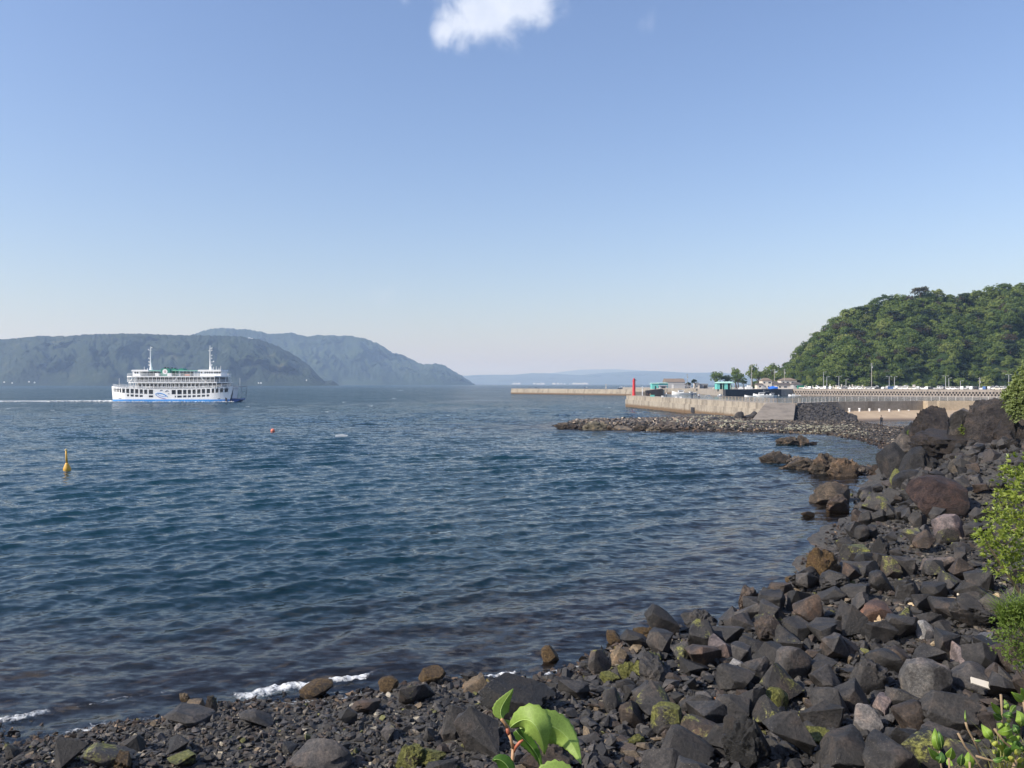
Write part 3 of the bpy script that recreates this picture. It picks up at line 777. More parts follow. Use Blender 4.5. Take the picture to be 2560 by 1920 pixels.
for i, t in enumerate(NAMED):
    u0, u1, v0, v1, sh, k, mat, colr, lab = t
    rock_px(u0, u1, v0, v1, sh, k, mat, colr, lab)
n_named = len(NAMED)
def short(lab):
    cut = len(lab)
    for w_ in (' at ', ' in ', ' with ', ' by ', ' behind ', ' under ', ' on ', ' next ', ' right', ' left', ' beside ', ' above ', ' below ', ' near ', ' tucked', ' cut ', ' throwing', ' standing', ' lying', ' leaning', ' alone', ' sticking', ' awash', ',', ' just ', ' of ', ' just', ' covered'):
        j = lab.find(w_)
        if j > 8: cut = min(cut, j)
    return lab[:cut]
SHORTS = [(( t[0] + t[1]) / 2, (t[2] + t[3]) / 2, short(t[8])) for t in NAMED]
used_labels = set()
def rel_label(desc, u, v, s):
    for q in sorted(SHORTS, key=lambda q: (q[0] - u) ** 2 + (1.6 * (q[1] - v)) ** 2)[:7]:
        du, dv = u - q[0], v - q[1]
        dirs = ('right of' if du > 0 else 'left of') if abs(du) > 1.3 * abs(dv) else ('in front of' if dv > 0 else 'behind')
        far_ = '' if math.hypot(du, dv) < 110 else 'well '
        lab = f'{desc} {far_}{dirs} the {q[2]}'
        if len(lab.split()) > 15: lab = lab.replace('well ', '')
        if len(lab.split()) > 15: continue
        for pre in ('', 'smaller ' if s < .6 else 'larger '):
            if pre + lab not in used_labels:
                used_labels.add(pre + lab); return pre + lab
    return lab

# boulders nobody could name one by one, still each its own object
def in_view(x, y, z, pad=60):
    u = 1280 + F * x / y; v = 960 - F * (z - CAMZ) / y
    return -pad < u < 2560 + pad and v < 1920 + pad * 1.4, u, v
def zone(u, v, d):
    """how big the loose boulders are at this place (metres)"""
    big = sstep(1150, 1600, u + (v - 1700) * .0)
    return .30 + .55 * big
R = random.Random(3)
cand = []
tries = 0
pts = placed
def free(x, y, r, k):
    for (a, b, q) in placed:
        if (a - x) ** 2 + (b - y) ** 2 < (k * (r + q)) ** 2: return False
    return True
TXT = {DK: 'dark', MID: 'dark grey', GR: 'grey', BR: 'brownish'}
cnt = 0
want = 292 - n_named
sizes = sorted([R.uniform(.36, .95) ** 1.0 for _ in range(2600)], reverse=True)
for s in sizes:
    if cnt >= want: break
    for _ in range(4):
        # sample evenly in picture space between foreground and the outcrop
        Y = 13.5 * (56 / 13.5) ** R.random(); u = R.uniform(-40, 2600); x = (u - 1280) / F * Y
        d = float(poly_sd(np.array([x]), np.array([Y]), LAND)[0])
        if d < .3: continue
        lim = .27 + .64 * float(sstep(1100, 1700, u))
        if s > lim * (1 + .3 * (Y > 24)): continue
        if x > .66 * Y + .9: continue
        z = float(height(np.array([x]), np.array([Y]))[0])
        ok, uu, vv = in_view(x, Y, z)
        if not ok or not free(x, Y, s / 2, .62): continue
        colr = R.choice([DK, MID, MID, GR, MID, BR, DK, GR])
        sh = R.choice('hhhhhhhrl'); mt = R.choice([R0, R0, R0, R0, AS, R0, SH if d < 1.5 else R0])
        part = ('in the left-hand rubble' if u < 1000 else 'in the foreground pile at the middle' if u < 1700 and Y < 24 else 'on the right-hand foreground slope' if Y < 22 else 'on the shore slope below the outcrop')
        form = {'h': 'angular', 'l': 'blocky', 'r': 'rough', 'o': 'rounded'}[sh]
        lab = rel_label(f'{TXT[colr]} {form} boulder', uu, vv, s)
        put_rock(Vector((x, Y, z)), s * R.uniform(.9, 1.25), s * R.uniform(.75, 1.1), s * R.uniform(.7, 1.15), sh, R.randrange(26), mt, colr, lab,
                 'loose lava boulders ' + part, R.uniform(-.05, .25))
        cnt += 1
        break
print('boulders', n_named, cnt)

# ------------------------------------------------------------------ loose rubble (one mass of stones)
def stone_protos(nk, npts):
    out = []
    for k in range(nk):
        r = random.Random(100 + k); bm = bmesh.new()
        for _ in range(npts):
            v = Vector((r.gauss(0, 1), r.gauss(0, 1), r.gauss(0, 1))).normalized() * r.uniform(.8, 1.1); bm.verts.new(v)
        bmesh.ops.convex_hull(bm, input=bm.verts)
        for v in [v for v in bm.verts if not v.link_faces]: bm.verts.remove(v)
        bmesh.ops.triangulate(bm, faces=bm.faces)
        bm.verts.index_update()
        out.append((np.array([v.co[:] for v in bm.verts]), np.array([[v.index for v in f.verts] for f in bm.faces])))
        bm.free()
    return out
def scatter_stones(name, xy, z, size, protos, mat, tone, seed, flat=.7, label=None, cat=None):
    r = np.random.default_rng(seed); V = []; Fc = []; T = []; off = 0
    n = len(size); k = r.integers(0, len(protos), n)
    q = r.normal(size=(n, 4)); q /= np.linalg.norm(q, axis=1)[:, None]
    w, x, y, zz = q.T
    Rm = np.stack([1 - 2 * (y * y + zz * zz), 2 * (x * y - zz * w), 2 * (x * zz + y * w), 2 * (x * y + zz * w), 1 - 2 * (x * x + zz * zz), 2 * (y * zz - x * w), 2 * (x * zz - y * w), 2 * (y * zz + x * w), 1 - 2 * (x * x + y * y)], 1).reshape(-1, 3, 3)
    sc = np.stack([r.uniform(.8, 1.3, n), r.uniform(.7, 1.1, n), r.uniform(.5, .9, n)], 1) * size[:, None] / 2
    for j, (pv, pf) in enumerate(protos):
        m_ = np.where(k == j)[0]
        if not len(m_): continue
        vv = np.einsum('nij,nkj->nki', Rm[m_], pv[None] * sc[m_][:, None, :])
        vv[:, :, 2] *= flat
        vv += np.stack([xy[m_, 0], xy[m_, 1], z[m_]], 1)[:, None, :]
        nv = len(pv); V.append(vv.reshape(-1, 3))
        Fc.append((pf[None] + (np.arange(len(m_)) * nv)[:, None, None] + off).reshape(-1, 3))
        T.append(np.repeat(tone[m_], nv, axis=0)); off += nv * len(m_)
    me = mesh_np(name, np.concatenate(V), np.concatenate(Fc), [mat])
    at = me.attributes.new('tone', 'FLOAT_COLOR', 'POINT'); t = np.concatenate(T)
    at.data.foreach_set('color', np.concatenate([t, np.ones((len(t), 1))], 1).astype(np.float32).ravel())
    return link(name, me, kind='stuff')
def stone_mat(name, k=1.0, bump=.02):
    m, n, l = new_mat(name)
    b = n.new('ShaderNodeBsdfPrincipled'); o = n.new('ShaderNodeOutputMaterial'); l.new(b.outputs[0], o.inputs[0])
    at = n.new('ShaderNodeAttribute'); at.attribute_name = 'tone'; geo = n.new('ShaderNodeNewGeometry')
    f = noise(n, l, geo.outputs['Position'], 24 * k, 6, .7)
    c = mixc(n, l, 1.0, at.outputs['Color'], ramp(n, l, f.outputs['Fac'], [(.33, (.5, .5, .5)), (.5, (1, 1, 1)), (.68, (1.7, 1.6, 1.5))]), 'MULTIPLY')
    l.new(c, b.inputs['Base Color']); b.inputs['Roughness'].default_value = .75
    bp = n.new('ShaderNodeBump'); bp.inputs['Distance'].default_value = bump; bp.inputs['Strength'].default_value = .8
    l.new(f.outputs['Fac'], bp.inputs['Height']); l.new(bp.outputs[0], b.inputs['Normal'])
    return m
M_stone = stone_mat('rubble_stone'); M_stone_far = stone_mat('reef_stone', .3, .08)
PR = stone_protos(10, 11); PR2 = stone_protos(8, 8)
def tones(rng, n, pal, w):
    p = np.array(pal); k = rng.choice(len(pal), n, p=np.array(w) / sum(w))
    return p[k] * rng.uniform(.7, 1.3, (n, 1))
rg = np.random.default_rng(77)
def sample_area(n, y0, y1, fn, power=1.0):
    Y = y0 * (y1 / y0) ** (rg.random(n) ** power); u = rg.uniform(-120, 2680, n); x = (u - 1280) / F * Y
    d = poly_sd(x, Y, LAND); k = fn(x, Y, u, d)
    return x[k], Y[k], d[k], u[k]
# medium stones between the boulders
x, y, d, u = sample_area(16000, 13.2, 60, lambda x, Y, u, d: (d > .1) & (x < .66 * Y + 1.2))
s = (.14 + .34 * rg.random(len(x)) ** 1.5) * (.62 + .38 * sstep(900, 1500, u)); z = height(x, y) + s * .12 + .10 * rg.random(len(x)) * sstep(1200, 1700, u)
tn = tones(rg, len(x), [DK, MID, GR, BR, TN, (.12, .12, .04)], [6, 6, 3, 3, .5, .25])
scatter_stones('loose_stones', np.stack([x, y], 1), z, s, PR, M_stone, tn, 1)
# small rubble and shingle
x, y, d, u = sample_area(42000, 13.2, 44, lambda x, Y, u, d: (d > -.5 + .4 * rg.random(len(d))) & (x < .66 * Y + 1.2), 1.25)
s = (.05 + .19 * rg.random(len(x)) ** 2.0) * (1 + .25 * (y > 20)); z = np.maximum(height(x, y), -.06) + s * .15
near_water = d < 1.0
tn = tones(rg, len(x), [DK, MID, GR, BR, (.14, .12, .095), (.30, .27, .21), (.12, .12, .04)], [5, 6, 4, 3, 2.2, 1.1, .5])
tn[near_water] *= np.array([.75, .6, .5])
scatter_stones('shingle', np.stack([x, y], 1), z, s, PR2, M_stone, tn, 2)

# causeway of reef stones reaching to the breakwater
Y = rg.uniform(98, 175, 50000); x = rg.uniform(4, 100, 50000)
dd = poly_sd(x, Y, LAND); k = (dd > -1.0) & (x < .66 * Y + 3)
x, Y, dd = x[k], Y[k], dd[k]
tip = 1 - sstep(25, 60, x)                        # narrow tip: bigger, taller stones
s = rg.uniform(.22, .62, len(x)) * (1 + .8 * tip * (dd > .3)); z = height(x, Y) + s * .16 + .5 * tip * sstep(.5, 3, dd)
u = 1280 + F * x / Y
band = sstep(1620, 1800, u) * (1 - sstep(2080, 2200, u)) * sstep(.18, .4, fbm(x * .05, Y * .22, 3, 3, 6) + .35)
tn = tones(rg, len(x), [DK, GR, BR, (.15, .12, .09), (.26, .22, .17), (.045, .04, .036)], [4, 4, 4, 2.2, 1.0, 3])
tn = tn * (1 + .8 * tip)[:, None]
pale = (rg.random(len(x)) < band * .55); tn[pale] = np.array([.28, .27, .20]) * rg.uniform(.6, 1.2, (pale.sum(), 1))
wet_ = dd < .8; tn[wet_] *= np.array([.55, .45, .38])
scatter_stones('causeway_stones', np.stack([x, Y], 1), z, s, PR2, M_stone_far, tn, 3)
# ------------------------------------------------------------------ lava outcrops, islets, mound
def mass(u0, u1, v0, v1, Y, depth, seed, mat, color, label, amp=.2, f=1.2, flat=3, ridged=.08, sub=5, below=.5, name='lava_outcrop', cat='rock', lean=0, spin=None, group=None, pw=1):
    """free-standing rock mass whose outline spans u0..u1, v0..v1 at distance Y; goes on below into the ground"""
    me = lump_rock(seed, sub, amp, f, 6, flat, .6, ridged)
    w = (u1 - u0) / F * Y; h = (v1 - v0) / F * Y
    c = P((u0 + u1) / 2, (v0 + v1) / 2, Y)
    if pw != 1:
        co = np.empty(len(me.vertices) * 3, np.float32); me.vertices.foreach_get('co', co)
        co = np.sign(co) * np.abs(co) ** pw; me.vertices.foreach_set('co', co)
    me.materials.append(mat); me.name = name
    me.set_sharp_from_angle(angle=math.radians(48))
    o = thing(name, label, cat, (c.x, c.y + depth * .3, c.z - h * below / 2), (0, lean, 0), group, me, (w / 2 * .98, depth / 2, h / 2 * (1 + below)))
    o.color = (*color, 1)
    return o
BRD = (.046, .038, .034); GRD = (.036, .034, .033)
mass(2322, 2388, 1022, 1112, 67, 5, 51, M_out, BRD, 'pointed lava crag left of the tall pale slab', .26, 1.8, 4, .17)
mass(2466, 2600, 1016, 1125, 60, 6, 52, M_out, (.060, .052, .048), 'broad lava crag under the bush at the right edge', .24, 1.8, 4, .17)
mass(2278, 2322, 1054, 1090, 76, 2.4, 53, M_out, DK, 'small dark boulder left of the pointed crag beside the tidal pool', .2, 1.2, 4, .05, 4)
mass(2232, 2316, 1088, 1130, 70, 4, 54, M_out, (.12, .105, .09), 'lava block with a pale lit top at the water-side end of the outcrop', .13, 1, 8, .03)
mass(2212, 2288, 1102, 1192, 64, 4, 55, M_out, MID, 'dark cracked lava block rising from the water', .26, 1.7, 14, .10)
mass(2262, 2350, 1112, 1204, 60, 4, 56, M_out, MID, 'dark faceted lava block left of the cave', .26, 1.7, 14, .10)
mass(2318, 2478, 1078, 1132, 62, 5, 57, M_out, BRD, 'overhanging lava ledge above the cave', .2, 1.5, 2, .1)
mass(2440, 2640, 1090, 1275, 56, 7, 58, M_out, BRD, 'massive brown lava bluff right of the cave', .24, 1.9, 4, .17)
mass(2392, 2474, 1145, 1215, 53, 3, 59, M_out, (.11, .095, .075), 'tan-grey rock at the mouth of the cave', .16, 1.2, 5, .05, 4)
mass(2250, 2350, 1178, 1222, 55, 3, 60, M_out, GRD, 'smooth dark grey boulder above the reddish one', .12, 1.1, 6, .03, 4)
mass(2400, 2640, 1205, 1330, 47, 5, 61, M_out, GRD, 'dark earthy lava slope below the bluff at the right edge', .2, 1.6, 2, .12)
mass(2330, 2480, 1100, 1190, 71, 4, 62, M_out, BK, 'rock at the back of the cave, its shade put into a black colour', .18, 1.3, 2, .08, 4)  # black colour stands for the shade inside the cave
mass(2228, 2256, 1172, 1222, 57.5, 1.2, 63, M_algae_full, BR, 'lime green algae streak rock at the foot of the cracked lava block', .2, 1.2, 2, .06, 4)
mass(2385, 2475, 1045, 1100, 69, 4, 64, M_out, BRD, 'low lava saddle with weeds between the slab and the broad crag', .15, 1.3, 2, .1, 4)
# the tall leaning slab with a flat pale face
Ys = 63
fr_px = [(2355, 1128), (2362, 1080), (2368, 1046), (2384, 1030), (2404, 1024), (2424, 1030), (2441, 1040), (2441, 1050), (2428, 1072), (2410, 1095), (2400, 1125)]
bk_px = [(2360, 1125), (2372, 1036), (2404, 1020), (2432, 1032), (2446, 1046), (2442, 1070), (2418, 1100), (2410, 1125)]
bm = bmesh.new()
for (u, v) in fr_px: bm.verts.new(P(u, v, Ys) + Vector((0, .35 * (u - 2400) / 40, 0)))
for (u, v) in bk_px: bm.verts.new(P(u, v, Ys + 1.6) + Vector((.25, .2, 0)))
bmesh.ops.convex_hull(bm, input=bm.verts)
for v in [v for v in bm.verts if not v.link_faces]: bm.verts.remove(v)
bmesh.ops.triangulate(bm, faces=bm.faces)
for _ in range(3):
    bmesh.ops.subdivide_edges(bm, edges=[e for e in bm.edges if e.calc_length() > .25], cuts=1, use_grid_fill=True); bmesh.ops.triangulate(bm, faces=bm.faces)
co = np.array([v.co[:] for v in bm.verts]); dd_ = .10 * fbm(co[:, 0] * 1.1, co[:, 1] * 1.1, co[:, 2] * 1.1, 5, 4)
for v, q in zip(bm.verts, dd_): v.co += Vector((q * .6, q, q * .4))
me = bpy.data.meshes.new('lava_slab'); bm.to_mesh(me); bm.free(); me.materials.append(M_out)
o = thing('lava_slab', 'tall leaning slab with a flat pale grey face on the outcrop', 'rock', data=me); o.color = (.17, .155, .14, 1)

# islets and reef rocks in the bay
TAN = (.105, .084, .064)
def reef(u0, u1, v0, v1, seed, lab, color=TAN, Y=None, dk=.6, grp=None, **k):
    Y = Y or CAMZ * F / (v1 - 960)
    v0 = v0 + (v1 - v0) * .22
    mass(u0, u1, v0, v1, Y, (u1 - u0) / F * Y * dk, seed, M_reef, color, lab, k.get('amp', .30), k.get('f', 2.3), 1, .16, k.get('sub', 4) , .6, 'reef_rock', group=grp)
reef(1948, 2004, 1087, 1112, 71, 'left lump of the small brown islet near the causeway')
reef(1990, 2024, 1083, 1112, 72, 'right taller lump of the small brown islet near the causeway')
reef(2020, 2044, 1104, 1111, 73, 'flat sliver of rock awash right of the small islet', BR)
reef(1912, 1972, 1129, 1158, 74, 'rounded tan rock at the outer end of the reef chain')
reef(1966, 2034, 1142, 1172, 75, 'low ragged rock linking the reef chain')
reef(2030, 2104, 1133, 1184, 76, 'high ribbed rock in the middle of the reef chain', sub=5)
reef(2084, 2148, 1143, 1190, 77, 'blocky ribbed rock with a steep right end in the reef chain', (.19, .135, .09), sub=5)
reef(2146, 2186, 1160, 1182, 78, 'small dark reef rock right of the ribbed rocks', BR)
reef(2180, 2222, 1158, 1188, 79, 'brown reef rock touching the outcrop', BR)
for i, (u0, u1, v0, v1, c_, lab) in enumerate([
    (1392, 1424, 1055, 1071, TAN, 'outermost reef rock at the left tip of the causeway'),
    (1422, 1446, 1060, 1072, BR, 'dark gap-toothed rock second from the causeway tip'),
    (1440, 1470, 1057, 1073, BR, 'brown pitted rock third from the causeway tip'),
    (1464, 1520, 1052, 1074, (.17, .15, .105), 'highest rounded reef rock near the causeway tip'),
    (1514, 1532, 1062, 1074, TAN, 'narrow pale rock right of the highest reef rock'),
    (1532, 1580, 1063, 1075, (.2, .16, .11), 'low cream-brown ledge in the causeway tip'),
    (1586, 1618, 1061, 1076, TAN, 'tan rock with a black hollow in the causeway'),
    (1618, 1650, 1063, 1077, (.22, .18, .13), 'pale blocky rock right of the hollow one'),
    (1640, 1700, 1052, 1076, (.12, .10, .085), 'long grey-brown hump where the causeway widens'),
    (1600, 1612, 1048, 1053, (.10, .05, .04), 'reddish rock awash off the causeway')]):
    reef(u0, u1, v0, v1, 81 + i, lab, c_, dk=.7)
for i, (u0, u1, v0, v1) in enumerate([(1838, 1864, 1029, 1052), (1700, 1740, 1050, 1066), (1745, 1772, 1046, 1060), (1775, 1800, 1041, 1056), (1790, 1822, 1050, 1066), (1812, 1840, 1040, 1054), (1862, 1890, 1034, 1050), (1878, 1902, 1030, 1046)]):
    lab = ['biggest dark boulder at the foot of the breakwater', 'leftmost dark boulder of the causeway ridge', 'second dark boulder of the causeway ridge', 'dark boulder just left of the drain opening side', 'broad dark boulder in front of the causeway ridge', 'dark boulder left of the biggest one at the breakwater', 'dark boulder right of the biggest one at the breakwater', 'dark boulder at the foot of the concrete ramp'][i]
    Y = 162 if i in (0, 6, 7) else 150
    mass(u0, u1, v0, v1, Y, 2.2, 95 + i, M_reef, (.055, .052, .052), lab, .2, 1.4, 4, .08, 3, .5, 'reef_rock', group='dark boulders on the causeway ridge')

# broken blocks lying against the outcrop
rq = np.random.default_rng(29); n_ = 420
uq = rq.uniform(2205, 2600, n_); tq = rq.random(n_); Yq = 47 + 24 * tq; vq = np.interp(uq, [2205, 2260, 2330, 2600], [1185, 1150, 1125, 1120]) + (1 - tq) * 95 + rq.uniform(-12, 12, n_)
xq = (uq - 1280) / F * Yq; zq = np.maximum(CAMZ - (vq - 960) / F * Yq, height(xq, Yq)); zq = np.minimum(zq, height(xq, Yq) + 1.3)
scatter_stones('outcrop_rubble', np.stack([xq, Yq], 1), zq, .45 + 1.1 * rq.random(n_) ** 2, PR, M_stone_far, tones(rq, n_, [DK, MID, GR, BRD], [4, 4, 1.5, 3]), 43, 1.0)
# broken jagged pieces along the reef chain
rq = np.random.default_rng(19); n_ = 620
uq = rq.uniform(1905, 2222, n_); vq = np.interp(uq, [1905, 1970, 2030, 2145, 2222], [1155, 1158, 1170, 1187, 1184]) + rq.uniform(-5, 0, n_)
Yq = CAMZ * F / (vq - 960) + rq.uniform(0, 3, n_); hq = np.interp(uq, [1905, 1940, 1975, 2035, 2060, 2120, 2150, 2200, 2222], [.2, .6, .3, .35, 1.0, 1.0, .35, .35, .5])
scatter_stones('reef_rubble', np.stack([(uq - 1280) / F * Yq, Yq], 1), hq * rq.random(n_) * .9, rq.uniform(.3, .8, n_), PR, M_stone_far, tones(rq, n_, [(.09, .07, .052), (.05, .04, .033), (.13, .105, .08)], [4, 4, 2]), 41, 1.0)
# stacked dark stones piled against the sea wall
rm = np.random.default_rng(9); n_ = 1500
u = rm.uniform(1962, 2140, n_); t = rm.random(n_)          # t: 0 crest, 1 foot
top = np.interp(u, [1960, 1988, 2075, 2100, 2140], [2.1, 3.75, 3.75, 2.6, .9])
Yt = np.interp(u, [1960, 2140], [170, 172]); Yf = np.interp(u, [1960, 2140], [157, 160])
Yy = Yt + (Yf - Yt) * t; zt = top + (.55 - top) * t ** .9
x_ = (u - 1280) / F * Yy
scatter_stones('stone_mound', np.stack([x_, Yy], 1), zt, rm.uniform(.55, 1.15, n_), PR, M_stone_far, tones(rm, n_, [(.035, .034, .036), (.05, .047, .047), (.07, .064, .06)], [4, 4, 1]), 4, .85)
mb = MB()   # the core the stones lie on
N = 24; uu = np.linspace(1960, 2140, N)
for i, q in enumerate(uu):
    tp = float(np.interp(q, [1960, 1988, 2075, 2100, 2140], [2.1, 3.75, 3.75, 2.6, .9])) - .35
    yt = float(np.interp(q, [1960, 2140], [170, 172])); yf = float(np.interp(q, [1960, 2140], [157, 160]))
    mb.v += [((q - 1280) / F * yf, yf, .2), ((q - 1280) / F * yt, yt, tp), ((q - 1280) / F * (yt + 3), yt + 3, tp)]
for i in range(N - 1):
    a_ = i * 3; mb.f += [(a_, a_ + 3, a_ + 4, a_ + 1), (a_ + 1, a_ + 4, a_ + 5, a_ + 2)]; mb.m += [0, 0]
link('mound_core', mb.mesh('mound_core', [simple('dark_earth', (.03, .028, .027), .95, var=.4)]), kind='structure')
# ------------------------------------------------------------------ concrete
def concrete(name, col, dark=(.12, .10, .08), stain=.5, tide=None, k=.5):
    m, n, l = new_mat(name)
    b = n.new('ShaderNodeBsdfPrincipled'); o = n.new('ShaderNodeOutputMaterial'); l.new(b.outputs[0], o.inputs[0])
    geo = n.new('ShaderNodeNewGeometry')
    mp = n.new('ShaderNodeMapping'); mp.inputs['Scale'].default_value = (1, 1, .25); l.new(geo.outputs['Position'], mp.inputs['Vector'])
    a = noise(n, l, mp.outputs[0], k, 7, .62); f = noise(n, l, geo.outputs['Position'], 4 * k, 6, .65)
    c = ramp(n, l, f.outputs['Fac'], [(.3, tuple(x * .8 for x in col)), (.7, tuple(x * 1.14 for x in col))])
    c = mixc(n, l, mmath(n, l, 'MULTIPLY', mmath(n, l, 'MULTIPLY', mmath(n, l, 'SUBTRACT', a.outputs['Fac'], .47, clamp=True), 5, clamp=True), stain), c, dark)
    if tide:
        ps = n.new('ShaderNodeSeparateXYZ'); l.new(geo.outputs['Position'], ps.inputs[0])
        w = n.new('ShaderNodeMapRange'); w.inputs['From Min'].default_value = tide + .5; w.inputs['From Max'].default_value = tide - .1
        l.new(mmath(n, l, 'ADD', ps.outputs['Z'], mmath(n, l, 'MULTIPLY', mmath(n, l, 'SUBTRACT', f.outputs['Fac'], .5), 1.4)), w.inputs['Value'])
        c = mixc(n, l, w.outputs[0], c, (.16, .105, .06))
    l.new(c, b.inputs['Base Color']); b.inputs['Roughness'].default_value = .85
    bp = n.new('ShaderNodeBump'); bp.inputs['Distance'].default_value = .05; bp.inputs['Strength'].default_value = .5
    l.new(f.outputs['Fac'], bp.inputs['Height']); l.new(bp.outputs[0], b.inputs['Normal'])
    return m
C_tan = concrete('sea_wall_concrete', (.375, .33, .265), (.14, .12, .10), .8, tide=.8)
C_grey = concrete('shaded_wall_concrete', (.29, .255, .21), (.11, .09, .07), .7)  # darker copy; the wall's grazing shade is put into its colour
C_deck = concrete('quay_concrete', (.36, .32, .27), stain=.35)
C_dark = simple('dark_face_and_shade', (.035, .035, .04), .8, var=.3, scale=.6)  # dark quay face, also used to put shade into holes and openings
C_chk = concrete('checker_wall_concrete', (.34, .29, .245), stain=.4)

def wall_run(name, label, pts, z0, z1, thick, mat, seg=18.0, ledge=None, cat='breakwater', gap=.12, drain=None):
    """wall along pts (its sea face), thick to the left-hand side normal pointing away from the camera; segments are parts"""
    root = thing(name, label, cat, (pts[0][0], pts[0][1], 0))
    M0 = root.location
    for (ax, ay), (bx, by) in zip(pts[:-1], pts[1:]):
        a = Vector((ax, ay, 0)); d = Vector((bx - ax, by - ay, 0)); L = d.length; d.normalize()
        nrm = Vector((-d.y, d.x, 0))
        if nrm.y < 0 and abs(nrm.y) > .1 or (abs(nrm.y) <= .1 and nrm.x < 0): nrm = -nrm
        ns = max(1, round(L / seg))
        for i in range(ns):
            s0, s1 = i * L / ns + (gap / 2 if i else 0), (i + 1) * L / ns - gap / 2
            mb = MB()
            def P4(s, w, z): return a + d * s + nrm * w + Vector((0, 0, z)) - Vector(M0)
            def bx_(w0, w1, za, zb):
                vs = [P4(s0, w0, za), P4(s1, w0, za), P4(s1, w1, za), P4(s0, w1, za), P4(s0, w0, zb), P4(s1, w0, zb), P4(s1, w1, zb), P4(s0, w1, zb)]
                mb.add(vs, [(0, 3, 2, 1), (4, 5, 6, 7), (0, 1, 5, 4), (1, 2, 6, 5), (2, 3, 7, 6), (3, 0, 4, 7)])
            jz = R.uniform(-.03, .03)
            if ledge:
                bx_(0, thick, z0, ledge + jz); bx_(.38, thick, ledge + jz + .002, z1 + jz)
            else: bx_(0, thick, z0, z1 + jz)
            mb.build('wall_segment', mat, root)
        mb = MB(); vs = []
        for s, w, z in ((.4, .5, -6.5), (L - .4, .5, -6.5), (L - .4, thick - .1, -6.5), (.4, thick - .1, -6.5), (.4, .5, z1 - .12), (L - .4, .5, z1 - .12), (L - .4, thick - .1, z1 - .12), (.4, thick - .1, z1 - .12)):
            vs.append(a + d * s + nrm * w + Vector((0, 0, z)) - Vector(M0))
        mb.add(vs, [(0, 3, 2, 1), (4, 5, 6, 7), (0, 1, 5, 4), (1, 2, 6, 5), (2, 3, 7, 6), (3, 0, 4, 7)]); mb.build('core', C_dark, root)
    return root
outer = wall_run('outer_breakwater', 'long low tan concrete breakwater stretching across the harbour mouth', [(-1, 663), (98.5, 535)], -6.5, 4.3, 6, C_tan, 21, 2.45)
inner = wall_run('inner_breakwater', 'tan concrete breakwater with the red beacon at its end', [(40, 281), (49, 207), (53.5, 168)], -6.5, 3.95, 5, C_tan, 13, 2.6)
dr = MB(); dr.box(-.25, .5, -1.2, 1.2, .35, 1.8); dr.build('drain_opening', C_dark, inner, loc=(8.35, -68.5, 0), rot=(0, 0, .11))  # solid dark block; the hole's shade is put into its colour
# sloping apron
ap = MB()
T0, T1 = Vector((53.4, 168, 3.92)), Vector((60.2, 169, 3.92)); B0, B1 = Vector((46.6, 154.5, 1.1)), Vector((54.6, 154.5, 1.1))
ap.add([T0, T1, B1, B0, T0 - Vector((0, 0, 6)), T1 - Vector((0, 0, 6)), B1 - Vector((0, 0, 4)), B0 - Vector((0, 0, 4))], [(0, 1, 2, 3), (4, 7, 6, 5), (0, 3, 7, 4), (1, 5, 6, 2), (3, 2, 6, 7), (0, 4, 5, 1)])
me = ap.mesh('concrete_ramp', [concrete('ramp_concrete', (.25, .215, .175), (.13, .11, .09), .7)]); thing('concrete_ramp', 'sloping grey concrete apron at the end of the breakwater beside the dark stone mound', 'ramp', data=me)
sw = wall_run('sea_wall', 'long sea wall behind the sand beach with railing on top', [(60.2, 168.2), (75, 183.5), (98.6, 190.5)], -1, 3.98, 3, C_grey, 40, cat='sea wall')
C_sand = concrete('lit_wall_concrete', (.44, .36, .26), stain=.25)  # lighter copy; the sunlit tone is put into its colour
sw2 = wall_run('sea_wall', 'paler straight stretch of sea wall right of the shaded gap', [(102.2, 190.4), (112, 189.6), (150, 187)], -1, 3.98, 3, C_sand, 14, cat='sea wall')  # wall starts after a gap left open to make the dark shade
bt = MB(); bt.box(98.3, 100.4, 188.2, 193, -1, 3.99)
thing('wall_buttress', 'pale concrete block standing forward of the sea wall beside the shaded gap', 'buttress', data=bt.mesh('wall_buttress', [C_sand]))
# railings
rail_w = simple('galvanised_rail', (.62, .60, .56), .45, .2, .1); rail_b = simple('weathered_rail', (.40, .33, .25), .6, 0, .15)
def railing(label, pts, mat, pitch, h=1.02, rails=(.25, .5, .75, 1.0)):
    root = thing('railing', label, 'railing', pts[0])
    for a, b in zip(pts[:-1], pts[1:]):
        a, b = Vector(a), Vector(b); L = (b - a).length; d = (b - a).normalized(); ns = max(1, round(L / pitch))
        for i in range(ns + 1):
            mb = MB(); p = d * (L * i / ns) + a - root.location
            mb.tube([p, p + Vector((0, 0, h))], .06, 6); mb.build('post', mat, root)
        for r_ in rails:
            mb = MB(); mb.tube([a - root.location + Vector((0, 0, h * r_ - .03)), b - root.location + Vector((0, 0, h * r_ - .03))], .035, 5); mb.build('rail', mat, root)
railing('brownish railing along the edge of the inner breakwater and apron', [(52.0, 200, 3.95), (56.5, 169.5, 3.93), (61.5, 170, 3.96)], rail_b, 1.9)
railing('pale metal railing above the dark stone mound', [(61.5, 171, 3.98), (75.4, 185.2, 3.98)], rail_w, 1.9)
railing('pale metal railing along the top of the sea wall behind the beach', [(75.8, 184.8, 3.98), (98.9, 191.6, 3.98), (112.3, 190.9, 3.98), (149, 188.4, 3.98)], rail_w, 1.85)
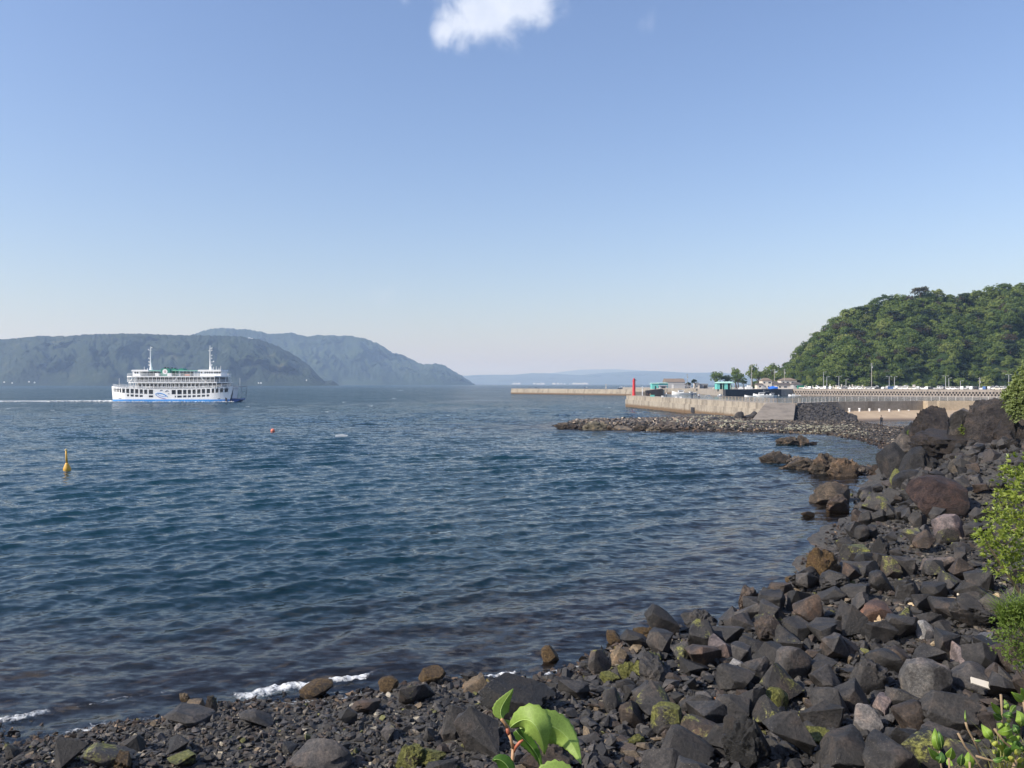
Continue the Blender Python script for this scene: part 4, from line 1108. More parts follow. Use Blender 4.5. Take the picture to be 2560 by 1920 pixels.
# short white pipes in the sand below the wall
for i, u in enumerate((2113, 2139, 2165, 2191, 2217, 2243, 2269)):
    hgt_ = (.75, .72, .6, .55, .42, .32, .2)[i]
    x0 = 77.2 + i * 2.62; y0 = 182.2 + i * .72
    zg = float(height(np.array([x0]), np.array([y0]))[0])
    mb = MB(); mb.lathe([(.20, -.4), (.20, hgt_ * .6), (.27, hgt_ * .62), (.27, hgt_)], 10)
    thing('marker_stub', ('leftmost and tallest', 'second', 'third', 'middle', 'fifth', 'sixth', 'rightmost and nearly buried')[i] + ' white stub in the row below the sea wall', 'post', (x0, y0, zg), group='white stubs along the sea wall', data=mb.mesh('marker_stub', [white_paint]))

# ------------------------------------------------------------------ quays
q = MB()
qpoly = [(140, 524), (186, 556), (200, 565.4), (262, 506), (331, 439.8), (900, 300), (900, 900), (125, 900), (125, 665), (150, 650)]
q.prism(qpoly, -7, 4.38, axis='z')
link('quay', q.mesh('quay', [C_deck]), kind='structure')
qw = MB(); qw.prism([(124.8, 664.5), (150.2, 649.4), (150.2, 646.6), (124.8, 661.6)], -7, 3.7, axis='z')
thing('quay_wall', 'low tan quay wall behind the moored fishing boats', 'quay wall', data=qw.mesh('quay_wall', [C_tan]))
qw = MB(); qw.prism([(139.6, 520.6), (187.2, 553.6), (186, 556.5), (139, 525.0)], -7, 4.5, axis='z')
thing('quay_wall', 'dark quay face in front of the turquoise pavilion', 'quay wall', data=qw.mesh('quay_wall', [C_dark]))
# checkered wave-absorbing wall
root = thing('checkered_quay_wall', 'quay wall pierced by two staggered rows of square holes below the parked vehicles', 'quay wall', (200, 565, 0))
a = Vector((0, 0, 0)); dvec = Vector((131, -126, 0)); L = dvec.length; dvec.normalize(); nrm = Vector((dvec.y, -dvec.x, 0)); nrm = nrm if nrm.y < 0 else -nrm
def slabw(mb, s0, s1, w0, w1, z0, z1):
    vs = [dvec * s + nrm * w + Vector((0, 0, z)) for z in (z0, z1) for s, w in ((s0, w0), (s1, w0), (s1, w1), (s0, w1))]
    mb.add(vs, [(0, 3, 2, 1), (4, 5, 6, 7), (0, 1, 5, 4), (1, 2, 6, 5), (2, 3, 7, 6), (3, 0, 4, 7)])
mb = MB(); slabw(mb, 0, L, -.6, 1.2, 3.12, 4.5); mb.build('coping', C_chk, root)
mb = MB(); slabw(mb, 0, L, -.3, 1.0, 4.504, 4.62); mb.build('kerb', C_deck, root)
mb = MB(); slabw(mb, 0, L, -.6, -.05, -7, 3.118); mb.build('shade_panel', C_dark, root)  # dark sheet behind the holes, their shade put into its colour
mb = MB(); slabw(mb, 0, L, 0, 1.15, 1.83, 1.98); slabw(mb, 0, L, 0, 1.15, -7, .72); mb.build('beam', C_chk, root)
mb = MB(); pit = 1.83; k = 0
s = .5
while s < L - 1:
    slabw(mb, s, s + pit * .5, .001, 1.13, 1.981, 3.118); slabw(mb, s + pit * .5, s + pit, .002, 1.12, .722, 1.828); s += pit
o = mb.build('block', C_chk, root); o['kind'] = 'stuff'

# ------------------------------------------------------------------ beacon, poles, lamps
red = simple('beacon_red', (.62, .045, .055), .45, var=.06); blackp = simple('black_paint', (.02, .02, .022), .5)
root = thing('beacon', 'red beacon tower at the end of the inner breakwater', 'beacon', (42.6, 278.5, 3.95))
mb = MB(); mb.lathe([(.62, 0), (.62, .25), (.50, .3), (.40, 4.9), (.46, 4.95), (.46, 5.3), (.30, 5.35), (.28, 5.9), (.10, 6.1)], 18); mb.build('tower', red, root, smooth=False)
mb = MB(); mb.lathe([(.2, 0), (.24, .1), (.22, .45), (.08, .6)], 12, c=(.35, 0, 5.3)); mb.box(.3, 1.0, -.05, .05, 5.32, 5.42); mb.build('lamp', blackp, root)
mb = MB()
for s in (-1, 1): mb.tube([(.52, .2 * s, 0), (.52, .2 * s, 5.2)], .03, 5)
for z in np.arange(.3, 5.1, .4): mb.tube([(.52, -.2, z), (.52, .2, z)], .02, 4)
mb.build('ladder', red, root)
root = thing('marker_pole', 'white pole right of the red beacon', 'pole', (47.5, 290, 3.9))
mb = MB(); mb.tube([(0, 0, -6), (0, 0, 2.9)], .16, 8); mb.build('shaft', white_paint, root); mb = MB(); mb.box(-.28, .28, -.2, .2, 2.75, 3.1); mb.build('cap', white_paint, root)
# wall end behind the breakwater; its face's shade is put into a black colour
mb = MB(); mb.prism([(50.6, 3.2), (50.6, 5.5), (56.9, 6.2), (56.9, 3.2), (56.9, -6), (50.6, -6)], 300, 303)
thing('harbour_wall_end', 'wall end with its shaded face coloured black, behind the anglers on the breakwater', 'wall', data=mb.mesh('harbour_wall_end', [C_dark]))
mb = MB(); mb.box(45.5, 50.5, 301, 304, -6, 5.1); thing('harbour_wall', 'low grey wall between the beacon and the black wall end', 'wall', data=mb.mesh('harbour_wall', [C_grey]))

steel = simple('grey_steel', (.45, .46, .46), .5, .3)
def lamp_post(u, vt, vb, Y, label, heads=1, wood=False):
    b = P(u, vb, Y); h = (vb - vt) / F * Y
    root = thing('utility_pole' if wood else 'lamp_post', label, 'utility pole' if wood else 'lamp post', (b.x, b.y, 4.38))
    h = (8 + (960 - vt) / F * Y) - 4.38
    mb = MB(); mb.tube([(0, 0, 0), (0, 0, h)], [.2, .13], 7); mb.build('pole', steel if not wood else simple('weathered_pole', (.42, .40, .36), .8), root)
    if wood:
        mb = MB(); mb.box(-1.1, 1.1, -.08, .08, h - .9, h - .7); mb.box(-.8, .8, -.08, .08, h - 1.9, h - 1.75); mb.build('crossarm', steel, root)
        mb = MB(); mb.lathe([(.3, 0), (.34, .1), (.34, 1.0), (.2, 1.1)], 8, c=(.5, 0, h - 3.6)); mb.build('transformer', steel, root)
    else:
        for sgn in ((1,) if heads == 1 else (-1, 1)):
            mb = MB(); mb.tube([(0, 0, h - .1), (sgn * .7, 0, h + .12), (sgn * 1.3, 0, h + .1)], .06, 5); mb.build('arm', steel, root)
            mb = MB(); mb.box(sgn * 1.5 - .45, sgn * 1.5 + .45, -.2, .2, h + .0, h + .17); mb.build('lamp_head', white_paint, root)
def quay_Y(u, off=8):
    # line of the checkered wall, seen at pixel u, pushed back by off metres
    t = (u - 1280) / F
    s = (t * 565 - 200) / (dvec.x - t * dvec.y)
    return 565 + dvec.y * s + off
for i, (u, vt, vb, hd, w_, lab) in enumerate([
    (2059, 930, 964, 1, 0, 'tall lamp post above the left half of the parked row'), (2067, 942, 964, 1, 0, 'short lamp post just right of the tall one'), (2097, 941, 965, 2, 0, 'twin-headed lamp post near the row of small headstones'),
    (2115, 948, 965, 1, 0, 'small lamp post between the twin-headed one and the tall mast'), (2179, 907, 963, 2, 1, 'tallest pale utility pole in the middle of the quay'), (2223, 941, 965, 2, 0, 'twin-headed lamp post right of the tallest pole'),
    (2236, 942, 965, 1, 0, 'single-headed lamp post beside the twin-headed one'), (2364, 940, 964, 2, 0, 'left one of the pair of lamp posts right of the white ring'), (2372, 945, 964, 1, 0, 'right one of the pair of lamp posts right of the white ring'),
    (2401, 952, 964, 1, 0, 'shortest lamp post on the right part of the quay'), (2449, 943, 964, 1, 1, 'thick pale pole on the right part of the quay'), (2522, 937, 963, 2, 0, 'rightmost twin-headed lamp post by the bush')]):
    lamp_post(u, vt, vb, quay_Y(u, 16), lab, hd, bool(w_))
lamp_post(1961, 922, 962, 590, 'utility pole in front of the right-hand white house', 1, True)
lamp_post(1936, 922, 945, 620, 'utility pole rising behind the white two-storey house', 1, True)
lamp_post(1879, 911, 966, 585, 'utility pole among the trees left of the white house', 1, True)
lamp_post(1718, 934, 962, 640, 'thin mast left of the small round tree', 1, True)
lamp_post(1877, 948, 972, 540, 'short pole on the dark quay', 1)

# ------------------------------------------------------------------ buildings on the quay
turq = simple('turquoise_paint', (.16, .56, .50), .6, var=.1); turq_r = simple('pale_green_roof', (.42, .66, .56), .6, var=.08)
cream = simple('cream_wall', (.66, .60, .52), .8, var=.06); greyw = simple('grey_cladding', (.42, .42, .42), .7, var=.1); roofd = simple('dark_tile_roof', (.10, .085, .075), .8, var=.25, scale=2)
greym = simple('metal_sheet_roof', (.33, .33, .34), .5, var=.12); roofb = simple('brown_tile_roof', (.21, .16, .12), .8, var=.25, scale=2); paneb = dark_glass
def building(u0, u1, Y, hw, hr, depth, wall, roof, label, kind='gable', windows=(), name='house', door=None, base=4.38, over=.5, ridge='x', cat=None):
    x0, x1 = (u0 - 1280) / F * Y, (u1 - 1280) / F * Y; w = x1 - x0
    root = thing(name, label, cat or name.replace('_', ' '), ((x0 + x1) / 2, Y, base)); h = w / 2
    mb = MB(); mb.box(-h, h, 0, depth, 0, hw); mb.build('wall', wall, root)
    mb = MB()
    if kind == 'gable':
        if ridge == 'x': mb.prism([(-over, hw), (depth / 2, hw + hr), (depth + over, hw), (depth / 2, hw - .02)] if False else [(-over, hw + .01), (depth / 2, hw + hr), (depth + over, hw + .01)], -h - over, h + over, axis='x')
        else: mb.prism([(-h - over, hw + .01), (0, hw + hr), (h + over, hw + .01)], -over, depth + over)
    elif kind == 'hip':
        z0_, z1_ = hw + .01, hw + hr; e = over
        mb.add([(-h - e, -e, z0_), (h + e, -e, z0_), (h + e, depth + e, z0_), (-h - e, depth + e, z0_), (-h * .45, depth / 2, z1_), (h * .45, depth / 2, z1_)], [(0, 1, 5, 4), (1, 2, 5), (2, 3, 4, 5), (3, 0, 4), (3, 2, 1, 0)])
    elif kind == 'flat': mb.box(-h - over, h + over, -over, depth + over, hw + .01, hw + hr)
    elif kind == 'mono': mb.prism([(-over, hw + .01), (-over, hw + .25), (depth + over, hw + hr + .25), (depth + over, hw + .01)], -h - over, h + over, axis='x')
    mb.build('roof', roof, root)
    for (a_, b_, c_, d_) in windows:     # fractions of width, metres of height
        mb = MB(); mb.box(-h + a_ * w, -h + b_ * w, -.06, .02, c_, d_); fr_ = mb.build('window', white_paint, root)
        mb = MB(); mb.box(-h + a_ * w + .08, -h + b_ * w - .08, -.09, -.061, c_ + .08, d_ - .08); mb.build('pane', paneb, fr_)
    if door:
        mb = MB(); mb.box(-h + door[0] * w, -h + door[1] * w, -.08, .02, .02, door[2]); mb.build('door', C_dark, root)
    return root
building(1630, 1646, 690, 4.6, .5, 8, turq, turq_r, 'small turquoise shed at the left end of the quay', 'mono', name='shed', base=3.7, door=(.45, .65, 2.6))
building(1646, 1670, 700, 4.8, .5, 8, simple('deep_teal_paint', (.05, .30, .32), .6), turq_r, 'dark teal shed attached right of the turquoise one', 'mono', name='shed', base=3.7)
building(1664, 1712, 770, 5.5, 3.4, 14, greyw, roofb, 'hall with a low brown gable roof behind the sheds', 'gable', name='warehouse', base=4.4)
building(1650, 1668, 668, 2.6, .5, 5, greyw, greym, 'low grey lean-to in front of the teal shed', 'mono', name='shed', base=3.7, door=(.2, .75, 2.2))
building(1684, 1713, 666, 3.6, .4, 8, greyw, greym, 'grey boxy warehouse behind the big fishing boat', 'flat', name='warehouse', base=3.7, over=.1)
building(1714, 1728, 672, 3.8, 1.4, 6, greyw, roofd, 'small grey hut with dark roof right of the grey warehouse', 'hip', name='hut', base=3.7, windows=((.2, .45, 1, 2.2), (.55, .8, 1, 2.2)))
building(1738, 1749, 640, 4.2, .5, 6, cream, white_paint, 'cream cabin attached to the grey container hall', 'flat', name='cabin', base=4.38, over=.2, windows=((.2, .5, 1, 2.4),))
building(1749, 1770, 642, 3.4, .5, 8, simple('blue_grey_cladding', (.23, .24, .26), .6), greym, 'dark grey container hall right of the cream cabin', 'flat', name='warehouse', over=.1, door=(.5, .9, 2.6))
# open turquoise pavilion
Yp = 545; x0 = (1792 - 1280) / F * Yp; x1 = (1834 - 1280) / F * Yp
root = thing('pavilion', 'turquoise open-fronted pavilion with a pale green hip roof on the dark quay', 'pavilion', ((x0 + x1) / 2, Yp, 4.38)); h = (x1 - x0) / 2
mb = MB(); mb.box(-h, -h + 2.2, 0, 6, 0, 4.2); mb.box(-h, h, 5.6, 6, 0, 4.2); mb.box(.2 - h * .1, 1.8, .0, 6, 0, 4.2); mb.build('wall', turq, root)
mb = MB(); mb.add([(-h - .6, -.6, 4.21), (h + .6, -.6, 4.21), (h + .6, 6.6, 4.21), (-h - .6, 6.6, 4.21), (-h + 1.5, 2.2, 5.3), (h - 1.5, 2.2, 5.3), (h - 1.5, 3.8, 5.3), (-h + 1.5, 3.8, 5.3)], [(0, 1, 5, 4), (1, 2, 6, 5), (2, 3, 7, 6), (3, 0, 4, 7), (4, 5, 6, 7), (3, 2, 1, 0)]); mb.build('roof', turq_r, root)
for s in (-h + 3.9, h - .3, h - 2.2):
    mb = MB(); mb.box(s - .15, s + .15, 0, .3, 0, 4.2); mb.build('pillar', turq_r, root)
mb = MB(); mb.box(-h + 2.3, .0, 4.5, 5.5, 0, 3.9); mb.box(2, h - .4, 4.5, 5.5, 0, 3.9); mb.build('shade_panel', C_dark, root)  # dark panels carry the shade inside the open front
# white houses below the hill
building(1906, 1930, 600, 6.2, 2.0, 8, cream, roofb, 'cream two-storey house with brown hip roof below the trees', 'hip', windows=((.1, .3, 4.0, 5.2), (.6, .9, 4.0, 5.2), (.1, .35, 1, 2.4), (.55, .7, .1, 2.4)))
building(1893, 1907, 598, 3.0, 1.2, 6, cream, roofd, 'low cream annex left of the two-storey house', 'gable', windows=((.3, .7, 1, 2.2),))
building(1932, 1950, 606, 3.6, 2.2, 8, cream, roofd, 'house with dark tiled roof between the two cream houses', 'hip', windows=((.2, .5, 1, 2.4), (.6, .85, 1, 2.4)))
building(1952, 1992, 618, 6.4, 2.0, 8, cream, roofb, 'wide two-storey cream house behind the utility pole', 'hip', windows=((.1, .25, 4.2, 5.4), (.35, .5, 4.2, 5.4), (.65, .85, 4.2, 5.4)))
building(1942, 1976, 585, 2.7, 1.8, 7, cream, roofd, 'low cream building with a grey roof in front of the wide house', 'gable', windows=((.15, .3, .9, 2.0), (.5, .75, .9, 2.0)))
building(1984, 2006, 600, 3.2, 1.9, 8, greyw, roofd, 'grey house with dark roof right of the wide cream house', 'hip', windows=((.2, .5, 1, 2.3),))
gr_net = simple('green_netting', (.03, .22, .15), .7); mb = MB(); mb.box(-2.2, 2.2, -.8, .8, 0, 2.4); mb.box(-2.35, 2.35, -.95, .95, 2.402, 2.6)
thing('kiosk', 'small green booth on the quay left of the parked vehicles', 'booth', (2001 / 1 * 0 + (2001 - 1280) / F * 575, 575, 4.38), data=mb.mesh('kiosk', [gr_net]))
# blue tarpaulin over gear
me = lump_rock(301, 3, .2, 1.5, 4, 2); me.materials.append(simple('blue_tarp', (.03, .16, .62), .5, var=.2, scale=1))
thing('tarpaulin', 'bright blue tarpaulin heap on the dark quay in front of the houses', 'tarpaulin', ((1932 - 1280) / F * 560, 560, 4.9), data=me, scale=(3.6, 2, 1.5))
for i, (u_, Y_, s_, c_, lab) in enumerate([(1852, 556, 1.4, white_paint, 'white tank on the dark quay right of the pavilion'), (1872, 560, 2.2, white_paint, 'white hull-like heap of gear at the right end of the dark quay'), (1786, 560, 1.1, cream, 'small cream crate stack left of the pavilion'), (1908, 570, 1.6, greyw, 'grey heap of fishing gear in front of the annex')]):
    mb = MB(); mb.box(-s_, s_, -s_ * .6, s_ * .6, 0, s_ * .8); mb.box(-s_ * .5, s_ * .6, -s_ * .4, s_ * .4, s_ * .8, s_ * 1.25)
    thing('gear_stack', lab, 'gear', ((u_ - 1280) / F * Y_, Y_, 4.38), data=mb.mesh('gear_stack', [c_]))

# ------------------------------------------------------------------ vehicles and boats parked along the quay
def car_meshes(kind):
    """body silhouette swept across the width, with separate glass and wheels"""
    if kind == 'van': prof = [(-1.7, .3), (1.65, .3), (1.7, .9), (1.45, 1.05), (1.15, 1.85), (-1.6, 1.88), (-1.7, 1.0)]; gl_ = [(-1.5, 1.1, 1.0, 1.7)]
    elif kind == 'sedan': prof = [(-2.1, .3), (2.1, .3), (2.15, .75), (1.3, .9), (.7, 1.42), (-.9, 1.42), (-1.5, .98), (-2.1, .92)]; gl_ = [(-.95, .92, .75, 1.34)]
    elif kind == 'truck': prof = [(-2.4, .5), (2.3, .5), (2.35, 1.1), (2.1, 2.0), (1.0, 2.05), (.95, 1.0), (-2.4, 1.0)]; gl_ = [(1.15, 1.25, 2.0, 1.85)]
    else: prof = [(-1.65, .28), (1.65, .28), (1.7, .85), (1.2, .98), (.75, 1.6), (-1.35, 1.62), (-1.65, 1.0)]; gl_ = [(-1.2, 1.0, .8, 1.5)]
    b = MB(); b.prism(prof, -.72, .72)
    g_ = MB()
    for x0_, z0_, x1_, z1_ in gl_:
        for y_ in (-.74, .74): g_.box(x0_, x1_, y_ - .015, y_ + .015, z0_, z1_)
    g_.box(prof[3][0] - .25 if kind != 'truck' else 2.05, prof[3][0] + .02 if kind != 'truck' else 2.2, -.62, .62, 1.02, 1.4)
    w_ = MB(); w_.tube([(0, -.11, 0), (0, .11, 0)], .30, 12)
    return b.mesh('body', [white_paint]), g_.mesh('windows', [dark_glass]), w_.mesh('wheel', [black_rubber])
CARS = {k: car_meshes(k) for k in ('van', 'sedan', 'truck', 'kei')}
PAINT = {'white': white_paint, 'silver': simple('silver_paint', (.55, .55, .56), .3, .5), 'black': simple('black_car_paint', (.02, .02, .025), .25), 'grey': simple('grey_car_paint', (.22, .22, .24), .3, .3), 'cream': simple('cream_car_paint', (.72, .68, .58), .35), 'blue': simple('blue_car_paint', (.05, .12, .3), .3)}
def make_car(kind, paint, loc, rz, label):
    b, g_, w_ = CARS[kind]
    root = thing('parked_car', label, 'truck' if kind == 'truck' else 'car', loc, (0, 0, rz), 'vehicles parked along the quay'); root.scale = (1.18,) * 3
    o = link('body', b, root); o.material_slots[0].link = 'OBJECT'; o.material_slots[0].material = PAINT[paint]
    link('windows', g_, root)
    wb = {'van': 1.15, 'sedan': 1.3, 'truck': 1.5, 'kei': 1.1}[kind]
    for sx in (-1, 1):
        for sy in (-1, 1): link('wheel', w_, root, (sx * wb, sy * .66, .3))
rc = random.Random(4)
ang = math.atan2(dvec.y, dvec.x)
slots = []
u = 2008
while u < 2545:
    slots.append(u); u += rc.uniform(8.5, 13.0)
seen = {}
for i, u in enumerate(slots):
    kind = rc.choice(['van', 'sedan', 'kei', 'kei', 'truck', 'van']); paint = rc.choice(['white'] * 6 + ['silver', 'silver', 'black', 'grey', 'cream', 'blue'])
    Y = quay_Y(u, 4 + rc.uniform(0, 1.5)); x = (u - 1280) / F * Y
    side = rc.random() < .6
    where = ['under the two small lamp posts', 'near the twin-headed lamp post', 'left of the tallest pole', 'right of the tallest pole', 'between the lamp posts and the white ring', 'right of the white ring', 'under the pair of lamp posts', 'near the shortest lamp post', 'beside the thick pale pole', 'near the bush at the right'][min(9, int((u - 2008) / 54))]
    lab = f'{paint} {dict(van="boxy van", sedan="saloon car", truck="small flatbed truck", kei="compact car")[kind]} parked {"lengthwise" if side else "nose-on"} {where}'
    seen[lab] = seen.get(lab, 0) + 1
    if seen[lab] > 1: lab = lab.replace(' parked', f' {["", "further right", "third along", "fourth along", "fifth along"][seen[lab] - 1]} parked')
    make_car(kind, paint, (x, Y, 4.385), ang + (0 if side else PI / 2) + rc.uniform(-.1, .1), lab)
# second row behind
for i in range(14):
    u = 2030 + i * 37 + rc.uniform(-8, 8); Y = quay_Y(u, 22); x = (u - 1280) / F * Y
    kind = rc.choice(['van', 'kei', 'truck']); paint = rc.choice(['white', 'white', 'silver', 'cream'])
    make_car(kind, paint, (x, Y, 4.385), ang + rc.uniform(-.2, .2), f'{paint} {dict(van="boxy van", truck="small flatbed truck", kei="compact car")[kind]} in the back row, {["far left", "second from the left", "third from the left", "fourth from the left", "fifth from the left", "sixth from the left", "just left of centre", "just right of centre", "sixth from the right", "fifth from the right", "fourth from the right", "third from the right", "second from the right", "far right"][i]}')

def boat(loc, L, rz, label, cabin=True, mast=True, name='fishing_boat', group='boats in the harbour', cab_x=-.05, trim=None):
    root = thing(name, label, 'boat', loc, (0, 0, rz), group)
    n_ = 13; hb = L * .16; mb = MB(); vs = []
    for i in range(n_):
        t = i / (n_ - 1); x = (t - .5) * L
        w = hb * (1 - max(0, (t - .55) / .45) ** 2.2) * (.82 + .18 * min(1, t * 5)); sh = L * .085 + L * .085 * max(0, (t - .35) / .65) ** 2
        w = max(w, .02)
        vs += [(x, -w, sh), (x + (L * .03 * t), -w * .72, -.15), (x + (L * .03 * t), w * .72, -.15), (x, w, sh)]
    fs = []
    for i in range(n_ - 1):
        a_ = i * 4
        for j in range(3): fs.append((a_ + j, a_ + j + 1, a_ + j + 5, a_ + j + 4))
        fs.append((a_ + 3, a_, a_ + 4, a_ + 7))
    fs += [(0, 1, 2, 3), tuple(range(4 * n_ - 4, 4 * n_))[::-1]]
    mb.add(vs, fs); mb.build('hull', white_paint, root)
    if trim is not None:
        mb = MB(); mb.tube([(v_[0], v_[1] * 1.01, v_[2] * .7) for v_ in vs[0::4]], L * .006, 5); mb.build('rub_rail', trim, root)
    if cabin:
        c = cab_x * L
        mb = MB(); mb.prism([(c - L * .14, L * .08), (c + L * .16, L * .08), (c + L * .12, L * .2), (c - L * .14, L * .2)], -hb * .6, hb * .6); mb.build('cabin', white_paint, root)
        mb = MB(); mb.box(c - L * .12, c + L * .10, -hb * .6 - .04, hb * .6 + .04, L * .135, L * .175); mb.build('window', dark_glass, root)
        mb = MB(); mb.box(c - L * .2, c + L * .14, -hb * .7, hb * .7, L * .2 + .01, L * .215); mb.build('roof', white_paint, root)
    if mast:
        mb = MB(); mb.tube([(-.02 * L, 0, L * .2), (-.02 * L, 0, L * .36)], .06, 5); mb.tube([(-.02 * L, 0, L * .3), (-.3 * L, 0, L * .26)], .05, 5); mb.build('mast', steel, root)
    return root
navy = simple('navy_trim', (.02, .05, .2), .5)
boat(((1706 - 1280) / F * 612, 612, 0), 15.5, PI - .15, 'largest white fishing boat moored below the grey warehouse', trim=navy, cab_x=.08)
boat(((1728 - 1280) / F * 622, 622, 0), 10, .3, 'smaller grey-white boat behind the largest fishing boat', cab_x=.0)
boat(((1787 - 1280) / F * 528, 528 - 14, 0), 6, PI + .7, 'small white cabin boat moored left of the dark quay', cab_x=0)
boat(((1769 - 1280) / F * 540, 540, 0), 3.6, 0, 'tiny white skiff left of the small cabin boat', cabin=False, mast=False, name='skiff')
boat(((1876 - 1280) / F * 500, 500, 0), 7, PI - .2, 'open white boat in front of the dark quay', cabin=False, mast=False)
boat(((1908 - 1280) / F * 503, 503, 0), 12, PI - .25, 'white fishing boat with a high bow in front of the houses', trim=navy, cab_x=.1)
boat(((1928 - 1280) / F * 515, 515, 0), 8, PI + .3, 'blue-trimmed boat behind the high-bowed fishing boat', trim=navy)
boat(((1984 - 1280) / F * 535, 535, 0), 6.5, PI - .3, 'low white boat at the left end of the checkered wall', cab_x=0, mast=False)
for i, (u_, v_) in enumerate([(1941, 988), (1947, 989), (1960, 988), (2000, 989)]):
    p = G(u_, v_); me = lump_rock(310, 2, .05); me.materials.append(white_paint)
    thing('mooring_float', ['leftmost', 'second', 'third', 'rightmost'][i] + ' white mooring float in front of the moored boats', 'float', (p.x, p.y, .15), group='white mooring floats', data=me, scale=(.5, .4, .35))
# boats seen beyond the outer breakwater
boat(((1555 - 1280) / F * 1800, 1800, 0), 13, .2, 'tiny white boat far out beyond the breakwater', group=None)
mb = MB(); mb.lathe([(2.2, -1), (2.2, .4), (.6, .8), (.5, 6), (1.2, 6.1), (1.2, 7.4), (.3, 8)], 8); thing('sea_marker', 'pale marker standing in the sea beyond the breakwater', 'marker', ((1515 - 1280) / F * 1500, 1500, 0), data=mb.mesh('sea_marker', [cream]))
for i, (u_, l_) in enumerate([(1560, 8), (1592, 9), (1606, 8), (1614, 10), (1622, 9), (1580, 9)]):
    boat(((u_ - 1280) / F * 700, 700 + i * 3, 0), l_, PI * (i % 2) + .2, ['white boat peeping over the breakwater left of the beacon', 'white boat just right of the beacon', 'white boat behind the white pole', 'white boat left of the turquoise shed', 'white boat nearest the turquoise shed', 'white boat directly behind the beacon'][i])
# white ring arch and sign box
mb = MB(); mb.tube([(2.2 * math.cos(a_), 0, 2.2 * math.sin(a_)) for a_ in np.linspace(-.2, PI + .2, 24)], .16, 6)
Yr_ = quay_Y(2265, 10); thing('ring_arch', 'white ring-shaped arch standing behind the parked vehicles', 'arch', ((2265 - 1280) / F * Yr_, Yr_, 5.0), data=mb.mesh('ring_arch', [white_paint]))
mb = MB(); mb.box(-.9, .9, -.1, .1, 1.6, 3.2); mb.box(-.08, .08, -.08, .08, 0, 1.6); Yr_ = quay_Y(2285, 6); thing('signboard', 'cream signboard right of the white ring', 'sign', ((2285 - 1280) / F * Yr_, Yr_, 4.38), data=mb.mesh('signboard', [cream]))
# headstone-like posts at the hill foot
for i, u_ in enumerate((2032, 2041, 2075, 2083, 2090, 2104, 2112, 2124, 2131, 2138, 2156)):
    Y_ = 585 - i * 3; mb = MB(); mb.box(-.5, .5, -.4, .4, 0, .6); mb.box(-.32, .32, -.25, .25, .602, 2.4 + (i % 3) * .5)
    thing('stone_pillar', f'pale stone pillar {["farthest left", "second from the left", "third from the left", "fourth from the left", "fifth from the left", "in the middle", "fifth from the right", "fourth from the right", "third from the right", "second from the right", "farthest right"][i]} at the wooded foot of the hill', 'pillar', ((u_ - 1280) / F * Y_, Y_, 4.38), group='pale pillars at the foot of the hill', data=mb.mesh('stone_pillar', [cream]))
# second dark breakwater farther out
wall_run('far_breakwater', 'dark strip of breakwater farther out behind the tan one', [(120, 900), (215, 900)], -6.5, 3.3, 6, C_dark, 60)
# ------------------------------------------------------------------ ferry
m_ = .0329
def FX(c): return (c - 1050) * m_
def FZ(c): return (912 - c) * m_
fwhite = simple('ferry_white', (.86, .86, .85), .4, var=.02, scale=.4)
ferry = thing('ferry', 'white double-ended car ferry with a blue waterline stripe sailing across the bay', 'ferry', (FX(0) * 0 + (439.5 - 1280) / F * 362, 362, 0), (0, 0, math.radians(-2)))
fblue = simple('ferry_blue', (.05, .28, .70), .35, var=.04); fgreen = simple('ferry_green', (.04, .24, .17), .5); fgrey = simple('ferry_interior', (.50, .51, .52), .7); fshade = simple('ferry_shade_grey', (.22, .23, .25), .8)
HBm = 6.5
def deck_y(x, L0, L1, hb=HBm, blunt=.10):
    """half beam of a plan outline tapering at both ends"""
    t = (x - L0) / (L1 - L0); e = min(t, 1 - t)
    return hb * (1 - .55 * max(0, 1 - e / blunt) ** 2)
def sheer(c):    # top edge of the hull side (crop pixels)
    return 738 - 40 * (abs(c - 1050) / 850) ** 2
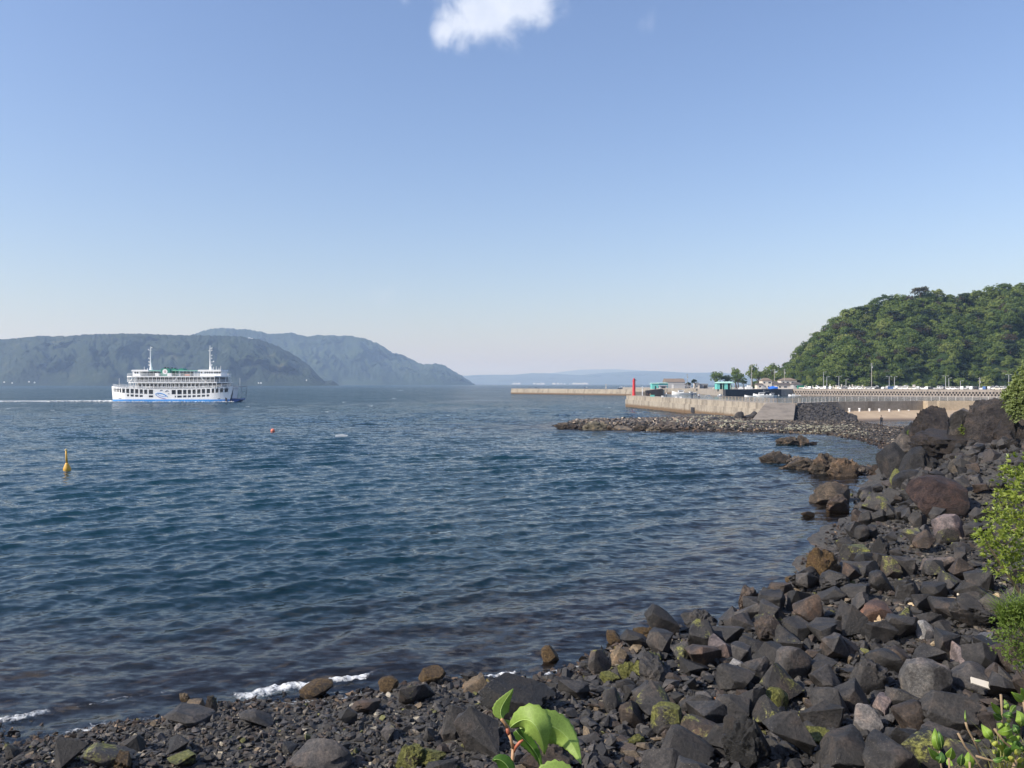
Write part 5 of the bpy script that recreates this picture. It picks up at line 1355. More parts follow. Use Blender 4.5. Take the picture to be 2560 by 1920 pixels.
# hull side built as a grid of panels that leaves the openings free
row1 = [(240, 262), (278, 300), (317, 341), (360, 382), (399, 440), (458, 500), (519, 563), (581, 626), (645, 688), (706, 750), (770, 830), (1085, 1143), (1163, 1226), (1243, 1290), (1308, 1352), (1372, 1416), (1436, 1482), (1500, 1546), (1566, 1614), (1636, 1668), (1686, 1722), (1741, 1778), (1797, 1840)]
row2 = [(470, 498), (519, 563), (581, 626), (645, 688), (770, 832), (1128, 1143), (1163, 1226), (1243, 1290), (1308, 1352), (1372, 1416), (1436, 1482), (1500, 1546), (1566, 1602)]
def hull_x(c, z):
    """rake of the ends: below the top the ends draw in"""
    return FX(c)
cuts = sorted(set([200, 1895] + [x for r_ in row1 + row2 for x in r_] + list(range(220, 1895, 60))))
for side, nm in ((-1, 'hull_side'), (1, 'hull_side')):
    mb = MB(); st = MB()
    def pt(c, zc, side=side):
        # zc: crop y ; rake
        f_ = (zc - 700) / 200.0
        cc = c
        if c < 300: cc = c + (26 * f_) * (1 - (c - 200) / 100)
        if c > 1790: cc = c - (42 * f_) * ((c - 1790) / 105)
        return (FX(cc), side * deck_y(FX(cc), FX(198), FX(1900), HBm, .16) , FZ(zc))
    for a_, b_ in zip(cuts[:-1], cuts[1:]):
        mid = (a_ + b_) / 2
        o1 = any(p[0] <= a_ and b_ <= p[1] for p in row1); o2 = any(p[0] <= a_ and b_ <= p[1] for p in row2)
        bands = []
        sh_a, sh_b = sheer(a_), sheer(b_)
        lv = [('t', 0), ('r1a', 24), ('r1b', 88), ('r2a', 104), ('r2b', 134)]
        ys_ = [0, 24 if o1 else None]
        segs = []
        # offsets measured down from the sheer line
        solid = [(0, 12)]
        solid.append((12, 72) if not o1 else None); solid.append((72, 88)); solid.append((88, 116) if not o2 else None)
        for sg in solid:
            if sg: mb.add([pt(a_, sh_a + sg[0]), pt(b_, sh_b + sg[0]), pt(b_, sh_b + sg[1]), pt(a_, sh_a + sg[1])], [(0, 1, 2, 3)])
        mb.add([pt(a_, sh_a + 116), pt(b_, sh_b + 116), pt(b_, 878), pt(a_, 878)], [(0, 1, 2, 3)])
        st.add([pt(a_, 878), pt(b_, 878), pt(b_, 930), pt(a_, 930)], [(0, 1, 2, 3)])
    me = mb.mesh('hull_side', [fwhite], fix=False)
    o = link('hull_side', me, ferry); md = o.modifiers.new('thick', 'SOLIDIFY'); md.thickness = .14; md.offset = 0
    me = st.mesh('waterline_stripe', [fblue], fix=False); o = link('waterline_stripe', me, ferry); md = o.modifiers.new('thick', 'SOLIDIFY'); md.thickness = .2; md.offset = 0
# stern and bow end plates, decks
mb = MB()
for c0, sgn in ((200, 1), (1895, -1)):
    y_ = HBm * .45
    mb.add([(FX(c0), -y_, FZ(700)), (FX(c0), y_, FZ(700)), (FX(c0 + sgn * 30), y_, FZ(930)), (FX(c0 + sgn * 30), -y_, FZ(930))], [(0, 1, 2, 3)])
mb.build('end_plate', fwhite, ferry)
def deckplate(c0, c1, zc, th, hb, mat, name='deck', bl=.10):
    n_ = 24; xs_ = [FX(c0 + (c1 - c0) * i / n_) for i in range(n_ + 1)]
    pl = [(x, -deck_y(x, xs_[0], xs_[-1], hb, bl)) for x in xs_] + [(x, deck_y(x, xs_[0], xs_[-1], hb, bl)) for x in xs_[::-1]]
    mb = MB(); mb.prism(pl, FZ(zc) - th, FZ(zc), axis='z'); return mb.build(name, mat, ferry)
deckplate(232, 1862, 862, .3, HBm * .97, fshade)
deckplate(204, 1892, 732, .25, HBm * .96, greyw)
deckplate(432, 1820, 642, .46, HBm + .1, fwhite, 'deck')
deckplate(412, 1792, 560, .50, HBm + .1, fwhite, 'deck')
# inner walls (casings) seen through the openings
mb = MB(); mb.box(FX(330), FX(1760), -2.2, 2.2, FZ(862), FZ(740)); mb.build('casing', fgrey, ferry)
mb = MB(); mb.box(FX(560), FX(1560), -HBm + 2.4, HBm - 2.4, FZ(731), FZ(655)); mb.build('cabin', fwhite, ferry)
mb = MB()
for c in range(600, 1540, 52): mb.box(FX(c), FX(c + 34), -HBm + 2.36, -HBm + 2.42, FZ(712), FZ(672))
mb.build('cabin_window', dark_glass, ferry)
mb = MB(); mb.box(FX(560), FX(1620), -HBm + 2.4, HBm - 2.4, FZ(641), FZ(576)); mb.build('cabin', fgrey, ferry)
mb = MB()
for c in range(585, 1600, 58): mb.box(FX(c), FX(c + 42), -HBm + 2.36, -HBm + 2.42, FZ(622), FZ(586))
mb.build('cabin_window', dark_glass, ferry)
# forward rounded front of both passenger decks, shade put into dark grey
for z0c, z1c, c1 in ((731, 655, 1800), (641, 576, 1772)):
    mb = MB(); n_ = 12
    pl = [(FX(1560), -HBm + 2.2)] + [(FX(1560) + (FX(c1) - FX(1560)) * math.sin(PI / 2 * i / n_), -(HBm - 2.2) * math.cos(PI / 2 * i / n_)) for i in range(n_ + 1)]
    pl += [(x, -y) for x, y in pl[::-1][1:]]
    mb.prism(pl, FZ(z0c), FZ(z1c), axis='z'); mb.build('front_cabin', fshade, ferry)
# pillars and rails of both open decks
for (c0, c1, zb, zt, n_, hb) in ((440, 1815, 731, 655, 24, HBm), (420, 1786, 641, 576, 24, HBm)):
    for side in (-1, 1):
        mb = MB()
        for i in range(n_ + 1):
            c = c0 + (c1 - c0) * i / n_; x = FX(c); y = side * (deck_y(x, FX(c0), FX(c1), hb, .10) - .02); mb.box(x - .09, x + .09, y - .09, y + .09, FZ(zb), FZ(zt))
        o = mb.build('pillars' if False else 'pillar_row', fwhite, ferry); o['kind'] = 'stuff'
for (c0, c1, zb, h_) in ((215, 1880, 729, 1.0), (440, 1815, 729, 1.0), (416, 1790, 641, 1.05), (416, 1790, 559, 1.1)):
    for side in (-1, 1):
        mb = MB()
        for k in range(4):
            mb.tube([(FX(c), side * (deck_y(FX(c), FX(c0), FX(c1), HBm, .10) + .02), FZ(zb if c0 != 215 else sheer(c)) + h_ * (k + 1) / 4) for c in np.linspace(c0, c1, 30)], .035, 4)
        for c in np.linspace(c0, c1, 60):
            y = side * (deck_y(FX(c), FX(c0), FX(c1), HBm, .10) + .02); zz = FZ(zb if c0 != 215 else sheer(c)); mb.tube([(FX(c), y, zz), (FX(c), y, zz + h_)], .03, 4)
        mb.build('guard_rail', fwhite, ferry)
# diagonal stairs
for c0, z0c, c1, z1c in ((500, 641, 545, 576), (1480, 576, 1545, 641), (1100, 641, 1150, 580)):
    mb = MB(); mb.tube([(FX(c0), -HBm + .5, FZ(z0c)), (FX(c1), -HBm + .5, FZ(z1c))], .25, 4); mb.build('stair', fwhite, ferry)
# bridges
def bridge(c0, c1, r0, r1, wins, front, name):
    mb = MB(); mb.box(FX(c0), FX(c1), -3.6, 3.6, FZ(559), FZ(497)); b_ = mb.build('wheelhouse', fwhite, ferry)
    mb = MB()
    for a_, e_ in wins: mb.box(FX(a_), FX(e_), -3.66, 3.66, FZ(523), FZ(503))
    mb.build('window', dark_glass, b_)
    mb = MB(); mb.prism([(FX(r0) + .3, FZ(497)), (FX(r1) - .1, FZ(497)), (FX(r1), FZ(486)), (FX(r1) - .3, FZ(474)), (FX(r0) + .5, FZ(474)), (FX(r0), FZ(486))], -4.2, 4.2); mb.build('roof', fwhite, b_)
bridge(500, 606, 488, 728, ((528, 546), (560, 578)), 0, 'aft')
bridge(1440, 1728, 1410, 1735, ((1450, 1468), (1500, 1518), (1530, 1548), (1560, 1580), (1592, 1614), (1632, 1655), (1662, 1690), (1698, 1722)), 1, 'fore')
# awning deck and funnels
mb = MB(); mb.box(FX(728), FX(1410), -3.4, 3.4, FZ(490), FZ(482)); mb.build('awning', simple('awning_green', (.24, .55, .42), .6), ferry)
mb = MB()
for c in np.linspace(735, 1405, 14):
    for y in (-3.3, 3.3): mb.tube([(FX(c), y, FZ(559)), (FX(c), y, FZ(490))], .05, 5)
o = mb.build('awning_post', fwhite, ferry); o['kind'] = 'stuff'
for y0, y1 in ((-4.6, -2.2), (2.2, 4.6)):
    mb = MB(); mb.prism([(FX(903), FZ(559)), (FX(1030), FZ(559)), (FX(1030), FZ(476)), (FX(1012), FZ(455)), (FX(925), FZ(455)), (FX(905), FZ(476))], y0, y1); fn = mb.build('funnel', fgreen, ferry)
    mb = MB(); mb.tube([(FX(948), (y0 + y1) / 2, FZ(456)), (FX(950), (y0 + y1) / 2, FZ(436))], .35, 8); mb.build('exhaust', blackp, fn); mb = MB(); mb.tube([(FX(990), (y0 + y1) / 2, FZ(456)), (FX(992), (y0 + y1) / 2, FZ(442))], .45, 8); mb.build('exhaust', blackp, fn)
    ye = y0 if y0 < 0 else y1; s_ = -1 if y0 < 0 else 1
    mb = MB(); mb.tube([(FX(966), ye, FZ(500)), (FX(966), ye + s_ * .12, FZ(500))], 1.15, 24); mb.build('emblem_disc', fwhite, fn)
    mb = MB(); mb.box(FX(966) - .42, FX(966) + .42, min(ye + s_ * .13, ye + s_ * .2), max(ye + s_ * .13, ye + s_ * .2), FZ(500) - .42, FZ(500) + .42)
    mb.box(FX(966) - .10, FX(966) + .10, min(ye + s_ * .21, ye + s_ * .24), max(ye + s_ * .21, ye + s_ * .24), FZ(500) - .42, FZ(500) + .42, 1); mb.box(FX(966) - .42, FX(966) + .42, min(ye + s_ * .21, ye + s_ * .235), max(ye + s_ * .21, ye + s_ * .235), FZ(500) - .10, FZ(500) + .10, 1)
    mb.build('emblem_mark', [simple('emblem_red', (.45, .06, .07), .5), fwhite], fn)
for c0, c1 in ((845, 895), (1015, 1066)):
    mb = MB(); mb.box(FX(c0), FX(c1), -HBm + .6, -HBm + 1.6, FZ(559), FZ(521)); mb.build('locker', fwhite, ferry)
mb = MB(); mb.prism([(FX(1095), FZ(482)), (FX(1195), FZ(482)), (FX(1180), FZ(466)), (FX(1160), FZ(452)), (FX(1120), FZ(462))], -2, 2); mb.build('ventilator', fgreen, ferry)
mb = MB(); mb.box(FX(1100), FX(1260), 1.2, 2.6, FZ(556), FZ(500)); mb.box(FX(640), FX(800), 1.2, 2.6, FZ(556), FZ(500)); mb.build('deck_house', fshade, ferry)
mb = MB(); mb.tube([(FX(1255), -HBm + .9, FZ(548)), (FX(1320), -HBm + .9, FZ(548))], .28, 8); mb.build('life_raft', simple('raft_orange', (.75, .28, .16), .6), ferry)
# masts
def fmast(c, zt, rads, name='mast'):
    mb = MB(); base = 480
    mb.tube([(FX(c + 12), 0, FZ(base)), (FX(c + 8), 0, FZ(base - 50)), (FX(c + 2), 0, FZ(base - 120)), (FX(c), 0, FZ(zt + 60)), (FX(c), 0, FZ(zt))], [.95, .48, .30, .2, .10], 8); o = mb.build('mast', fwhite, ferry)
    mb = MB()
    for z_, a_, b_ in rads: mb.tube([(FX(c + a_), 0, FZ(z_)), (FX(c + b_), 0, FZ(z_))], .10, 5); mb.box(FX(c + (a_ if abs(a_) > abs(b_) else b_)) - .15, FX(c + (a_ if abs(a_) > abs(b_) else b_)) + .15, -.2, .2, FZ(z_), FZ(z_) + .5)
    mb.build('crossbar', fwhite, o)
fmast(695, 150, [(200, -30, 20), (172, -6, 18), (320, -24, 5), (368, -22, 5), (414, -20, 8)])
fmast(1530, 135, [(210, -26, 26), (180, -5, 26), (280, 0, 26), (322, 0, 24), (364, 0, 50), (412, 0, 26)])
for c, z0c, z1c in ((262, 700, 590), (1810, 700, 590), (1953, 700, 590), (615, 478, 430), (660, 478, 450), (1583, 475, 432), (1622, 475, 425), (1660, 475, 445), (1685, 475, 420), (1790, 559, 525)):
    mb = MB(); mb.tube([(FX(c), -.5, FZ(z0c)), (FX(c), -.5, FZ(z1c))], .09, 5); mb.build('aerial', fwhite, ferry)
# bow ramp frame and lip
fr_g = simple('ramp_grey', (.16, .18, .22), .7)
mb = MB()
for y in (-3.2, 3.2): mb.tube([(FX(1893), y, FZ(703)), (FX(2012), y, FZ(708)), (FX(2004), y, FZ(775)), (FX(1990), y, FZ(868)), (FX(1860), y, FZ(868))], .11, 5)
for z_ in (703, 740, 775, 820): mb.tube([(FX(2006), -3.2, FZ(z_)), (FX(2006), 3.2, FZ(z_))], .07, 5)
mb.build('bow_ramp', fr_g, ferry)
mb = MB(); mb.prism([(FX(1840), FZ(868)), (FX(1985), FZ(868)), (FX(1990), FZ(884)), (FX(1900), FZ(925)), (FX(1840), FZ(925))], -2.8, 2.8); mb.build('bow_lip', simple('ferry_dark_blue', (.02, .08, .30), .5), ferry)
# painted emblem on the side: two tilted blue rings with a pink end, and three small leaping shapes
yE = -HBm - .09; tilt = -.28
def ring(cx, cz, rx, rz, t0, t1, mat, th, name='side_emblem'):
    mb = MB(); pts = []
    for a_ in np.linspace(t0, t1, 30):
        x, z = rx * math.cos(a_), rz * math.sin(a_); pts.append((FX(cx) + x * math.cos(tilt) - z * math.sin(tilt), yE, FZ(cz) + x * math.sin(tilt) + z * math.cos(tilt)))
    mb.tube(pts, th, 6); return mb.build(name, mat, ferry)
ring(946, 826, 2.75, .95, .1, 2 * PI - .9, fblue, .14); ring(950, 818, 1.9, .48, 0, 2 * PI, fblue, .12); ring(950, 838, 2.5, .72, PI + .6, 2 * PI - .5, simple('emblem_pink', (.55, .25, .38), .5), .13)
for cx, cz, s_ in ((945, 755, 1), (1022, 765, 1.2), (1045, 802, .7)):
    mb = MB(); mb.tube([(FX(cx) - .75 * s_, yE, FZ(cz) - .35 * s_), (FX(cx) - .2 * s_, yE, FZ(cz) + .12 * s_), (FX(cx) + .3 * s_, yE, FZ(cz) + .1 * s_), (FX(cx) + .75 * s_, yE, FZ(cz) - .25 * s_)], [.03, .17 * s_, .14 * s_, .03], 6); mb.build('dolphin_mark', simple('emblem_dark', (.06, .09, .16), .5), ferry)
# white wave curling at the bow (dark hull plate with foam)
mb = MB(); mb.prism([(FX(1735), FZ(868)), (FX(1785), FZ(838)), (FX(1822), FZ(862)), (FX(1830), FZ(905)), (FX(1760), FZ(905))], -HBm * .75 - .2, -HBm * .75 + .4); mb.build('thruster_plate', C_dark, ferry)

# ------------------------------------------------------------------ foam
def foam_mat():
    m, n, l = new_mat('sea_foam')
    b = n.new('ShaderNodeBsdfPrincipled'); o = n.new('ShaderNodeOutputMaterial'); l.new(b.outputs[0], o.inputs[0])
    b.inputs['Base Color'].default_value = (.78, .80, .80, 1); b.inputs['Roughness'].default_value = .6
    return m
M_foam = foam_mat()
def foam(name, xy, z, size, seed, label=None, flat=.35):
    o = scatter_stones(name, xy, z, size, PR2, M_foam, np.ones((len(size), 3)), seed, flat)
    return o
rf = np.random.default_rng(33)
fx = ferry.location.x
# wake trailing to the left
n_ = 4200; s = rf.random(n_) ** 1.1 * 98; w = .8 + s * .012
x = fx - 28 - s + rf.normal(0, .6, n_); y = 362 + rf.normal(0, 1, n_) * w - 1.5 + s * .03
foam('ferry_wake_foam', np.stack([x, y], 1), np.full(n_, .12) + rf.uniform(-.1, .35, n_) * np.exp(-s / 25), rf.uniform(.4, 1.3, n_) * (1.25 - s / 160), 5, flat=.5)
n_ = 900; t = rf.random(n_); x = fx + (-28 + 57 * t); y = 362 - HBm - .3 - rf.exponential(.5, n_) * (1 + (t > .85)); foam('ferry_side_foam', np.stack([x, y], 1), rf.uniform(0, .35, n_), rf.uniform(.3, .9, n_) * np.where(rf.random(n_) < .5 + .5 * np.sin(t * 19) ** 2, 1, .01), 6)
# whitecaps, with glints on the water put in as white flecks too
caps = [(853, 1090, 1.0), (290, 1052, .6), (130, 1027, .5), (1270, 1135, .5), (930, 1016, .5), (1000, 976, .5), (75, 1079, .7), (130, 1051, .6), (1120, 1040, .4), (1460, 1193, .5), (1180, 1085, .4), (817, 1031, .4), (1350, 1064, .5), (1451, 1032, .7), (1525, 1020, .7), (1588, 1026, .7), (1600, 1033, .6), (1515, 1047, .7), (1407, 1050, .6), (1545, 1029, .5), (1640, 1033, .5), (985, 997, .5), (860, 1006, .5), (700, 1078, .35), (60, 1010, .6), (20, 1022, .4), (620, 1017, .5)]
for i, (u, v, k) in enumerate(caps):
    p = G(u, v); n_ = 26
    if i == 0: continue
    sx = p.y * .0035 * k; x = p.x + rf.normal(0, sx, n_); y = p.y + rf.normal(0, sx * 1.2, n_)
    caps[i] = (x, y, np.full(n_, .10) + rf.uniform(0, .12, n_), rf.uniform(.3, 1, n_) * p.y * .0011)
X_ = np.concatenate([c[0] for c in caps[1:]]); Y_ = np.concatenate([c[1] for c in caps[1:]]); Z_ = np.concatenate([c[2] for c in caps[1:]]); S_ = np.concatenate([c[3] for c in caps[1:]])
foam('whitecap_glint_flecks', np.stack([X_, Y_], 1), Z_, S_, 8, flat=.3)
# foam of the small breaker at the shore
def shore_foam(name, pts, n_, spread, smin, smax, seed):
    P_ = [G(u, v) for u, v in pts]; seg = rf.integers(0, len(P_) - 1, n_); t = rf.random(n_)
    ax = np.array([p.x for p in P_]); ay = np.array([p.y for p in P_])
    x = ax[seg] * (1 - t) + ax[seg + 1] * t; y = ay[seg] * (1 - t) + ay[seg + 1] * t
    wob = fbm(x * 2.5, y * 2.5, 0, 3, 4) * .12
    o_ = rf.normal(0, 1, n_) * spread
    keep_ = rf.random(n_) < np.clip(.55 + .9 * fbm(x * 1.7, y * 1.7, 5, 3, 9), .08, 1)
    x, y, o_, wob = x[keep_], y[keep_], o_[keep_], wob[keep_]; n2 = len(x)
    foam(name, np.stack([x + o_ * .3, y + o_ + wob], 1), np.abs(rf.normal(.04, .05, n2)) + .03 + .10 * np.exp(-(o_ / spread) ** 2), rf.uniform(smin, smax, n2), seed, flat=.7)
m, n, l = new_mat('lacy_foam')
o = n.new('ShaderNodeOutputMaterial'); b = n.new('ShaderNodeBsdfDiffuse'); b.inputs['Color'].default_value = (.80, .82, .82, 1); t = n.new('ShaderNodeBsdfTransparent'); ms = n.new('ShaderNodeMixShader')
geo = n.new('ShaderNodeNewGeometry'); at = n.new('ShaderNodeAttribute'); at.attribute_name = 'cover'
n1 = noise(n, l, geo.outputs['Position'], 6.5, 8, .75, .8); vo = n.new('ShaderNodeTexVoronoi'); vo.feature = 'DISTANCE_TO_EDGE'; vo.inputs['Scale'].default_value = 16; l.new(n1.outputs['Color'], vo.inputs['Vector'])
f_ = mmath(n, l, 'ADD', mmath(n, l, 'MULTIPLY', mmath(n, l, 'SUBTRACT', n1.outputs['Fac'], .5), 4.5), mmath(n, l, 'MULTIPLY_ADD', at.outputs['Fac'], 1.7, -1.25))
l.new(mmath(n, l, 'MULTIPLY', f_, .95, clamp=True), ms.inputs[0]); l.new(t.outputs[0], ms.inputs[1]); l.new(b.outputs[0], ms.inputs[2]); l.new(ms.outputs[0], o.inputs[0])
M_lace = m
def ribbon(name, pts, width, cover, ridge, seed):
    P_ = [G(u, v) for u, v in pts]; ax = np.array([p.x for p in P_]); ay = np.array([p.y for p in P_])
    s_ = np.concatenate([[0], np.cumsum(np.hypot(np.diff(ax), np.diff(ay)))]); N = max(20, int(s_[-1] / .05)); ss = np.linspace(0, s_[-1], N); M = 15
    X0, Y0 = np.interp(ss, s_, ax), np.interp(ss, s_, ay); tx, ty = np.gradient(X0), np.gradient(Y0); L_ = np.hypot(tx, ty) + 1e-9; nx_, ny_ = -ty / L_, tx / L_
    c = np.linspace(-1, 1, M); wv = width * (1 + .5 * fbm(ss * .9, 0 * ss, seed, 3, seed)); wob = .12 * fbm(ss * 1.3, 0 * ss, seed + 4, 3, seed)
    XX = X0[:, None] + nx_[:, None] * (c[None] * wv[:, None] + wob[:, None]); YY = Y0[:, None] + ny_[:, None] * (c[None] * wv[:, None] + wob[:, None])
    bump_ = .035 * fbm(XX * 9, YY * 9, seed, 3, seed); ZZ = .035 + ridge * np.exp(-((c[None] - .15) / .45) ** 2) + bump_ * (ridge > .02)
    ZZ = np.maximum(ZZ, height(XX.ravel(), YY.ravel()).reshape(XX.shape) + .02)
    idx = np.arange(N * M).reshape(N, M); q = np.stack([idx[:-1, :-1], idx[1:, :-1], idx[1:, 1:], idx[:-1, 1:]], -1).reshape(-1, 4)
    me = mesh_np(name, np.stack([XX.ravel(), YY.ravel(), ZZ.ravel()], 1), q, [M_lace], True)
    env = np.clip(np.minimum(ss, s_[-1] - ss) / (.15 * s_[-1]), 0, 1)
    cv = (cover * (1 - np.abs(c[None]) ** 2) * env[:, None] + .10 * vnoise(ss * 1.1, 0 * ss, seed + 8, seed)[:, None])
    me.attributes.new('cover', 'FLOAT', 'POINT').data.foreach_set('value', cv.ravel().astype(np.float32))
    link(name, me, kind='stuff')
ribbon('breaker_foam', [(540, 1752), (600, 1744), (640, 1738), (700, 1726), (740, 1716), (800, 1712), (860, 1704), (900, 1694), (955, 1682)], .32, 1.15, .09, 3)
ribbon('breaker_edge_foam', [(-120, 1830), (-40, 1812), (0, 1806), (40, 1800), (90, 1790), (140, 1776)], .22, .95, .05, 4)
ribbon('thin_swash_foam', [(140, 1778), (200, 1768), (330, 1745), (410, 1733), (480, 1722)], .10, .62, .02, 5)
ribbon('swash_foam', [(560, 1774), (640, 1768), (720, 1762), (860, 1752), (960, 1738)], .40, .80, .0, 6)
ribbon('swash_foam_left', [(130, 1832), (220, 1822), (320, 1806), (420, 1790)], .40, .75, .0, 7)
ribbon('swash_foam_strip', [(1205, 1700), (1250, 1690), (1300, 1682)], .14, 1.2, .04, 8)
ribbon('swash_foam_fringe', [(1330, 1692), (1400, 1684), (1460, 1672)], .14, .9, .02, 9)
ribbon('rock_foam', [(2040, 1249), (2060, 1253), (2085, 1250)], .35, .6, .03, 10)

# ------------------------------------------------------------------ buoys
yel = simple('buoy_yellow', (.72, .40, .05), .5, var=.12, dirt=(.3, .2, .08))
p = G(168, 1176); root = thing('spar_buoy', 'yellow buoy with a tall pole floating in the left foreground water', 'buoy', (p.x, p.y, 0), (math.radians(2), math.radians(-2), 0))
mb = MB(); mb.lathe([(.12, -.5), (.26, -.25), (.33, 0), (.34, .16), (.28, .34), (.17, .58), (.11, .7)], 20); mb.build('float_body', yel, root, smooth=True)
mb = MB(); mb.tube([(0, 0, .65), (0, 0, 1.88)], [.095, .075], 10); mb.build('pole', yel, root, smooth=True)
mb = MB(); mb.lathe([(.085, 1.82), (.10, 1.86), (.10, 1.97), (.04, 2.0)], 12); mb.build('pole_cap', simple('buoy_cap', (.70, .55, .25), .5), root)
p = G(682, 1079); mb = MB(); mb.lathe([(.02, -.34), (.2, -.3), (.33, -.12), (.36, .05), (.31, .22), (.17, .35), (.03, .4)], 20)
thing('ball_buoy', 'small orange-pink ball buoy in the middle of the bay', 'buoy', (p.x, p.y, .12), data=mb.mesh('ball_buoy', [simple('buoy_pink', (.72, .20, .13), .5)], True))
p = G(853, 1091); mb = MB(); mb.prism([(-.9, .0), (-.7, .18), (.2, .26), (1.0, .1), (.85, -.05), (-.8, -.08)], -.3, .3)
thing('float', 'flat white float drifting right of the ball buoy', 'float', (p.x, p.y, .05), (0, 0, .2), data=mb.mesh('float', [white_paint]))

# ------------------------------------------------------------------ people
def person_mesh(pose='stand', top=(.6, .6, .6), leg=(.04, .05, .09), skin=(.45, .28, .2), hair=(.02, .018, .015)):
    if pose == 'stand': J = {'pelvis': (0, 0, .92), 'chest': (0, 0, 1.28), 'neck': (0, 0, 1.45), 'head': (0, -.02, 1.60), 'crown': (0, -.02, 1.70), 'shl': (-.19, 0, 1.38), 'ell': (-.25, -.03, 1.12), 'hal': (-.24, -.14, .88), 'shr': (.19, 0, 1.38), 'elr': (.26, -.02, 1.12), 'har': (.22, -.16, .90), 'hil': (-.1, 0, .88), 'knl': (-.11, -.03, .48), 'ftl': (-.12, 0, .08), 'tol': (-.13, -.16, .04), 'hir': (.1, 0, .88), 'knr': (.11, -.02, .48), 'ftr': (.13, .03, .08), 'tor': (.14, -.13, .04)}
    elif pose == 'walk': J = {'pelvis': (0, 0, .90), 'chest': (0, -.05, 1.26), 'neck': (0, -.08, 1.42), 'head': (0, -.13, 1.56), 'crown': (0, -.13, 1.66), 'shl': (-.19, -.04, 1.35), 'ell': (-.24, .08, 1.10), 'hal': (-.22, .0, .88), 'shr': (.19, -.04, 1.35), 'elr': (.25, -.12, 1.12), 'har': (.2, -.28, 1.0), 'hil': (-.1, 0, .86), 'knl': (-.11, -.2, .5), 'ftl': (-.11, -.18, .09), 'tol': (-.12, -.33, .05), 'hir': (.1, 0, .86), 'knr': (.11, -.02, .46), 'ftr': (.12, .22, .12), 'tor': (.12, .1, .04)}
    else: J = {'pelvis': (0, 0, .30), 'chest': (0, -.08, .68), 'neck': (0, -.12, .85), 'head': (0, -.17, .98), 'crown': (0, -.17, 1.08), 'shl': (-.19, -.08, .78), 'ell': (-.26, -.22, .56), 'hal': (-.12, -.4, .5), 'shr': (.19, -.08, .78), 'elr': (.26, -.22, .56), 'har': (.12, -.4, .52), 'hil': (-.1, 0, .28), 'knl': (-.16, -.42, .48), 'ftl': (-.14, -.5, .08), 'tol': (-.14, -.66, .04), 'hir': (.1, 0, .28), 'knr': (.16, -.40, .5), 'ftr': (.16, -.5, .08), 'tor': (.17, -.66, .04)}
    names = list(J); E = [('pelvis', 'chest'), ('chest', 'neck'), ('neck', 'head'), ('head', 'crown'), ('chest', 'shl'), ('shl', 'ell'), ('ell', 'hal'), ('chest', 'shr'), ('shr', 'elr'), ('elr', 'har'), ('pelvis', 'hil'), ('hil', 'knl'), ('knl', 'ftl'), ('ftl', 'tol'), ('pelvis', 'hir'), ('hir', 'knr'), ('knr', 'ftr'), ('ftr', 'tor')]
    rad = dict(pelvis=.18, chest=.20, neck=.07, head=.115, crown=.09, shl=.095, ell=.07, hal=.045, shr=.095, elr=.07, har=.045, hil=.12, knl=.09, ftl=.065, tol=.05, hir=.12, knr=.09, ftr=.065, tor=.05)
    me = bpy.data.meshes.new('person'); me.from_pydata([J[n_] for n_ in names], [(names.index(a_), names.index(b_)) for a_, b_ in E], [])
    o = bpy.data.objects.new('tmp', me); COL.objects.link(o)
    o.modifiers.new('skin', 'SKIN'); sub_ = o.modifiers.new('sub', 'SUBSURF'); sub_.levels = 1
    for i, n_ in enumerate(names):
        me.skin_vertices[0].data[i].radius = (rad[n_], rad[n_] * (.75 if n_ in ('pelvis', 'chest') else 1)); me.skin_vertices[0].data[i].use_root = (n_ == 'pelvis')
    dg = bpy.context.evaluated_depsgraph_get(); nm = bpy.data.meshes.new_from_object(o.evaluated_get(dg)); bpy.data.objects.remove(o)
    for i, c in enumerate((top, leg, skin, hair)): nm.materials.append(simple('cloth_%d' % i if i < 2 else ('skin', 'hair')[i - 2], c, .8, var=.05))
    zp, zn = J['pelvis'][2] + .04, J['neck'][2] + .03
    hands = [Vector(J['hal']), Vector(J['har'])]
    for f_ in nm.polygons:
        c = f_.center
        if c.z > zn: f_.material_index = 3 if (c.z > J['head'][2] + .035 or c.y > J['head'][1] + .035) else 2
        elif min((c - h_).length for h_ in hands) < .09: f_.material_index = 2
        elif c.z < zp: f_.material_index = 1
        else: f_.material_index = 0
        f_.use_smooth = True
    nm.name = 'person'; return nm
def person(x, y, z, rz, label, pose='stand', group=None, **k):
    return thing('person', label, 'person', (x, y, z), (0, 0, rz), group, person_mesh(pose, **k))
gA = 'anglers on the breakwater'
person((1617 - 1280) / F * 261, 261, 3.95, .5, 'person in black crouching left of the black wall end', 'sit', gA, top=(.02, .02, .02), leg=(.02, .02, .025))
person((1626 - 1280) / F * 258, 258, 3.95, -.6, 'person in brown crouching beside the teal cooler', 'sit', gA, top=(.16, .10, .07), leg=(.03, .03, .03))
person((1666 - 1280) / F * 241, 241, 3.95, 1.2, 'person in a white shirt and dark trousers standing right of the black wall end', 'stand', gA, top=(.75, .75, .75), leg=(.03, .035, .06))
person((1730 - 1280) / F * 221, 221, 3.95, 2.2, 'person in dark blue clothes standing by the far edge of the breakwater', 'stand', gA, top=(.03, .05, .10), leg=(.02, .03, .06))
person((1747 - 1280) / F * 212, 212, 3.95, .4, 'person in a pale top and navy trousers walking at the railing end', 'walk', gA, top=(.6, .62, .66), leg=(.02, .03, .07))
gB = 'people on the outer breakwater'
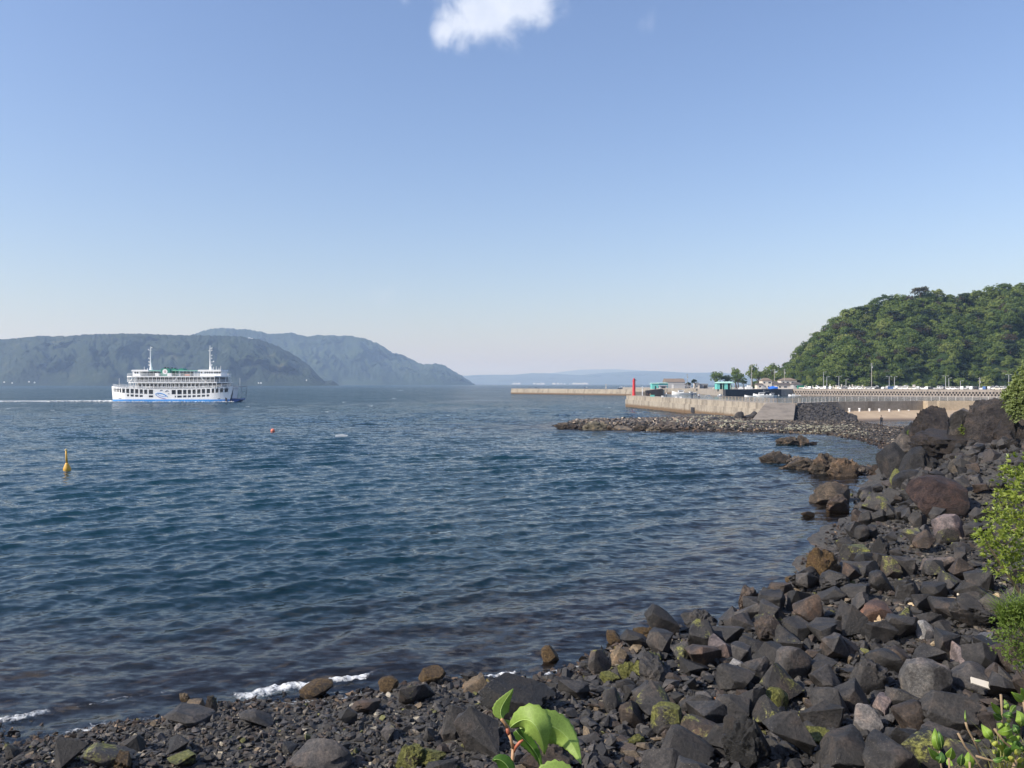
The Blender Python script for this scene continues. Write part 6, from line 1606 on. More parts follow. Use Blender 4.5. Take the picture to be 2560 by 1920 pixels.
for u_, Y_, c_, lab in ((1323, 634, (.04, .04, .05), 'leftmost tiny figure in black on the outer breakwater'), (1340, 624, (.02, .02, .03), 'middle tiny figure in black on the outer breakwater'), (1346, 622, (.25, .28, .33), 'tiny figure in grey beside the middle one in black'), (1467, 575, (.7, .7, .7), 'tiny figure in white farther right on the outer breakwater'), (1462, 577, (.1, .1, .12), 'tiny dark figure left of the one in white')):
    person((u_ - 1280) / F * (Y_ + 2), Y_ + 2.5, 4.3, .4, lab, 'stand', gB, top=c_)
gp = ground(2203, 1063); zb = float(height(np.array([gp.x]), np.array([gp.y]))[0])
pr = person((2203 - 1280) / F * 136, 136, .98, 2.6, 'person in a beige shirt with a dark backpack walking on the causeway stones', 'walk', None, top=(.55, .42, .33), leg=(.02, .03, .05))
mb = MB(); mb.prism([(-.17, .0), (.17, .0), (.15, .45), (-.15, .45)], .08, .3); o = thing('backpack', 'black backpack on the person walking on the causeway', 'backpack', (pr.location.x, pr.location.y, .98 + .92), (0, 0, 2.6), data=mb.mesh('backpack', [black_rubber]))
# things lying on the breakwater
mb = MB(); mb.box(-.6, .6, -.35, .35, 0, .45); mb.box(-.64, .64, -.39, .39, .452, .56)
thing('cooler_box', 'teal cooler box between the crouching people', 'cooler box', ((1631 - 1280) / F * 254, 254, 3.95), data=mb.mesh('cooler_box', [turq]))
mb = MB(); mb.box(-.3, .3, -.2, .2, 0, .4); mb.box(-.33, .33, -.23, .23, .402, .48)
for u_, Y_, lab in ((1656, 244, 'small white cooler left of the person in the white shirt'), (1690, 232, 'white bag lying on the breakwater, left of two'), (1702, 228, 'white bag lying on the breakwater, right of two')):
    thing('cooler_box', lab, 'cooler box', ((u_ - 1280) / F * Y_, Y_, 3.95), data=mb.mesh('cooler_box', [white_paint]), group='white coolers and bags')
# ------------------------------------------------------------------ foliage
def leaf_mat(name, cols, trans=.35, rough=.55, var_scale=.25, gloss=.3):
    m, n, l = new_mat(name)
    o = n.new('ShaderNodeOutputMaterial'); b = n.new('ShaderNodeBsdfPrincipled'); t = n.new('ShaderNodeBsdfTranslucent'); ms = n.new('ShaderNodeMixShader')
    oi = n.new('ShaderNodeObjectInfo'); geo = n.new('ShaderNodeNewGeometry')
    nz = noise(n, l, geo.outputs['Position'], var_scale, 4, .6)
    f = mmath(n, l, 'ADD', mmath(n, l, 'MULTIPLY', oi.outputs['Random'], .55), mmath(n, l, 'MULTIPLY', geo.outputs['Random Per Island'], .15))
    f = mmath(n, l, 'ADD', f, mmath(n, l, 'MULTIPLY', mmath(n, l, 'SUBTRACT', nz.outputs['Fac'], .35), 1.0), clamp=True)
    k = len(cols); c = ramp(n, l, f, [(i / (k - 1), c_) for i, c_ in enumerate(cols)])
    l.new(c, b.inputs['Base Color']); l.new(mixc(n, l, 1.0, c, (1.25, 1.3, .6), 'MULTIPLY'), t.inputs['Color'])
    b.inputs['Roughness'].default_value = rough; b.inputs['Specular IOR Level'].default_value = gloss
    ms.inputs[0].default_value = trans; l.new(b.outputs[0], ms.inputs[1]); l.new(t.outputs[0], ms.inputs[2]); l.new(ms.outputs[0], o.inputs[0])
    return m
L_hill = leaf_mat('hill_foliage', [(.022, .048, .016), (.080, .125, .030), (.155, .205, .05), (.25, .27, .09)], .28, .7, .035)
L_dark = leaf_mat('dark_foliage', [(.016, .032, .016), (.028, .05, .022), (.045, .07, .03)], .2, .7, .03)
L_brown = leaf_mat('brown_foliage', [(.040, .032, .022), (.06, .05, .03), (.07, .075, .035)], .2, .7, .03)
L_pale = leaf_mat('pale_foliage', [(.08, .13, .035), (.13, .18, .05), (.18, .22, .08)], .35, .6, .03)
bark = simple('bark', (.10, .075, .05), .9, var=.3, scale=1)
def leaf_cloud(seed, n_clump, per, R=(1, 1, .8), clump=.38, size=.12, mat=None, name='crown', squash=.75, dome=True, lowcut=-.35):
    r = np.random.default_rng(seed)
    d = r.normal(size=(n_clump, 3)); d /= np.linalg.norm(d, axis=1)[:, None]
    rad = r.uniform(.45, .95, n_clump)[:, None] ** .7
    c = d * rad * np.array(R) * .8
    if dome: c[:, 2] = np.where(c[:, 2] < lowcut * R[2], -c[:, 2] * .6, c[:, 2])
    cs = r.uniform(.6, 1.25, n_clump) * clump
    k = np.repeat(np.arange(n_clump), per); N = len(k)
    dn = r.normal(size=(N, 3)); dn /= np.linalg.norm(dn, axis=1)[:, None]; dn[:, 2] = np.where(dn[:, 2] < -.3, -dn[:, 2], dn[:, 2])
    p = c[k] + dn * (cs[k] * r.uniform(.65, 1.08, N))[:, None] * np.array([1, 1, squash])
    nn = dn + r.normal(size=(N, 3)) * .45; nn /= np.linalg.norm(nn, axis=1)[:, None]
    a = np.cross(nn, r.normal(size=(N, 3))); a /= np.linalg.norm(a, axis=1)[:, None]; b = np.cross(nn, a)
    s = (r.uniform(.6, 1.3, N) * size)[:, None]
    V = np.stack([p - a * s, p - b * s * .6, p + a * s, p + b * s * .6], 1).reshape(-1, 3)
    return mesh_np(name, V, np.arange(4 * N).reshape(-1, 4), [mat] if mat else None)
CROWNS = [leaf_cloud(200 + i, 20, 34, (1, 1, .95), .40, .10, L_hill, squash=.85) for i in range(6)]
CR_DARK = [leaf_cloud(210 + i, 26, 26, (1, 1, .62), .34, .10, L_dark, squash=.55) for i in range(2)]
CR_PALE = [leaf_cloud(220, 26, 26, (1, 1, .75), .36, .10, L_pale)]
CR_BROWN = [leaf_cloud(222, 26, 26, (1, 1, .62), .36, .10, L_brown)]
def trunk_mesh(seed, h=1.0, r0=.05):
    r = random.Random(seed); mb = MB()
    pts = [(0, 0, 0), (r.uniform(-.05, .05), r.uniform(-.05, .05), h * .5), (r.uniform(-.1, .1), r.uniform(-.1, .1), h)]
    mb.tube(pts, [r0, r0 * .75, r0 * .4], 6)
    for k in range(4):
        a_ = k * 1.6 + r.random(); mb.tube([Vector(pts[1]) + Vector((0, 0, .08 * k)), (math.cos(a_) * .4, math.sin(a_) * .4, h * (.85 + .1 * k / 3))], [r0 * .5, r0 * .15], 5)
    return mb.mesh('trunk', [bark])
TRUNKS = [trunk_mesh(i) for i in range(3)]
def tree(x, y, z, rad, h, label, crown=None, group=None, name='tree', k=0, rz=0, flat=1.0):
    """trunk standing at z, crown of radius rad with its top h above the ground"""
    root = thing(name, label, 'tree', (x, y, z), (0, 0, rz), group)
    rz_ = min(rad * .95 * flat, h * .56)
    link('crown', crown or CROWNS[k % 6], root, (0, 0, h - rz_ * .72), None, (rad, rad, rz_))
    link('trunk', TRUNKS[k % 3], root, None, None, (h * .9, h * .9, h * .8))
    return root
# --- wooded hill on the right
HP = [(1870, 972), (1895, 962), (1925, 948), (1945, 936), (1962, 920), (1985, 900), (2000, 880), (2030, 858), (2060, 838), (2100, 806), (2140, 790), (2180, 782), (2215, 766), (2250, 758), (2290, 748), (2330, 745), (2370, 752), (2420, 752), (2460, 742), (2520, 736), (2560, 732), (2700, 722), (2900, 730), (3300, 760)]
Yb_, Yr2 = 596, 720
def hill_pt(u, t):
    """t 0 foot, 1 ridge, up to 2 behind"""
    u = np.asarray(u, float); t = np.asarray(t, float)
    Hr = (960 - np.interp(u, [p[0] for p in HP], [p[1] for p in HP])) / F * Yr2 + CAMZ
    g = fbm(u * .011, t * 1.3, 2, 3, 71) * 26 + 14 * (1 - 2 * np.abs(vnoise(u * .016 + 3, t * .6, 1, 72)))
    tt = np.minimum(t, 1)
    Y = Yb_ + (Yr2 - Yb_) * t + g * np.sin(np.pi * np.clip(t, 0, 1)) * .8 + 75 * sstep(2030, 1960, u)
    z = 4 + (Hr - 4) * tt ** .82 + 5.5 * fbm(u * .025, t * 5, 4, 3, 73) * np.sin(np.pi * tt)
    z = np.where(t > 1, Hr * (1 - (t - 1) * .8), z)
    return (u - 1280) / F * Y, Y, z
U, T = np.meshgrid(np.arange(1870, 3301, 9.0), np.concatenate([np.linspace(0, 1, 40), np.linspace(1.08, 2, 10)]))
hx, hy, hzv = hill_pt(U, T)
idx = np.arange(U.size).reshape(U.shape); qd = np.stack([idx[:-1, :-1], idx[:-1, 1:], idx[1:, 1:], idx[1:, :-1]], -1).reshape(-1, 4)
hill_soil = forest_mat('hill_undergrowth', .05, [(.012, .020, .010), (.022, .038, .014), (.034, .058, .02), (.10, .085, .05)], 1.5)  # kept dark so the gaps between crowns read as shade
link('hill', mesh_np('hill', np.stack([hx.ravel(), hy.ravel(), hzv.ravel()], 1), qd, [hill_soil], True), kind='structure')
# individual trees one can tell apart: the skyline and a few dark or pale crowns on the slope
SKY_T = [(1948, 8, 'small dark tree standing alone left of the wooded hill'), (1966, 9, 'lowest skyline tree at the left end of the hill'), (1990, 10, 'rounded skyline tree second up the left end of the hill'), (2012, 9, 'skyline tree where the ridge begins to climb'), (2040, 10, 'dense skyline tree low on the climbing ridge'), (2066, 10, 'skyline tree halfway up the climbing ridge'),
         (2092, 11, 'pale-topped skyline tree on the climbing ridge'), (2118, 13, 'spreading skyline tree just before the first notch'), (2150, 12, 'dark skyline tree in the first notch'), (2186, 14, 'first big round crown on the ridge'), (2214, 13, 'second big round crown on the ridge'), (2246, 11, 'low skyline tree left of the brown crown'), (2296, 15, 'brown-tinged broad crown at the highest left part of the ridge'),
         (2338, 11, 'feathery skyline tree right of the brown crown'), (2372, 8, 'small gap tree on the ridge with sky beneath'), (2408, 11, 'dark umbrella-shaped tree on the ridge'), (2440, 10, 'skyline tree right of the umbrella-shaped one'), (2472, 12, 'low feathery skyline tree in the right third'), (2506, 13, 'broad skyline crown near the right edge'), (2548, 12, 'rightmost skyline tree at the picture edge')]
for i, (u_, rd, lab) in enumerate(SKY_T):
    x_, y_, z_ = [float(q) for q in hill_pt(u_, 1.0)]
    cr = CR_BROWN[0] if 'brown-tinged' in lab else CR_DARK[i % 2] if 'dark' in lab else CR_PALE[0] if 'pale' in lab else None
    if u_ < 1960: x_, y_, z_ = (u_ - 1280) / F * 640, 640, 9
    tree(x_, y_ - 2, z_ - 2, rd * .62, rd * .92, lab, cr, 'trees along the skyline of the hill', 'tree', i, i * .9)
SL_T = [(2130, .62, 10, 0, 'big dark crown in the hollow left of the slope centre'), (2170, .40, 8, 0, 'dark crown above the left lamp posts, mid-slope'), (2225, .72, 11, 1, 'dark crown below the second big ridge crown'), (2290, .55, 10, 0, 'dark spreading crown in the middle of the slope'), (2345, .70, 9, 1, 'dark crown under the feathery skyline tree'), (2352, .48, 8, 2, 'brownish-grey open crown on the right half of the slope'),
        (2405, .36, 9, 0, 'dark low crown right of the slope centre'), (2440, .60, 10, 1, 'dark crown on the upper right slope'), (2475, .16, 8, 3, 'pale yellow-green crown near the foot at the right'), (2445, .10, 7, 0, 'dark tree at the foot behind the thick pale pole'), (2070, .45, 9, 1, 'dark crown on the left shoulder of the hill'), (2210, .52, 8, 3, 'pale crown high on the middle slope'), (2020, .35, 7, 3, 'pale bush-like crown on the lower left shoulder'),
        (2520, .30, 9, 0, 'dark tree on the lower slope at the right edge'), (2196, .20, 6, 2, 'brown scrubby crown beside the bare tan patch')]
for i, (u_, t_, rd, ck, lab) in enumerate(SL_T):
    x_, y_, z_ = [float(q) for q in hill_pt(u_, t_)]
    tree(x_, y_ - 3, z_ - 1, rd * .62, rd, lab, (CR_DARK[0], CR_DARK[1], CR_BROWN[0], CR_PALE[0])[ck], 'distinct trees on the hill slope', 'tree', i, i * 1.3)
# the rest of the wood: one object of instanced crowns
rw = np.random.default_rng(55); n_ = 2300
uu = rw.uniform(1880, 2960, n_); tt = rw.uniform(.0, 1.06, n_)
px_, py_, pz_ = hill_pt(uu, tt)
sc_ = (2.6 + 5.2 * rw.random(n_) ** 1.6) * (1 - .25 * (tt < .2)) * np.interp(uu, [1880, 1950, 2050], [.45, .6, 1])
pts_me = mesh_np('forest', np.stack([px_, py_ - 1, pz_ + sc_ * .35], 1), np.zeros((0, 3), int)) if False else bpy.data.meshes.new('forest')
pts_me.from_pydata([tuple(v) for v in np.stack([px_, py_ - 1, pz_ + sc_ * .35], 1)], [], [])
pts_me.attributes.new('sz', 'FLOAT', 'POINT').data.foreach_set('value', sc_.astype(np.float32))
pts_me.attributes.new('pick', 'INT', 'POINT').data.foreach_set('value', rw.choice([0, 1, 2, 3, 0, 1, 2, 3, 4, 5], n_).astype(np.int32))
fo = link('forest', pts_me, kind='stuff')
ng = bpy.data.node_groups.new('forest_instances', 'GeometryNodeTree')
ng.interface.new_socket('Geometry', in_out='INPUT', socket_type='NodeSocketGeometry'); ng.interface.new_socket('Geometry', in_out='OUTPUT', socket_type='NodeSocketGeometry')
gi = ng.nodes.new('NodeGroupInput'); go = ng.nodes.new('NodeGroupOutput'); ip = ng.nodes.new('GeometryNodeInstanceOnPoints'); g2 = ng.nodes.new('GeometryNodeJoinGeometry')
first = {}
for o_ in COL.objects:
    if o_.name.split('.')[0] == 'crown' and o_.data.name not in first: first[o_.data.name] = o_
protos = [first[c.name] for c in CROWNS[:4] if c.name in first][:4] + [first[CR_DARK[0].name], first[CR_BROWN[0].name]]
for o_ in protos[::-1]:
    oi_ = ng.nodes.new('GeometryNodeObjectInfo'); oi_.inputs['Object'].default_value = o_; oi_.inputs['As Instance'].default_value = True; oi_.transform_space = 'ORIGINAL'
    ng.links.new(oi_.outputs['Geometry'], g2.inputs[0])
ng.links.new(gi.outputs[0], ip.inputs['Points']); ng.links.new(g2.outputs[0], ip.inputs['Instance']); ip.inputs['Pick Instance'].default_value = True
a1 = ng.nodes.new('GeometryNodeInputNamedAttribute'); a1.data_type = 'INT'; a1.inputs['Name'].default_value = 'pick'; ng.links.new(a1.outputs['Attribute'], ip.inputs['Instance Index'])
a2 = ng.nodes.new('GeometryNodeInputNamedAttribute'); a2.data_type = 'FLOAT'; a2.inputs['Name'].default_value = 'sz'; ng.links.new(a2.outputs['Attribute'], ip.inputs['Scale'])
rv = ng.nodes.new('FunctionNodeRandomValue'); rv.data_type = 'FLOAT_VECTOR'; rv.inputs[0].default_value = (-.3, -.3, 0); rv.inputs[1].default_value = (.3, .3, 6.28)
ng.links.new(rv.outputs[0], ip.inputs['Rotation']); ng.links.new(ip.outputs[0], go.inputs[0])
md = fo.modifiers.new('instances', 'NODES'); md.node_group = ng
# --- trees on the quay left of the hill
for i, (u_, vt, wpx, Y_, ck, lab) in enumerate([
    (1790, 931, 30, 620, 0, 'leftmost broad tree behind the turquoise pavilion'), (1814, 934, 28, 625, 1, 'second tree behind the turquoise pavilion'), (1841, 922, 26, 640, 2, 'taller layered tree rising behind the pavilion roof'),
    (1846, 936, 30, 612, 0, 'dense dark tree right behind the pavilion'), (1858, 948, 16, 606, 1, 'low bush right of the dense dark tree'), (1736, 945, 14, 640, 1, 'small round tree standing alone between the hut and the cream cabin'), (1722, 953, 10, 660, 1, 'small brownish-topped shrub beside the grey hut'),
    (1882, 917, 28, 650, 2, 'airy tree beside the utility pole'), (1898, 925, 26, 640, 3, 'yellow-green tree behind the annex'), (1914, 922, 26, 660, 3, 'pale green tree behind the cream two-storey house'), (1932, 912, 30, 670, 0, 'dark tree where the hill begins'), (1950, 930, 22, 640, 0, 'dark tree between the cream house and the hill')]):
    h_ = 8 + (960 - vt) / F * Y_ - 4.38; rad = wpx / 2 / F * Y_ * 1.35
    tree((u_ - 1280) / F * Y_, Y_, 4.38, rad, h_, lab, (CROWNS[i % 6], CR_DARK[i % 2], CROWNS[(i + 2) % 6], CR_PALE[0])[ck], 'trees on the quay', 'tree', i, i, 1.6)

# ------------------------------------------------------------------ tiny far buildings
def far_box(u, v, Y, w, h, lab, grp=None, z=None, nm='far_building'):
    w *= .7; h *= .7
    p = P(u, v, Y); mb = MB(); mb.box(-w / 2, w / 2, 0, w * .6, 0, h * .7); mb.prism([(-w * .55, h * .7), (0, h), (w * .55, h * .7)], 0, w * .6)
    thing(nm, lab, 'building', (p.x, p.y, p.z if z is None else z), group=grp, data=mb.mesh(nm, [white_paint]))
far_box(623, 847, 4180, 16, 10, 'left white building on the crest of the near headland'); far_box(630, 848, 4180, 13, 9, 'right white building on the crest of the near headland')
for i, (u_, v_, w_) in enumerate([(10, 953, 9), (30, 955, 7), (72, 952, 8), (86, 954, 7), (652, 955, 9), (646, 955, 7), (766, 948, 6)]):
    far_box(u_, v_ + 4, 3480, w_, 9, ['white building on the far shore at the left edge', 'second white building on the far shore from the left', 'white building below the bare patch of the headland', 'small white house next to the one below the bare patch', 'pale house on the shore right of the ferry', 'smaller pale house on the shore right of the ferry', 'white speck of a hut on the slope near the headland tip'][i])
rt = random.Random(8); mb = MB()
for i in range(60):
    u_ = rt.choice([rt.uniform(1280, 1300), rt.uniform(1335, 1360), rt.gauss(1392, 14), rt.gauss(1430, 10), rt.uniform(1445, 1470)]); Y_ = rt.uniform(14300, 14900); w_ = rt.uniform(15, 45); h_ = rt.uniform(10, 34)
    x_ = (u_ - 1280) / F * Y_; mb.box(x_ - w_ / 2, x_ + w_ / 2, Y_, Y_ + 20, -2, h_)
o = mb.build('far_town', white_paint, kind='stuff')
# ------------------------------------------------------------------ shrubs and plants close by
L_shrub = leaf_mat('glossy_shrub_leaf', [(.07, .12, .02), (.22, .28, .05), (.38, .42, .09), (.52, .54, .16)], .35, .38, 1.2, .5)
L_fine = leaf_mat('fine_shrub_leaf', [(.09, .14, .03), (.17, .24, .05), (.26, .32, .09)], .35, .5, 1.5)
L_pbush = leaf_mat('pale_bush_leaf', [(.16, .20, .07), (.24, .29, .11), (.34, .38, .17)], .35, .55, .4)
L_grass = leaf_mat('grass_blade', [(.12, .20, .04), (.22, .28, .07), (.38, .33, .14)], .35, .6, 3)
twig = simple('twig', (.28, .20, .12), .8, var=.2, scale=8)
def rosettes(pts, nrm, per, ll, lw, seed, mat, name, spread=.9):
    """whorls of curved leaves; pts (n,3), nrm (n,3) unit axes"""
    r = np.random.default_rng(seed); N = len(pts)
    k = np.repeat(np.arange(N), per); M = len(k)
    ax = nrm[k]; rnd = r.normal(size=(M, 3)); side = np.cross(ax, rnd); side /= np.linalg.norm(side, axis=1)[:, None]
    tilt = r.uniform(.25, 1, M)[:, None] * spread
    d = ax * (1 - tilt * .7) + side * tilt; d /= np.linalg.norm(d, axis=1)[:, None]
    w = np.cross(d, ax); w /= np.linalg.norm(w, axis=1)[:, None] + 1e-9
    L = (ll * r.uniform(.6, 1.15, M))[:, None]; Wd = (lw * r.uniform(.7, 1.1, M))[:, None]
    up = np.cross(w, d); b = pts[k]
    droop = -np.array([[0, 0, 1.0]]) * L * .15
    V = np.stack([b, b + d * L * .45 + w * Wd / 2 + up * Wd * .2, b + d * L * .5, b + d * L * .45 - w * Wd / 2 + up * Wd * .2, b + d * L + droop], 1).reshape(-1, 3)
    q = np.arange(M)[:, None] * 5
    return mesh_np(name, V, np.concatenate([q + np.array([[0, 1, 2]]), q + np.array([[0, 2, 3]]), q + np.array([[1, 4, 2]]), q + np.array([[2, 4, 3]])]), [mat], True)
def shrub(label, blobs, root_pt, n_ros, per, ll, lw, seed, mat, name='shrub', Yc=10, cat='shrub', nb=14, br=.018):
    """blobs: (u, v, Y, radius m)"""
    r = np.random.default_rng(seed); root = thing(name, label, cat, root_pt)
    R0_ = np.array(root_pt); wts = np.array([b[3] ** 2 for b in blobs]); k = r.choice(len(blobs), n_ros, p=wts / wts.sum())
    C = np.array([P(b[0], b[1], b[2])[:] for b in blobs]); rad = np.array([b[3] for b in blobs])
    d = r.normal(size=(n_ros, 3)); d /= np.linalg.norm(d, axis=1)[:, None]
    p = C[k] + d * (rad[k] * r.uniform(.45, 1.05, n_ros) ** .6)[:, None]
    ax = d * .6 + np.array([-.25, -.1, .75]); ax /= np.linalg.norm(ax, axis=1)[:, None]
    link('leaves' if False else 'foliage', rosettes(p - R0_, ax, per, ll, lw, seed, mat, 'foliage'), root)
    mb = MB()
    for j in r.choice(n_ros, min(nb, n_ros), replace=False):
        a_ = Vector((0, 0, -.3)); e_ = Vector(p[j] - R0_); mid = a_.lerp(e_, .5) + Vector((.1, .1, .25 * e_.length * .3))
        mb.tube([a_, mid, e_], [br, br * .7, br * .25], 5)
    mb.build('branch', twig, root)
    return root
def gz(x, y): return float(height(np.array([x]), np.array([y]))[0])
shrub('bright green glossy-leaved shrub with whorled leaves at the right edge, middle height', [(2545, 1165, 10.2, .16), (2535, 1215, 10, .22), (2512, 1275, 9.9, .20), (2480, 1330, 9.8, .22), (2520, 1350, 10, .30), (2560, 1290, 10, .35), (2500, 1395, 9.8, .22), (2552, 1425, 10, .20), (2610, 1250, 10.3, .5), (2640, 1400, 10.3, .5), (2720, 1420, 10.5, .55), (2700, 1300, 10.5, .5)], (8.5, 10.6, gz(8.5, 10.6)), 1500, 8, .075, .024, 61, L_shrub)
shrub('fine-leaved green shrub below the glossy one at the right edge', [(2680, 1640, 9.2, .35), (2545, 1530, 9, .20), (2510, 1560, 8.9, .15), (2500, 1610, 8.8, .12), (2535, 1610, 8.9, .2), (2570, 1570, 9, .3), (2545, 1650, 8.9, .12), (2600, 1640, 9, .25)], (7.6, 9.4, gz(7.6, 9.4)), 1500, 7, .03, .011, 62, L_fine)
shrub('pale grey-green bush on top of the broad crag at the right edge', [(2560, 985, 57, 1.1), (2540, 1000, 57, .9), (2580, 960, 57, 1.3), (2550, 1025, 56.5, .8), (2600, 1000, 57, 1.6), (2525, 985, 57, .4)], (38.5, 57.5, 5.2), 1500, 6, .30, .12, 63, L_pbush, nb=10, br=.06)
shrub('low patch of yellow-green weeds between the pale slab and the broad crag', [(2410, 1075, 62.5, .35), (2432, 1070, 62.5, .4), (2455, 1072, 62.5, .35), (2472, 1076, 62, .2)], (36, 64, 3.8), 260, 6, .18, .06, 64, L_shrub, name='weed_patch', cat='weeds', nb=5)
shrub('small green weeds growing beside the dark boulder by the tidal pool', [(2290, 1090, 72, .3), (2276, 1082, 72, .25)], (36.3, 72, 2.8), 120, 6, .16, .06, 65, L_fine, name='weed_patch', cat='weeds', nb=4)
# grass: dry tuft over the fine-leaved shrub, and the bank below the camera
def grass(name, base, h, seed, label=None, lean=(-.3, 0), wid=.006):
    r = np.random.default_rng(seed); N = len(base); a = r.uniform(0, 2 * PI, N); hh = h * r.uniform(.5, 1.2, N)
    d = np.stack([np.cos(a) * .35 + lean[0], np.sin(a) * .35 + lean[1], np.ones(N)], 1); d /= np.linalg.norm(d, axis=1)[:, None]
    w = np.stack([-np.sin(a), np.cos(a), 0 * a], 1) * wid
    m1 = base + d * (hh * .55)[:, None]; tip = base + d * hh[:, None] + np.stack([np.cos(a), np.sin(a), -.6 + 0 * a], 1) * (hh * .25)[:, None]
    V = np.stack([base - w, base + w, m1 + w * .7, m1 - w * .7, tip], 1).reshape(-1, 3); q = np.arange(N)[:, None] * 5
    me = mesh_np(name, V, [q + np.array([[0, 1, 2, 3]]), q + np.array([[3, 2, 4]])], [L_grass])
    return me
r_ = np.random.default_rng(4)
n_ = 500; u_ = r_.uniform(2505, 2620, n_); v_ = 1560 + r_.normal(0, 12, n_); b_ = np.array([P(a, c, 9.1)[:] for a, c in zip(u_, v_)])
thing('grass_tuft', 'dry yellow-green grass tuft above the fine-leaved shrub at the right edge', 'grass', data=grass('grass_tuft', b_, .38, 1))
n_ = 30000; y_ = r_.uniform(-3, 34, n_); x_ = r_.uniform(-10, 30, n_); k_ = ((x_ > .66 * y_ + 1.9) & (x_ < .66 * y_ + 8) & (y_ > 0)) | (y_ < 3.5); x_, y_ = x_[k_], y_[k_]
link('bank_grass', grass('bank_grass', np.stack([x_, y_, height(x_, y_) - .02], 1), .30, 2), kind='stuff')

# leaf with outline, fold and toothed edge
def leaf(spine, widths, Y0, seed=0, n=14, fold=.25, teeth=0.0, curl=0.0, dY=None, side=(1, 1), tiltY=0.0, wide=1.12):
    """spine: pixel points; widths: half widths in pixels along it; Y0: distance; dY: distance offsets at the spine points"""
    t = np.linspace(0, 1, n); sp = np.array(spine, float); ts = np.linspace(0, 1, len(sp))
    def cr(vals):
        # smooth interpolation through the points
        c_ = np.polyfit(ts, vals, min(3, len(vals) - 1)); return np.polyval(c_, t)
    su, sv = cr(sp[:, 0]), cr(sp[:, 1]); dy = cr(np.array(dY if dY is not None else [0] * len(sp), float))
    w = np.interp(t, np.linspace(0, 1, len(widths)), widths) * wide; tu, tv = np.gradient(su), np.gradient(sv); L = np.hypot(tu, tv); nu_, nv_ = -tv / L, tu / L
    V = []; m = 5
    for i in range(n):
        for j in range(-m, m + 1):
            s = j / m; ww = w[i] * (1 + (teeth * (1 if (i % 2) else -.6) if abs(j) == m else 0)) * side[0 if s < 0 else 1]
            Y = Y0 + dy[i] + fold * abs(s) * w[i] / F * Y0 + tiltY * s * w[i] / F * Y0 + curl * s * s * w[i] / F * Y0
            V.append(P(su[i] + nu_[i] * ww * s, sv[i] + nv_[i] * ww * s, Y)[:])
    q = 2 * m + 1; f = [(i * q + j, i * q + j + 1, (i + 1) * q + j + 1, (i + 1) * q + j) for i in range(n - 1) for j in range(q - 1)]
    return np.array(V), np.array(f)
def big_leaf_mat(name, c0, c1, trans=.45):
    m, n, l = new_mat(name); o = n.new('ShaderNodeOutputMaterial'); b = n.new('ShaderNodeBsdfPrincipled'); t = n.new('ShaderNodeBsdfTranslucent'); ms = n.new('ShaderNodeMixShader')
    geo = n.new('ShaderNodeNewGeometry'); a = noise(n, l, geo.outputs['Position'], 22, 5, .6); v = n.new('ShaderNodeTexVoronoi'); v.feature = 'DISTANCE_TO_EDGE'; v.inputs['Scale'].default_value = 150; l.new(geo.outputs['Position'], v.inputs['Vector'])
    c = ramp(n, l, a.outputs['Fac'], [(.3, c0), (.7, c1)]); ve = mmath(n, l, 'MULTIPLY', mmath(n, l, 'SUBTRACT', .12, v.outputs['Distance'], clamp=True), 2.5, clamp=True)
    c = mixc(n, l, ve, c, tuple(min(1, x * 1.35) for x in c1)); l.new(c, b.inputs['Base Color']); l.new(mixc(n, l, 1.0, c, (1.2, 1.15, .5), 'MULTIPLY'), t.inputs['Color'])
    b.inputs['Roughness'].default_value = .55; bp = n.new('ShaderNodeBump'); bp.inputs['Distance'].default_value = .0015; bp.inputs['Strength'].default_value = .5; l.new(a.outputs['Fac'], bp.inputs['Height']); l.new(bp.outputs[0], b.inputs['Normal'])
    ms.inputs[0].default_value = trans; l.new(b.outputs[0], ms.inputs[1]); l.new(t.outputs[0], ms.inputs[2]); l.new(ms.outputs[0], o.inputs[0]); return m
BL = big_leaf_mat('sprout_leaf', (.24, .36, .07), (.36, .50, .12)); BLd = big_leaf_mat('sprout_leaf_dark', (.06, .15, .02), (.11, .24, .035))
GL = big_leaf_mat('glossy_leaf', (.20, .34, .04), (.33, .46, .07), .35); GLd = big_leaf_mat('glossy_leaf_dark', (.05, .12, .02), (.09, .19, .03), .3); GLy = big_leaf_mat('glossy_leaf_young', (.42, .46, .08), (.55, .56, .12), .4)
def plant(name, label, base, cat='plant'):
    return thing(name, label, cat, base)
def add_leaf(root, mat, spine, widths, Y0, label=None, vein=True, **k):
    V, f = leaf(spine, widths, Y0, **k); o0 = np.array(root.location[:])
    me = mesh_np('leaf', V - o0, f, [mat], True); o = link('leaf', me, root); sd_ = o.modifiers.new('thick', 'SOLIDIFY'); sd_.thickness = .0006
    if label: o['label'] = label
    if vein:
        q = 11; mid = [Vector(V[i * q + 5] - o0) for i in range(0, len(V) // q - 1)]
        mb = MB(); mb.tube(mid, [.0007 * (1 - .7 * i / len(mid)) for i in range(len(mid))], 5); link('midrib', mb.mesh('midrib', [big_leaf_vein], True), o)
    return o
big_leaf_vein = simple('leaf_vein', (.36, .50, .14), .5)
stem_red = simple('stem_red', (.42, .12, .06), .5, var=.2, scale=60); stem_tan = simple('stem_tan', (.42, .24, .12), .5, var=.2, scale=60)
YS = 1.32
b0 = P(1281, 1960, YS); sp_root = plant('sprout', 'bright green leafy sprout with toothed leaves and a red stem in the foreground', (b0.x, b0.y, gz(b0.x, b0.y)))
def stem(root, pts, Y0, rad, mat, name='stem'):
    mb = MB(); mb.tube([P(u, v, Y0 + (d[0] if d else 0)) - root.location for u, v, *d in pts], rad, 8); return mb.build(name, mat, root, smooth=True)
gb = sp_root.location.z
